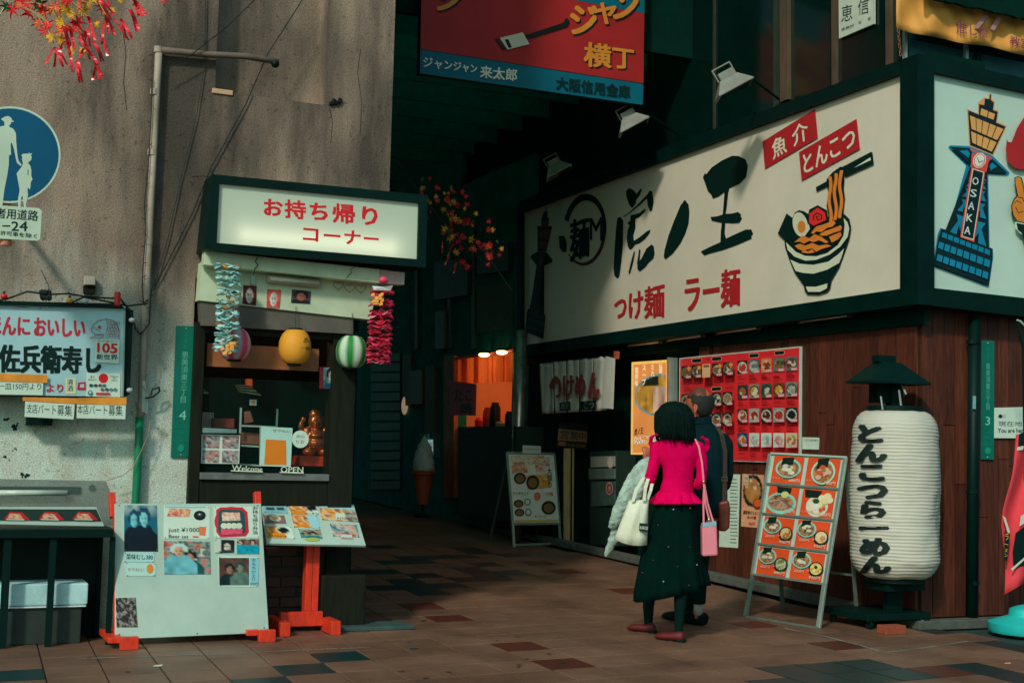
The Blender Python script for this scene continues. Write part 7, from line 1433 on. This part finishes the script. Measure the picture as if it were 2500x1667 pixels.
rb = [((1150, 85), (1215, 280)), ((1165, 85), (1238, 272)), ((1180, 0), (1270, 150)), ((1190, 0), (1300, 138)), ((1070, 170), (1175, 345)), ((1010, 170), (1145, 362)), ((1090, 190), (1120, 345)), ((940, 130), (1022, 320)), ((935, 140), (972, 300)), ((780, 145), (850, 360)), ((800, 160), (835, 360)), ((830, 370), (925, 550)), ((850, 400), (900, 552)), ((690, 270), (800, 480)), ((750, 420), (870, 570)), ((840, 540), (892, 715)), ((850, 560), (912, 690)), ((680, 540), (708, 740)), ((690, 545), (732, 738)), ((560, 240), (620, 470)), ((575, 250), (640, 480)), ((610, 430), (650, 640)), ((490, 420), (405, 575)), ((490, 430), (560, 600)), ((500, 430), (598, 580)), ((500, 460), (482, 600)), ((560, 380), (530, 460)), ((620, 260), (668, 440)), ((900, 310), (960, 500)), ((930, 200), (905, 400)), ((780, 250), (800, 420)), ((770, 440), (800, 530)), ((850, 580), (828, 715)), ((740, 430), (715, 522)), ((640, 590), (605, 612)), ((1190, 30), (1235, 145)), ((700, 330), (780, 470)), ((880, 0), (990, 180)), ((900, 10), (1020, 140))]
rb = [tuple(crop(0, 0, .2742)(list(p))) for p in rb]
stm = [crop(0, 0, .2742)(p) for p in ([(150, 40), (290, 100), (390, 180)], [(330, 30), (440, 70)], [(150, 50), (330, 130), (420, 300)], [(340, 120), (420, 200), (520, 330)], [(440, 0), (530, 200), (570, 240)], [(630, 0), (780, 150)], [(690, 265), (760, 430)], [(0, 130), (80, 0)], [(700, 0), (840, 45)], [(560, 380), (590, 430)], [(410, 230), (490, 410)], [(860, -10), (940, 130)], [(150, 30), (290, 25)])]
PLV = Plane((0, 5.6, 0), (0, -1, 0))
maple('bright red and yellow artificial maple leaves with red foil streamers, top left corner', PLV, lv, rb, stm, .046, 'near', rs=.95)
cr2_ = crop(900, 300, .3823); rnd = random.Random(21); lv = []
for k in range(78):
    a = rnd.random(); x = 380+a*390+rnd.uniform(-95, 95); y = 440+a*330+rnd.uniform(-150, 190)*(1-.5*abs(a-.5)); lv.append((*cr2_([(x, y)])[0], rnd.choice('rrrrroyg' if k % 3 else 'ry'), rnd.uniform(.6, 1.0)))
for x, y, q in ((525, 640, 'r'), (550, 615, 'y'), (490, 680, 'y'), (570, 760, 'r'), (600, 725, 'r'), (650, 745, 'y'), (520, 735, 'y'), (558, 830, 'y'), (600, 885, 'r'), (625, 920, 'r'), (770, 790, 'r'), (765, 860, 'r'), (440, 420, 'r'), (635, 620, 'r')): lv.append((*cr2_([(x, y)])[0], q, 1.1))
rb = [tuple(cr2_(list(p))) for p in (((540, 780), (500, 860)), ((520, 840), (485, 915)), ((470, 760), (470, 830)), ((560, 890), (545, 960)))]
maple('dim red and yellow artificial maple leaves in the dark alley beside the takeout sign', Plane((0, 10.4, 0), (0, -1, 0)), lv, rb, [[(960, 380), (1010, 450), (1080, 540), (1180, 640)], [(1180, 610), (1250, 710)]], .05, 'far', .75)  # same leaves in darker colours, alley shade put into the tone
# ============================================================ people
_h = Vector((_f.x, _f.y, 0)).normalized(); _hr = Vector((_h.y, -_h.x, 0))
def ellring(pl, x, y, rx, ry, n=16, off=0, slant=0, wav=None):
    "horizontal ring given in pixels; rx in pixels, ry depth in pixels"
    o = pl.pt(x, y, off); s = (pl.pt(x+1, y)-pl.pt(x, y)).length; R = []
    for k in range(n):
        a = 2*math.pi*k/n; w_ = 1+(wav(a) if wav else 0)
        R.append(o+_hr*(math.cos(a)*rx*s*w_)-_h*(math.sin(a)*ry*s*w_)+Vector((0, 0, -slant*math.cos(a)*s)))
    return R
def ellring_pt(pl, x, y, rx, ry, a):
    o = pl.pt(x, y); s = (pl.pt(x+1, y)-o).length
    return o+_hr*(math.cos(a)*rx*s)-_h*(math.sin(a)*ry*s)
def ptube(b, pl, pts, n=12):
    "tube through (x, y, off, r) in pixels / metres"
    s = (pl.pt(1651, 1300)-pl.pt(1650, 1300)).length
    b.tube([pl.pt(x, y, o) for x, y, o, r in pts], [((r[0]*s, r[1]*s) if isinstance(r, tuple) else r*s) for x, y, o, r in pts], n); return b
def remesh(o, v=.01, smooth=6):
    r = o.modifiers.new('r', 'REMESH'); r.mode = 'VOXEL'; r.voxel_size = v; r.use_smooth_shade = True
    s = o.modifiers.new('sm', 'SMOOTH'); s.factor = .5; s.iterations = smooth
SKIN = mat('skin', c(160, 84, 60), rough=.55, var=.1, scale=20)
def cloth(n, col, var=.2, rough=.85, bump=.5, bs=140): return mat(n, c(*col), rough=rough, var=var, scale=9, bump=bump, bscale=bs, spec=.2)
def cloth(n, col, var=.2, rough=.85, bump=.5, bs=140): return mat(n, c(*col), rough=rough, var=var, scale=9, bump=bump, bscale=bs, spec=.06)
TIGHT = cloth('black_tights', (6, 30, 26)); SKIRT = cloth('black_skirt', (0, 24, 20)); PINKM = cloth('magenta_knit', (205, 0, 78), .12, .8, .7, 220)
HAIRB = mat('black_hair', c(1, 22, 18), rough=.75, var=.3, scale=30, stretch=(6, 6, .6), bump=.5, bscale=40, spec=.12)
gw = gnd(1632, 1560); PW_ = Plane(gw+_h*.02, -_h); su = (PW_.pt(1651, 1300)-PW_.pt(1650, 1300)).length
wo = thing('person', 'woman with black bob in bright pink knit top and long black skirt seen from behind', 'person', gw)
b = MB()
fl_, fr_ = gnd(1585, 1544), gnd(1655, 1566)
offL = -(fl_-PW_.o).dot(_h)-.02; offR = -(fr_-PW_.o).dot(_h)-.03
ptube(b, PW_, [(1628, 1240, 0, (30, 24)), (1610, 1300, offL*.3, 22), (1590, 1400, offL*.7, 17), (1586, 1440, offL*.85, 13), (1583, 1480, offL, 11), (1583, 1520, offL, 8), (1583, 1536, offL, 8)])
ptube(b, PW_, [(1655, 1240, 0, (30, 24)), (1660, 1330, offR*.4, 22), (1662, 1420, offR*.8, 17), (1661, 1470, offR, 13.5), (1659, 1510, offR, 10), (1657, 1540, offR, 8), (1656, 1556, offR, 8)])
b.rings([ellring(PW_, x, y, rx, ry) for x, y, rx, ry in ((1645, 1260, 48, 30), (1648, 1225, 50, 32), (1653, 1190, 31, 20), (1656, 1150, 32, 21), (1656, 1110, 38, 21), (1652, 1088, 42, 19), (1648, 1074, 26, 18), (1646, 1060, 15, 16), (1645, 1045, 14, 15))])
b.ell(PW_.pt(1645, 1024, -.03), 33*su, 38*su, 44*su, 16, 10)
ptube(b, PW_, [(1612, 1094, 0, 10), (1600, 1120, 0, 9.5), (1592, 1150, .02, 9), (1587, 1172, .0, 9), (1584, 1155, -.12, 10.5), (1580, 1130, -.2, 8), (1578, 1118, -.22, 6.5)])
ptube(b, PW_, [(1697, 1094, 0, 10), (1711, 1120, 0, 9.5), (1712, 1150, .0, 9), (1708, 1174, 0, 9), (1690, 1175, -.12, 8.5), (1668, 1165, -.22, 7), (1655, 1158, -.26, 6)])
for ft, tx in ((fl_, -1), (fr_, -1)):
    d = (-_hr*.75+_h*.55).normalized(); a0 = ft+Vector((0, 0, .035))-d*.0
    b.tube([a0-d*.02, a0+d*.04, a0+d*.08, a0+d*.11], [.022, .022, .018, .012], 10)
# raised left hand: palm, thumb and four fingers
hp = PW_.pt(1577, 1112, -.22); b.ell(hp, .028, .016, .036, 10, 6)
for k in range(4):
    fx = hp+_hr*(-.022+.014*k)+Vector((0, 0, .028)); L_ = (.03, .038, .036, .028)[k]; b.tube([fx, fx+Vector((0, 0, L_*.6))+_h*.006, fx+Vector((0, 0, L_))+_h*.02-_hr*.004], [.0075, .007, .0055], 7)
b.tube([hp+_hr*.02, hp+_hr*.036+Vector((0, 0, .018)), hp+_hr*.036+Vector((0, 0, .04))], [.009, .008, .006], 7)
hp2 = PW_.pt(1650, 1157, -.27); b.ell(hp2, .03, .016, .025, 10, 6)
for k in range(4): fx = hp2-_hr*.02+Vector((0, 0, -.018+.012*k)); b.tube([fx, fx-_hr*.03+_h*.01, fx-_hr*.045+_h*.03], [.0075, .007, .006], 7)
b.tube([hp2+Vector((0, 0, .02)), hp2+Vector((0, 0, .04))-_hr*.015], [.009, .006], 7)
o = obj('body', b, SKIN, wo, smooth=True); remesh(o, .007, 3)
b = MB()
ptube(b, PW_, [(1610, 1300, offL*.3, 25), (1590, 1400, offL*.7, 20.5), (1586, 1440, offL*.85, 16.5), (1583, 1480, offL, 14), (1583, 1520, offL, 10.5), (1583, 1538, offL, 10)]); obj('stocking', b, TIGHT, wo, smooth=True); b = MB()
ptube(b, PW_, [(1660, 1320, offR*.4, 24), (1662, 1420, offR*.8, 19), (1661, 1470, offR, 15), (1659, 1500, offR, 13), (1657, 1535, offR, 10), (1656, 1560, offR, 9.5)])
obj('stocking', b, TIGHT, wo, smooth=True)
SH = mat('red_brown_leather', c(84, 20, 22), rough=.6, var=.25, scale=14)
for ft in (fl_, fr_):
    d = (-_hr*.78+_h*.5).normalized(); q = Vector((-d.y, d.x, 0)); b = MB(); R = []
    for t, w_, h_, z in ((-.045, .016, .02, .03), (-.035, .032, .034, .034), (0, .036, .034, .034), (.05, .037, .026, .026), (.10, .040, .026, .026), (.14, .034, .022, .022), (.17, .016, .012, .014)):
        o_ = ft+d*t+Vector((0, 0, z+.004)); R.append([o_+q*(math.cos(a)*w_)+Vector((0, 0, math.sin(a)*h_)) for a in [2*math.pi*k/14 for k in range(14)]])
    b.rings(R); obj('shoe', b, SH, wo, smooth=True, sub=1)
    b = MB(); b.prism([ft+d*-.05+q*.024, ft+d*-.01+q*.026, ft+d*-.01-q*.026, ft+d*-.05-q*.024], (0, 0, .022)); obj('heel', b, BLACK, wo)
# hair: rounded bob with strands
b = MB(); R = []
for y, rx, ry, x, of in ((979, 6, 6, 1647, .0), (982, 20, 20, 1647, 0), (989, 32, 32, 1647, 0), (1000, 40.5, 41, 1647, 0), (1016, 45.5, 45, 1647, 0), (1034, 47.5, 46, 1647, .0), (1050, 48.5, 44, 1647, .0), (1062, 47, 42, 1648, .0), (1071, 42, 36, 1650, .0), (1074, 30, 24, 1650, 0)):
    R.append(ellring(PW_, x, y, rx, ry, 60, of, slant=(2 if y > 1045 else 0), wav=lambda a, y=y: .022*math.sin(a*17+y*.03)+.014*math.sin(a*31+y*.02)))
b.rings(R); hr_ = obj('hair', b, HAIRB, wo, smooth=True)
b = MB(); rnd = random.Random(12); cc0 = PW_.pt(1647, 1024)
for k in range(260):
    a = rnd.uniform(-.35, math.pi+.35); w0 = rnd.uniform(.97, 1.03); l_ = rnd.uniform(.82, 1.08); P_ = []
    for t in range(7):
        y = 981+(1078-981)*l_*t/6; e = min(1, t/2.6); rx = 47.5*math.sin(math.pi/2*min(1, (.12+e*.88)))*w0+rnd.uniform(-.4, .4)-(3.5 if t == 6 else 0)
        P_.append(ellring_pt(PW_, 1647+(2 if t > 4 else 0), y, rx, rx*.97, a+.05*math.sin(t+k)))
    b.tube(P_, [.0022, .0035, .004, .004, .0035, .003, .001], 4)
tag(obj('hair_strands', b, HAIRB, hr_, smooth=True), kind='stuff')
# knit top
b = MB(); b.rings([ellring(PW_, x, y, rx, ry, 20) for x, y, rx, ry in ((1652, 1203, 42, 30), (1652, 1190, 40, 28), (1655, 1170, 36.5, 26), (1656, 1145, 38.5, 28), (1655, 1115, 48, 31), (1654, 1092, 55, 30), (1653, 1080, 54, 27), (1650, 1070, 38, 23), (1648, 1063, 22, 19))])
ptube(b, PW_, [(1612, 1088, 0, 16), (1603, 1092, 0, 18), (1599, 1120, .02, 15), (1592, 1150, .03, 14), (1586, 1170, .02, 14.5), (1585, 1180, -.01, 12.5), (1584, 1160, -.12, 12), (1580, 1132, -.19, 9.5)])
ptube(b, PW_, [(1694, 1088, 0, 16), (1704, 1092, 0, 18), (1713, 1120, .0, 14.5), (1714, 1150, 0, 13.5), (1711, 1174, 0, 13.5), (1705, 1184, -.02, 12), (1688, 1177, -.12, 11), (1672, 1167, -.2, 9)])
o = obj('knit_top', b, PINKM, wo, smooth=True); remesh(o, .008, 4)
b = MB(); R = []
for t in range(9):
    f = t/8; R.append(ellring(PW_, 1650-2*f, 1198+f*30, 41+f*21, 28+f*22, 120, 0, slant=-2*f, wav=lambda a, f=f: f*(.12*math.sin(a*13+.6)+.06*math.sin(a*21+2)+.02*math.sin(a*34))))
b.rings(R, cap=False); o = obj('peplum_ruffle', b, PINKM, wo, smooth=True); o.modifiers.new('s', 'SOLIDIFY').thickness = .004
for cx, cy, sd in ((1604, 1083, -1), (1712, 1090, 1)):   # shoulder ruffles
    for row in range(1):
        b = MB(); R = []; n = 36
        for t in range(5):
            f = t/4; ring = []
            for k in range(n+1):
                u = k/n; ang = math.pi*(-.1+1.15*u); rad = (17+row*5+f*10)*(1+.05*f*math.sin(u*24+row))
                x = cx+sd*math.sin(ang)*rad*.62+sd*f*4; y = cy-8+row*13-math.cos(ang)*rad*.75*(1)+f*4; ring.append(PW_.pt(x, y, .035+math.cos(u*math.pi*1-.3)*.03+f*.006*math.sin(u*20)))
            R.append(ring)
        b.rings(R, cap=False, closed=False); o = obj('shoulder_ruffle', b, PINKM, wo, smooth=True); o.modifiers.new('s', 'SOLIDIFY').thickness = .004
# skirt
b = MB(); R = []
prof = [(1215, 1651, 40, 30, 0), (1235, 1648, 50, 35, 0), (1270, 1646, 56, 40, 2), (1310, 1643, 63, 44, -2), (1350, 1638, 74, 50, -9), (1400, 1637, 82, 56, -16), (1430, 1637, 87, 60, -20), (1449, 1638, 88, 61, -22)]
for y, x, rx, ry, sl in prof:
    f = (y-1215)/240; R.append(ellring(PW_, x, y, rx, ry, 120, 0, slant=sl*1.0, wav=lambda a, f=f: f*(.075*math.sin(a*7+1+f)+.04*math.sin(a*13+2.2)+.015*math.sin(a*27+f*2))))
b.rings(R, cap=False); o = obj('skirt', b, SKIRT, wo, smooth=True); o.modifiers.new('s', 'SOLIDIFY').thickness = .005
for x, y, cc in ((1644, 1243, (190, 200, 190)), (1685, 1240, (150, 140, 120)), (1620, 1419, (200, 205, 190)), (1702, 1378, (190, 170, 150)), (1654, 1382, (120, 40, 40)), (1606, 1281, (120, 60, 60)), (1632, 1334, (150, 120, 90)), (1569, 1397, (110, 90, 60)), (1682, 1428, (110, 60, 50)), (1595, 1367, (80, 40, 40)), (1684, 1335, (20, 80, 50))):
    for kx in (0,):
        b = MB(); f = (y-1215)/240; rr_ = .115+.07*f; dd = math.sqrt(max(.02, 1-((x-1643)/(55+38*f))**2)); p = PW_.pt(x, y, (rr_+.01)*dd+.012); b.ell(p, .0055, .004, .003, 8, 5); obj('flower_motif', b, mat('motif_%d_%d' % (x, y), c(*cc), rough=.6), wo)
# necklace clasp
b = MB(); b.tube([PW_.pt(1669, 1058, .06), PW_.pt(1669, 1064, .065)], .003, 5); obj('clasp', b, ALU, wo)
# bags and coat (held: things of their own)
PBg = Plane(PW_.o-_h*.13, -_h); PKB = mat('pink_leather', c(214, 118, 132), rough=.4, var=.08)
hb = thing('pink_handbag', 'small pale pink handbag hanging by a long strap on the right side of the woman', 'handbag', PBg.pt(1733, 1320))
b = MB(); b.slab(PBg, [(1714, 1282), (1750, 1276), (1753, 1356), (1715, 1358)], .09, -.05); obj('bag_body', b, PKB, hb, bevel=.012)
b = MB(); b.slab(PBg, [(1716, 1278), (1749, 1272), (1750, 1284), (1716, 1288)], .095, -.053); obj('top_edge', b, mat('pale_blue_trim', c(120, 150, 160)), hb, bevel=.004)
for pts in ([(1697, 1071, .0), (1706, 1090, .01), (1714, 1130, .02), (1718, 1178, .02), (1722, 1230, .02), (1732, 1270, .01)], [(1719, 1180, .015), (1717, 1230, .0), (1718, 1278, -.0)], [(1719, 1180, .02), (1728, 1230, .0), (1742, 1276, -.0)]):
    b = MB(); P_ = [PBg.pt(x, y, o) for x, y, o in pts]; R = [[p+_hr*.006+_h*.002, p-_hr*.006+_h*.002, p-_hr*.006-_h*.002, p+_hr*.006-_h*.002] for p in P_]; b.rings(R); obj('strap', b, PKB, hb)
for x, y in ((1718, 1176), (1731, 1268)): b = MB(); b.ell(PBg.pt(x, y, .025), .008, .006, .012, 8, 5); obj('buckle', b, mat('gold_metal', c(205, 180, 120), rough=.25, metal=.8), hb, smooth=True)
PT_ = Plane(PW_.o-_h*.05, -_h); TOT = cloth('tote_canvas', (196, 200, 178), .1, .85, .3, 90)
tt = thing('white_tote_bag', 'white canvas tote bag with small black label held at the left side of the woman', 'tote bag', PT_.pt(1540, 1300))
b = MB(); R = []; H = homog(UNIT, [(1535, 1222), (1584, 1218), (1580, 1330), (1499, 1316)])
for j in range(11):
    v = j/10; xl, yl = H([(0, v)])[0]; xr_, yr_ = H([(1, v)])[0]; n = 28; ring = []; dp_ = .02+.055*math.sin(min(1, v*1.1)*2.2)
    for k in range(n):
        a = 2*math.pi*k/n; u = .5-.5*math.cos(a)*(1); x = xl+(xr_-xl)*u; y = yl+(yr_-yl)*u+(7*math.sin(u*3.1) if j == 10 else 0); ring.append(PT_.pt(x, y, math.sin(a)*dp_*(1+.12*math.sin(u*14+v*3))+.03))
    R.append(ring)
b.rings(R); obj('bag_body', b, TOT, tt, smooth=True)
A = Art(PT_, .108); A.poly(INK, [(1561, 1276), (1583, 1278), (1582, 1299), (1560, 1295)]); A.text(c(180, 190, 175), 'KAROS', [(1563, 1283), (1582, 1285), (1581, 1293), (1562, 1291)], bold=.02); A.build('label', tt)
for pts in ([(1545, 1224, .08), (1553, 1195, .07), (1572, 1165, .05)], [(1572, 1222, .08), (1576, 1190, .08), (1582, 1168, .06)], [(1580, 1220, .05), (1588, 1198, .06), (1592, 1180, .04)]):
    b = MB(); P_ = [PT_.pt(x, y, o) for x, y, o in pts]; w_ = .011; b.rings([[p+_hr*w_+_h*.002, p-_hr*w_+_h*.002, p-_hr*w_-_h*.002, p+_hr*w_-_h*.002] for p in P_]); obj('handle', b, TOT, tt)
COAT = mat('fuzzy_pale_coat', c(150, 172, 160), rough=.95, var=.3, scale=14, bump=.9, bscale=120, spec=.1)
b = MB(); PK_ = Plane(PW_.o+_h*.1, -_h)
ptube(b, PK_, [(1590, 1122, .03, (10, 12)), (1572, 1135, .05, (16, 14)), (1556, 1165, .07, (24, 12)), (1540, 1200, .07, (26, 12)), (1520, 1240, .05, (24, 12)), (1500, 1275, .03, (16, 9)), (1490, 1288, .02, (7, 5))], 16)
ptube(b, PK_, [(1575, 1130, -.02, (12, 10)), (1555, 1180, -.02, (18, 10)), (1530, 1240, -.03, (20, 10)), (1508, 1295, -.03, (20, 10)), (1494, 1325, -.03, (12, 8)), (1480, 1353, -.03, (7, 5)), (1477, 1358, -.03, (2, 2))], 16)
ptube(b, PK_, [(1588, 1128, .05, (8, 8)), (1582, 1150, .08, (12, 9)), (1568, 1190, .09, (13, 8)), (1556, 1220, .08, (9, 6))], 14)
o = tag(obj('draped_coat', b, COAT, smooth=True), 'pale grey fuzzy coat draped over the left arm of the woman', 'coat'); remesh(o, .009, 5); d_ = o.modifiers.new('d', 'DISPLACE'); tx = bpy.data.textures.new('fuzz', 'CLOUDS'); tx.noise_scale = .03; d_.texture = tx; d_.strength = .022
# ---- man
gm_ = gnd(1712, 1529); PM = Plane(gm_+_h*.05, -_h); sm = (PM.pt(1701, 1200)-PM.pt(1700, 1200)).length
mo = thing('person', 'balding man in dark navy jacket with a shoulder bag standing before the red menu board', 'person', gm_)
b = MB()
b.rings([ellring(PM, x, y, rx, ry) for x, y, rx, ry in ((1722, 1275, 46, 32), (1724, 1240, 48, 32), (1726, 1190, 46, 31), (1728, 1130, 52, 33), (1728, 1080, 57, 32), (1724, 1055, 48, 28), (1716, 1038, 26, 24), (1712, 1025, 20, 21), (1709, 1010, 19, 20))])
b.ell(PM.pt(1707, 982, -.01), 31*sm, 37*sm, 37*sm, 20, 12); b.ell(PM.pt(1692, 1000, -.03), 18*sm, 26*sm, 25*sm, 14, 9)
ptube(b, PM, [(1700, 1250, 0, 22), (1700, 1350, -.03, 18), (1702, 1430, -.01, 13), (1704, 1480, .0, 9), (1704, 1512, 0, 9)]); ptube(b, PM, [(1738, 1250, 0, 22), (1700, 1350, -.15, 18), (1680, 1440, -.2, 13), (1672, 1490, -.22, 9), (1670, 1510, -.22, 9)])
ptube(b, PM, [(1772, 1075, 0, 15), (1776, 1120, 0, 13), (1776, 1165, 0, 12), (1765, 1190, -.12, 10), (1750, 1195, -.22, 8), (1742, 1192, -.28, 7)]); ptube(b, PM, [(1682, 1075, 0, 15), (1676, 1120, 0, 13), (1672, 1165, 0, 12), (1682, 1190, -.12, 10), (1695, 1195, -.22, 8), (1702, 1192, -.28, 7)])
for hx, sd in ((1738, -1), (1706, 1)):
    hp = PM.pt(hx, 1192, -.3); b.ell(hp, .03, .02, .03, 10, 6)
    for k in range(4): fx = hp+_hr*(sd*.02)+Vector((0, 0, -.02+.013*k)); b.tube([fx, fx+_hr*(sd*.03)+_h*.01, fx+_hr*(sd*.04)+_h*.03], [.009, .008, .006], 7)
    b.tube([hp+Vector((0, 0, .02)), hp+Vector((0, 0, .045))+_hr*sd*.015], [.01, .008], 7)
# nose, brow, jaw towards the left
b.tube([PM.pt(1676, 978, -.06), PM.pt(1668, 990, -.07), PM.pt(1675, 995, -.06)], [.008, .013, .008], 8); b.ell(PM.pt(1678, 970, -.06), .014, .03, .012, 8, 6); b.ell(PM.pt(1679, 1014, -.05), .024, .03, .018, 8, 6)
gf = gnd(1716, 1526)
b.tube([gf+Vector((0, 0, .04))+_hr*.02, gf+Vector((0, 0, .035))-_hr*.1+_h*.08], [.032, .03], 10)
o = obj('body', b, SKIN, mo, smooth=True); remesh(o, .007, 2)
b = MB(); R = []; o_ = PM.pt(1707, 982, -.01)
for j in range(9):
    e_ = math.radians(16+j*8.6); R.append([o_+_hr*(math.cos(a)*math.cos(e_)*31.6*sm)+_h*(math.sin(a)*math.cos(e_)*37.6*sm)+Vector((0, 0, (math.sin(e_)*37.6)*sm)) for a in [2*math.pi*k/28 for k in range(28)]])
b.rings(R); obj('thinning_crown', b, mat('thin_crown', c(92, 50, 38), rough=.5, var=.35, scale=55, bump=.3), mo, smooth=True)
# ear, eye, mouth
b = MB(); e0 = PM.pt(1695, 997, .116); b.tube([e0+Vector((.0, 0, .03)), e0+_hr*.016+Vector((0, 0, .022)), e0+_hr*.018, e0+_hr*.006-Vector((0, 0, .026)), e0-Vector((0, 0, .03))], [.005, .008, .008, .007, .005], 8); b.ell(e0+_hr*.004, .012, .008, .024, 10, 6); obj('ear', b, SKIN, mo, smooth=True)
b = MB(); b.ell(PM.pt(1676, 982, -.005), .006, .006, .004, 8, 5); obj('eye', b, BLACK, mo)
HG = mat('thin_grey_hair', c(30, 32, 29), rough=.8, var=.4, scale=60, stretch=(1, 1, 4), bump=.4, bscale=150)
b = MB(); o_ = PM.pt(1712, 984, .002); R = []
for j in range(10):
    el0 = math.radians(-52+j*8.6); ring = []
    for k in range(22):
        el_ = el0+(math.radians(3.5*math.sin(k*2.3)-3*math.sin(k*.5)) if j == 9 else 0)
        azm = 132 if j > 5 else 98+j*3; az = math.radians(-62+k*(azm+62)/21); x = math.cos(az)*math.cos(el_); y = math.sin(az)*math.cos(el_); z = math.sin(el_)
        jj = 1+.03*math.sin(k*3.1+j); ring.append(o_+_hr*(x*32.5*sm*jj-5*sm)-_h*(y*38.5*sm*jj)+Vector((0, 0, z*39*sm)))
    R.append(ring)
b.rings(R, cap=False, closed=False); o = obj('hair', b, HG, mo, smooth=True); o.modifiers.new('s', 'SOLIDIFY').thickness = .012
JK = cloth('navy_jacket', (6, 32, 36), .2, .8, .4, 90)
b = MB(); b.rings([ellring(PM, x, y, rx, ry, 20) for x, y, rx, ry in ((1722, 1262, 52, 38), (1724, 1240, 53, 38), (1726, 1190, 50, 36), (1728, 1130, 54, 37), (1729, 1085, 59, 35), (1727, 1062, 53, 31), (1720, 1045, 36, 27), (1713, 1033, 26, 25), (1711, 1022, 24, 24))])
ptube(b, PM, [(1762, 1072, 0, 20), (1772, 1085, 0, 19), (1774, 1120, 0, 17), (1775, 1160, 0, 16), (1770, 1185, -.06, 14), (1755, 1193, -.18, 11)]); ptube(b, PM, [(1690, 1072, 0, 20), (1682, 1085, 0, 19), (1677, 1120, 0, 17), (1675, 1160, 0, 16), (1680, 1185, -.06, 14), (1694, 1193, -.18, 11)])
o = obj('jacket', b, JK, mo, smooth=True); remesh(o, .009, 5)
b = MB(); b.rings([ellring(PM, 1712, y, rx, rx*1.0, 20, .0, slant=-2) for y, rx in ((1034, 27), (1024, 25), (1017, 24.5), (1018, 22.5), (1030, 22))], cap=False); obj('collar', b, JK, mo, smooth=True)
b = MB(); ptube(b, PM, [(1722, 1245, 0, (48, 34)), (1712, 1300, 0, 30), (1706, 1380, 0, 24), (1706, 1440, 0, 19), (1706, 1474, 0, 17)]); ptube(b, PM, [(1720, 1260, -.05, 30), (1700, 1350, -.15, 22), (1682, 1440, -.2, 18), (1676, 1495, -.22, 16)]); o = obj('trousers', b, cloth('dark_trousers', (4, 28, 24)), mo, smooth=True); remesh(o, .01, 4)
b = MB(); ptube(b, PM, [(1705, 1470, 0, 12), (1705, 1500, 0, 11.5)]); obj('sock', b, mat('pale_sock', c(150, 140, 130), rough=.9), mo, smooth=True)
b = MB(); d = (-_hr*.55+_h*.75).normalized(); q = Vector((-d.y, d.x, 0)); R = []
for t, w_, h_, z in ((-.05, .02, .03, .04), (-.04, .04, .045, .05), (0, .045, .05, .052), (.08, .046, .036, .036), (.16, .05, .032, .032), (.21, .04, .026, .026), (.24, .02, .016, .018)):
    o_ = gf+_hr*-.02+d*t+Vector((0, 0, z)); R.append([o_+q*(math.cos(a)*w_*1.2)+Vector((0, 0, math.sin(a)*h_)) for a in [2*math.pi*k/14 for k in range(14)]])
b.rings(R); obj('shoe', b, cloth('black_shoe', (3, 24, 20), rough=.5), mo, smooth=True)
b = MB(); R2 = [[p-_hr*.08+_h*.16 for p in r_] for r_ in R]; b.rings(R2); obj('shoe', b, MATS['black_shoe'], mo, smooth=True)
BRN = mat('brown_leather', c(92, 40, 26), rough=.35, var=.3, scale=10)
PMb = Plane(PM.o-_h*.12, -_h); mb_ = thing('brown_shoulder_bag', 'brown leather shoulder bag hanging at the right hip of the man', 'shoulder bag', PMb.pt(1769, 1255))
b = MB(); b.slab(PMb, [(1756, 1226), (1780, 1220), (1784, 1240), (1782, 1288), (1772, 1297), (1755, 1296)], .09, -.06); obj('bag_body', b, BRN, mb_, bevel=.015)
b = MB(); P_ = [PM.pt(x, y, o) for x, y, o in ((1752, 1042, .10), (1762, 1062, .12), (1770, 1100, .125), (1770, 1160, .125), (1768, 1225, .13))]; b.rings([[p+_hr*.016+_h*.002, p-_hr*.016+_h*.002, p-_hr*.016-_h*.002, p+_hr*.016-_h*.002] for p in P_]); obj('strap', b, mat('dark_strap', c(40, 30, 24), rough=.7), mb_)
b = MB(); c0 = [PM.pt(x, y, .135) for x, y in ((1762, 1164), (1776, 1164), (1776, 1173), (1762, 1173))]
for i in range(4): b.bar(c0[i], c0[(i+1) % 4], .003)
obj('buckle', b, mat('brass_buckle', c(150, 110, 70), rough=.3, metal=.7), mb_)
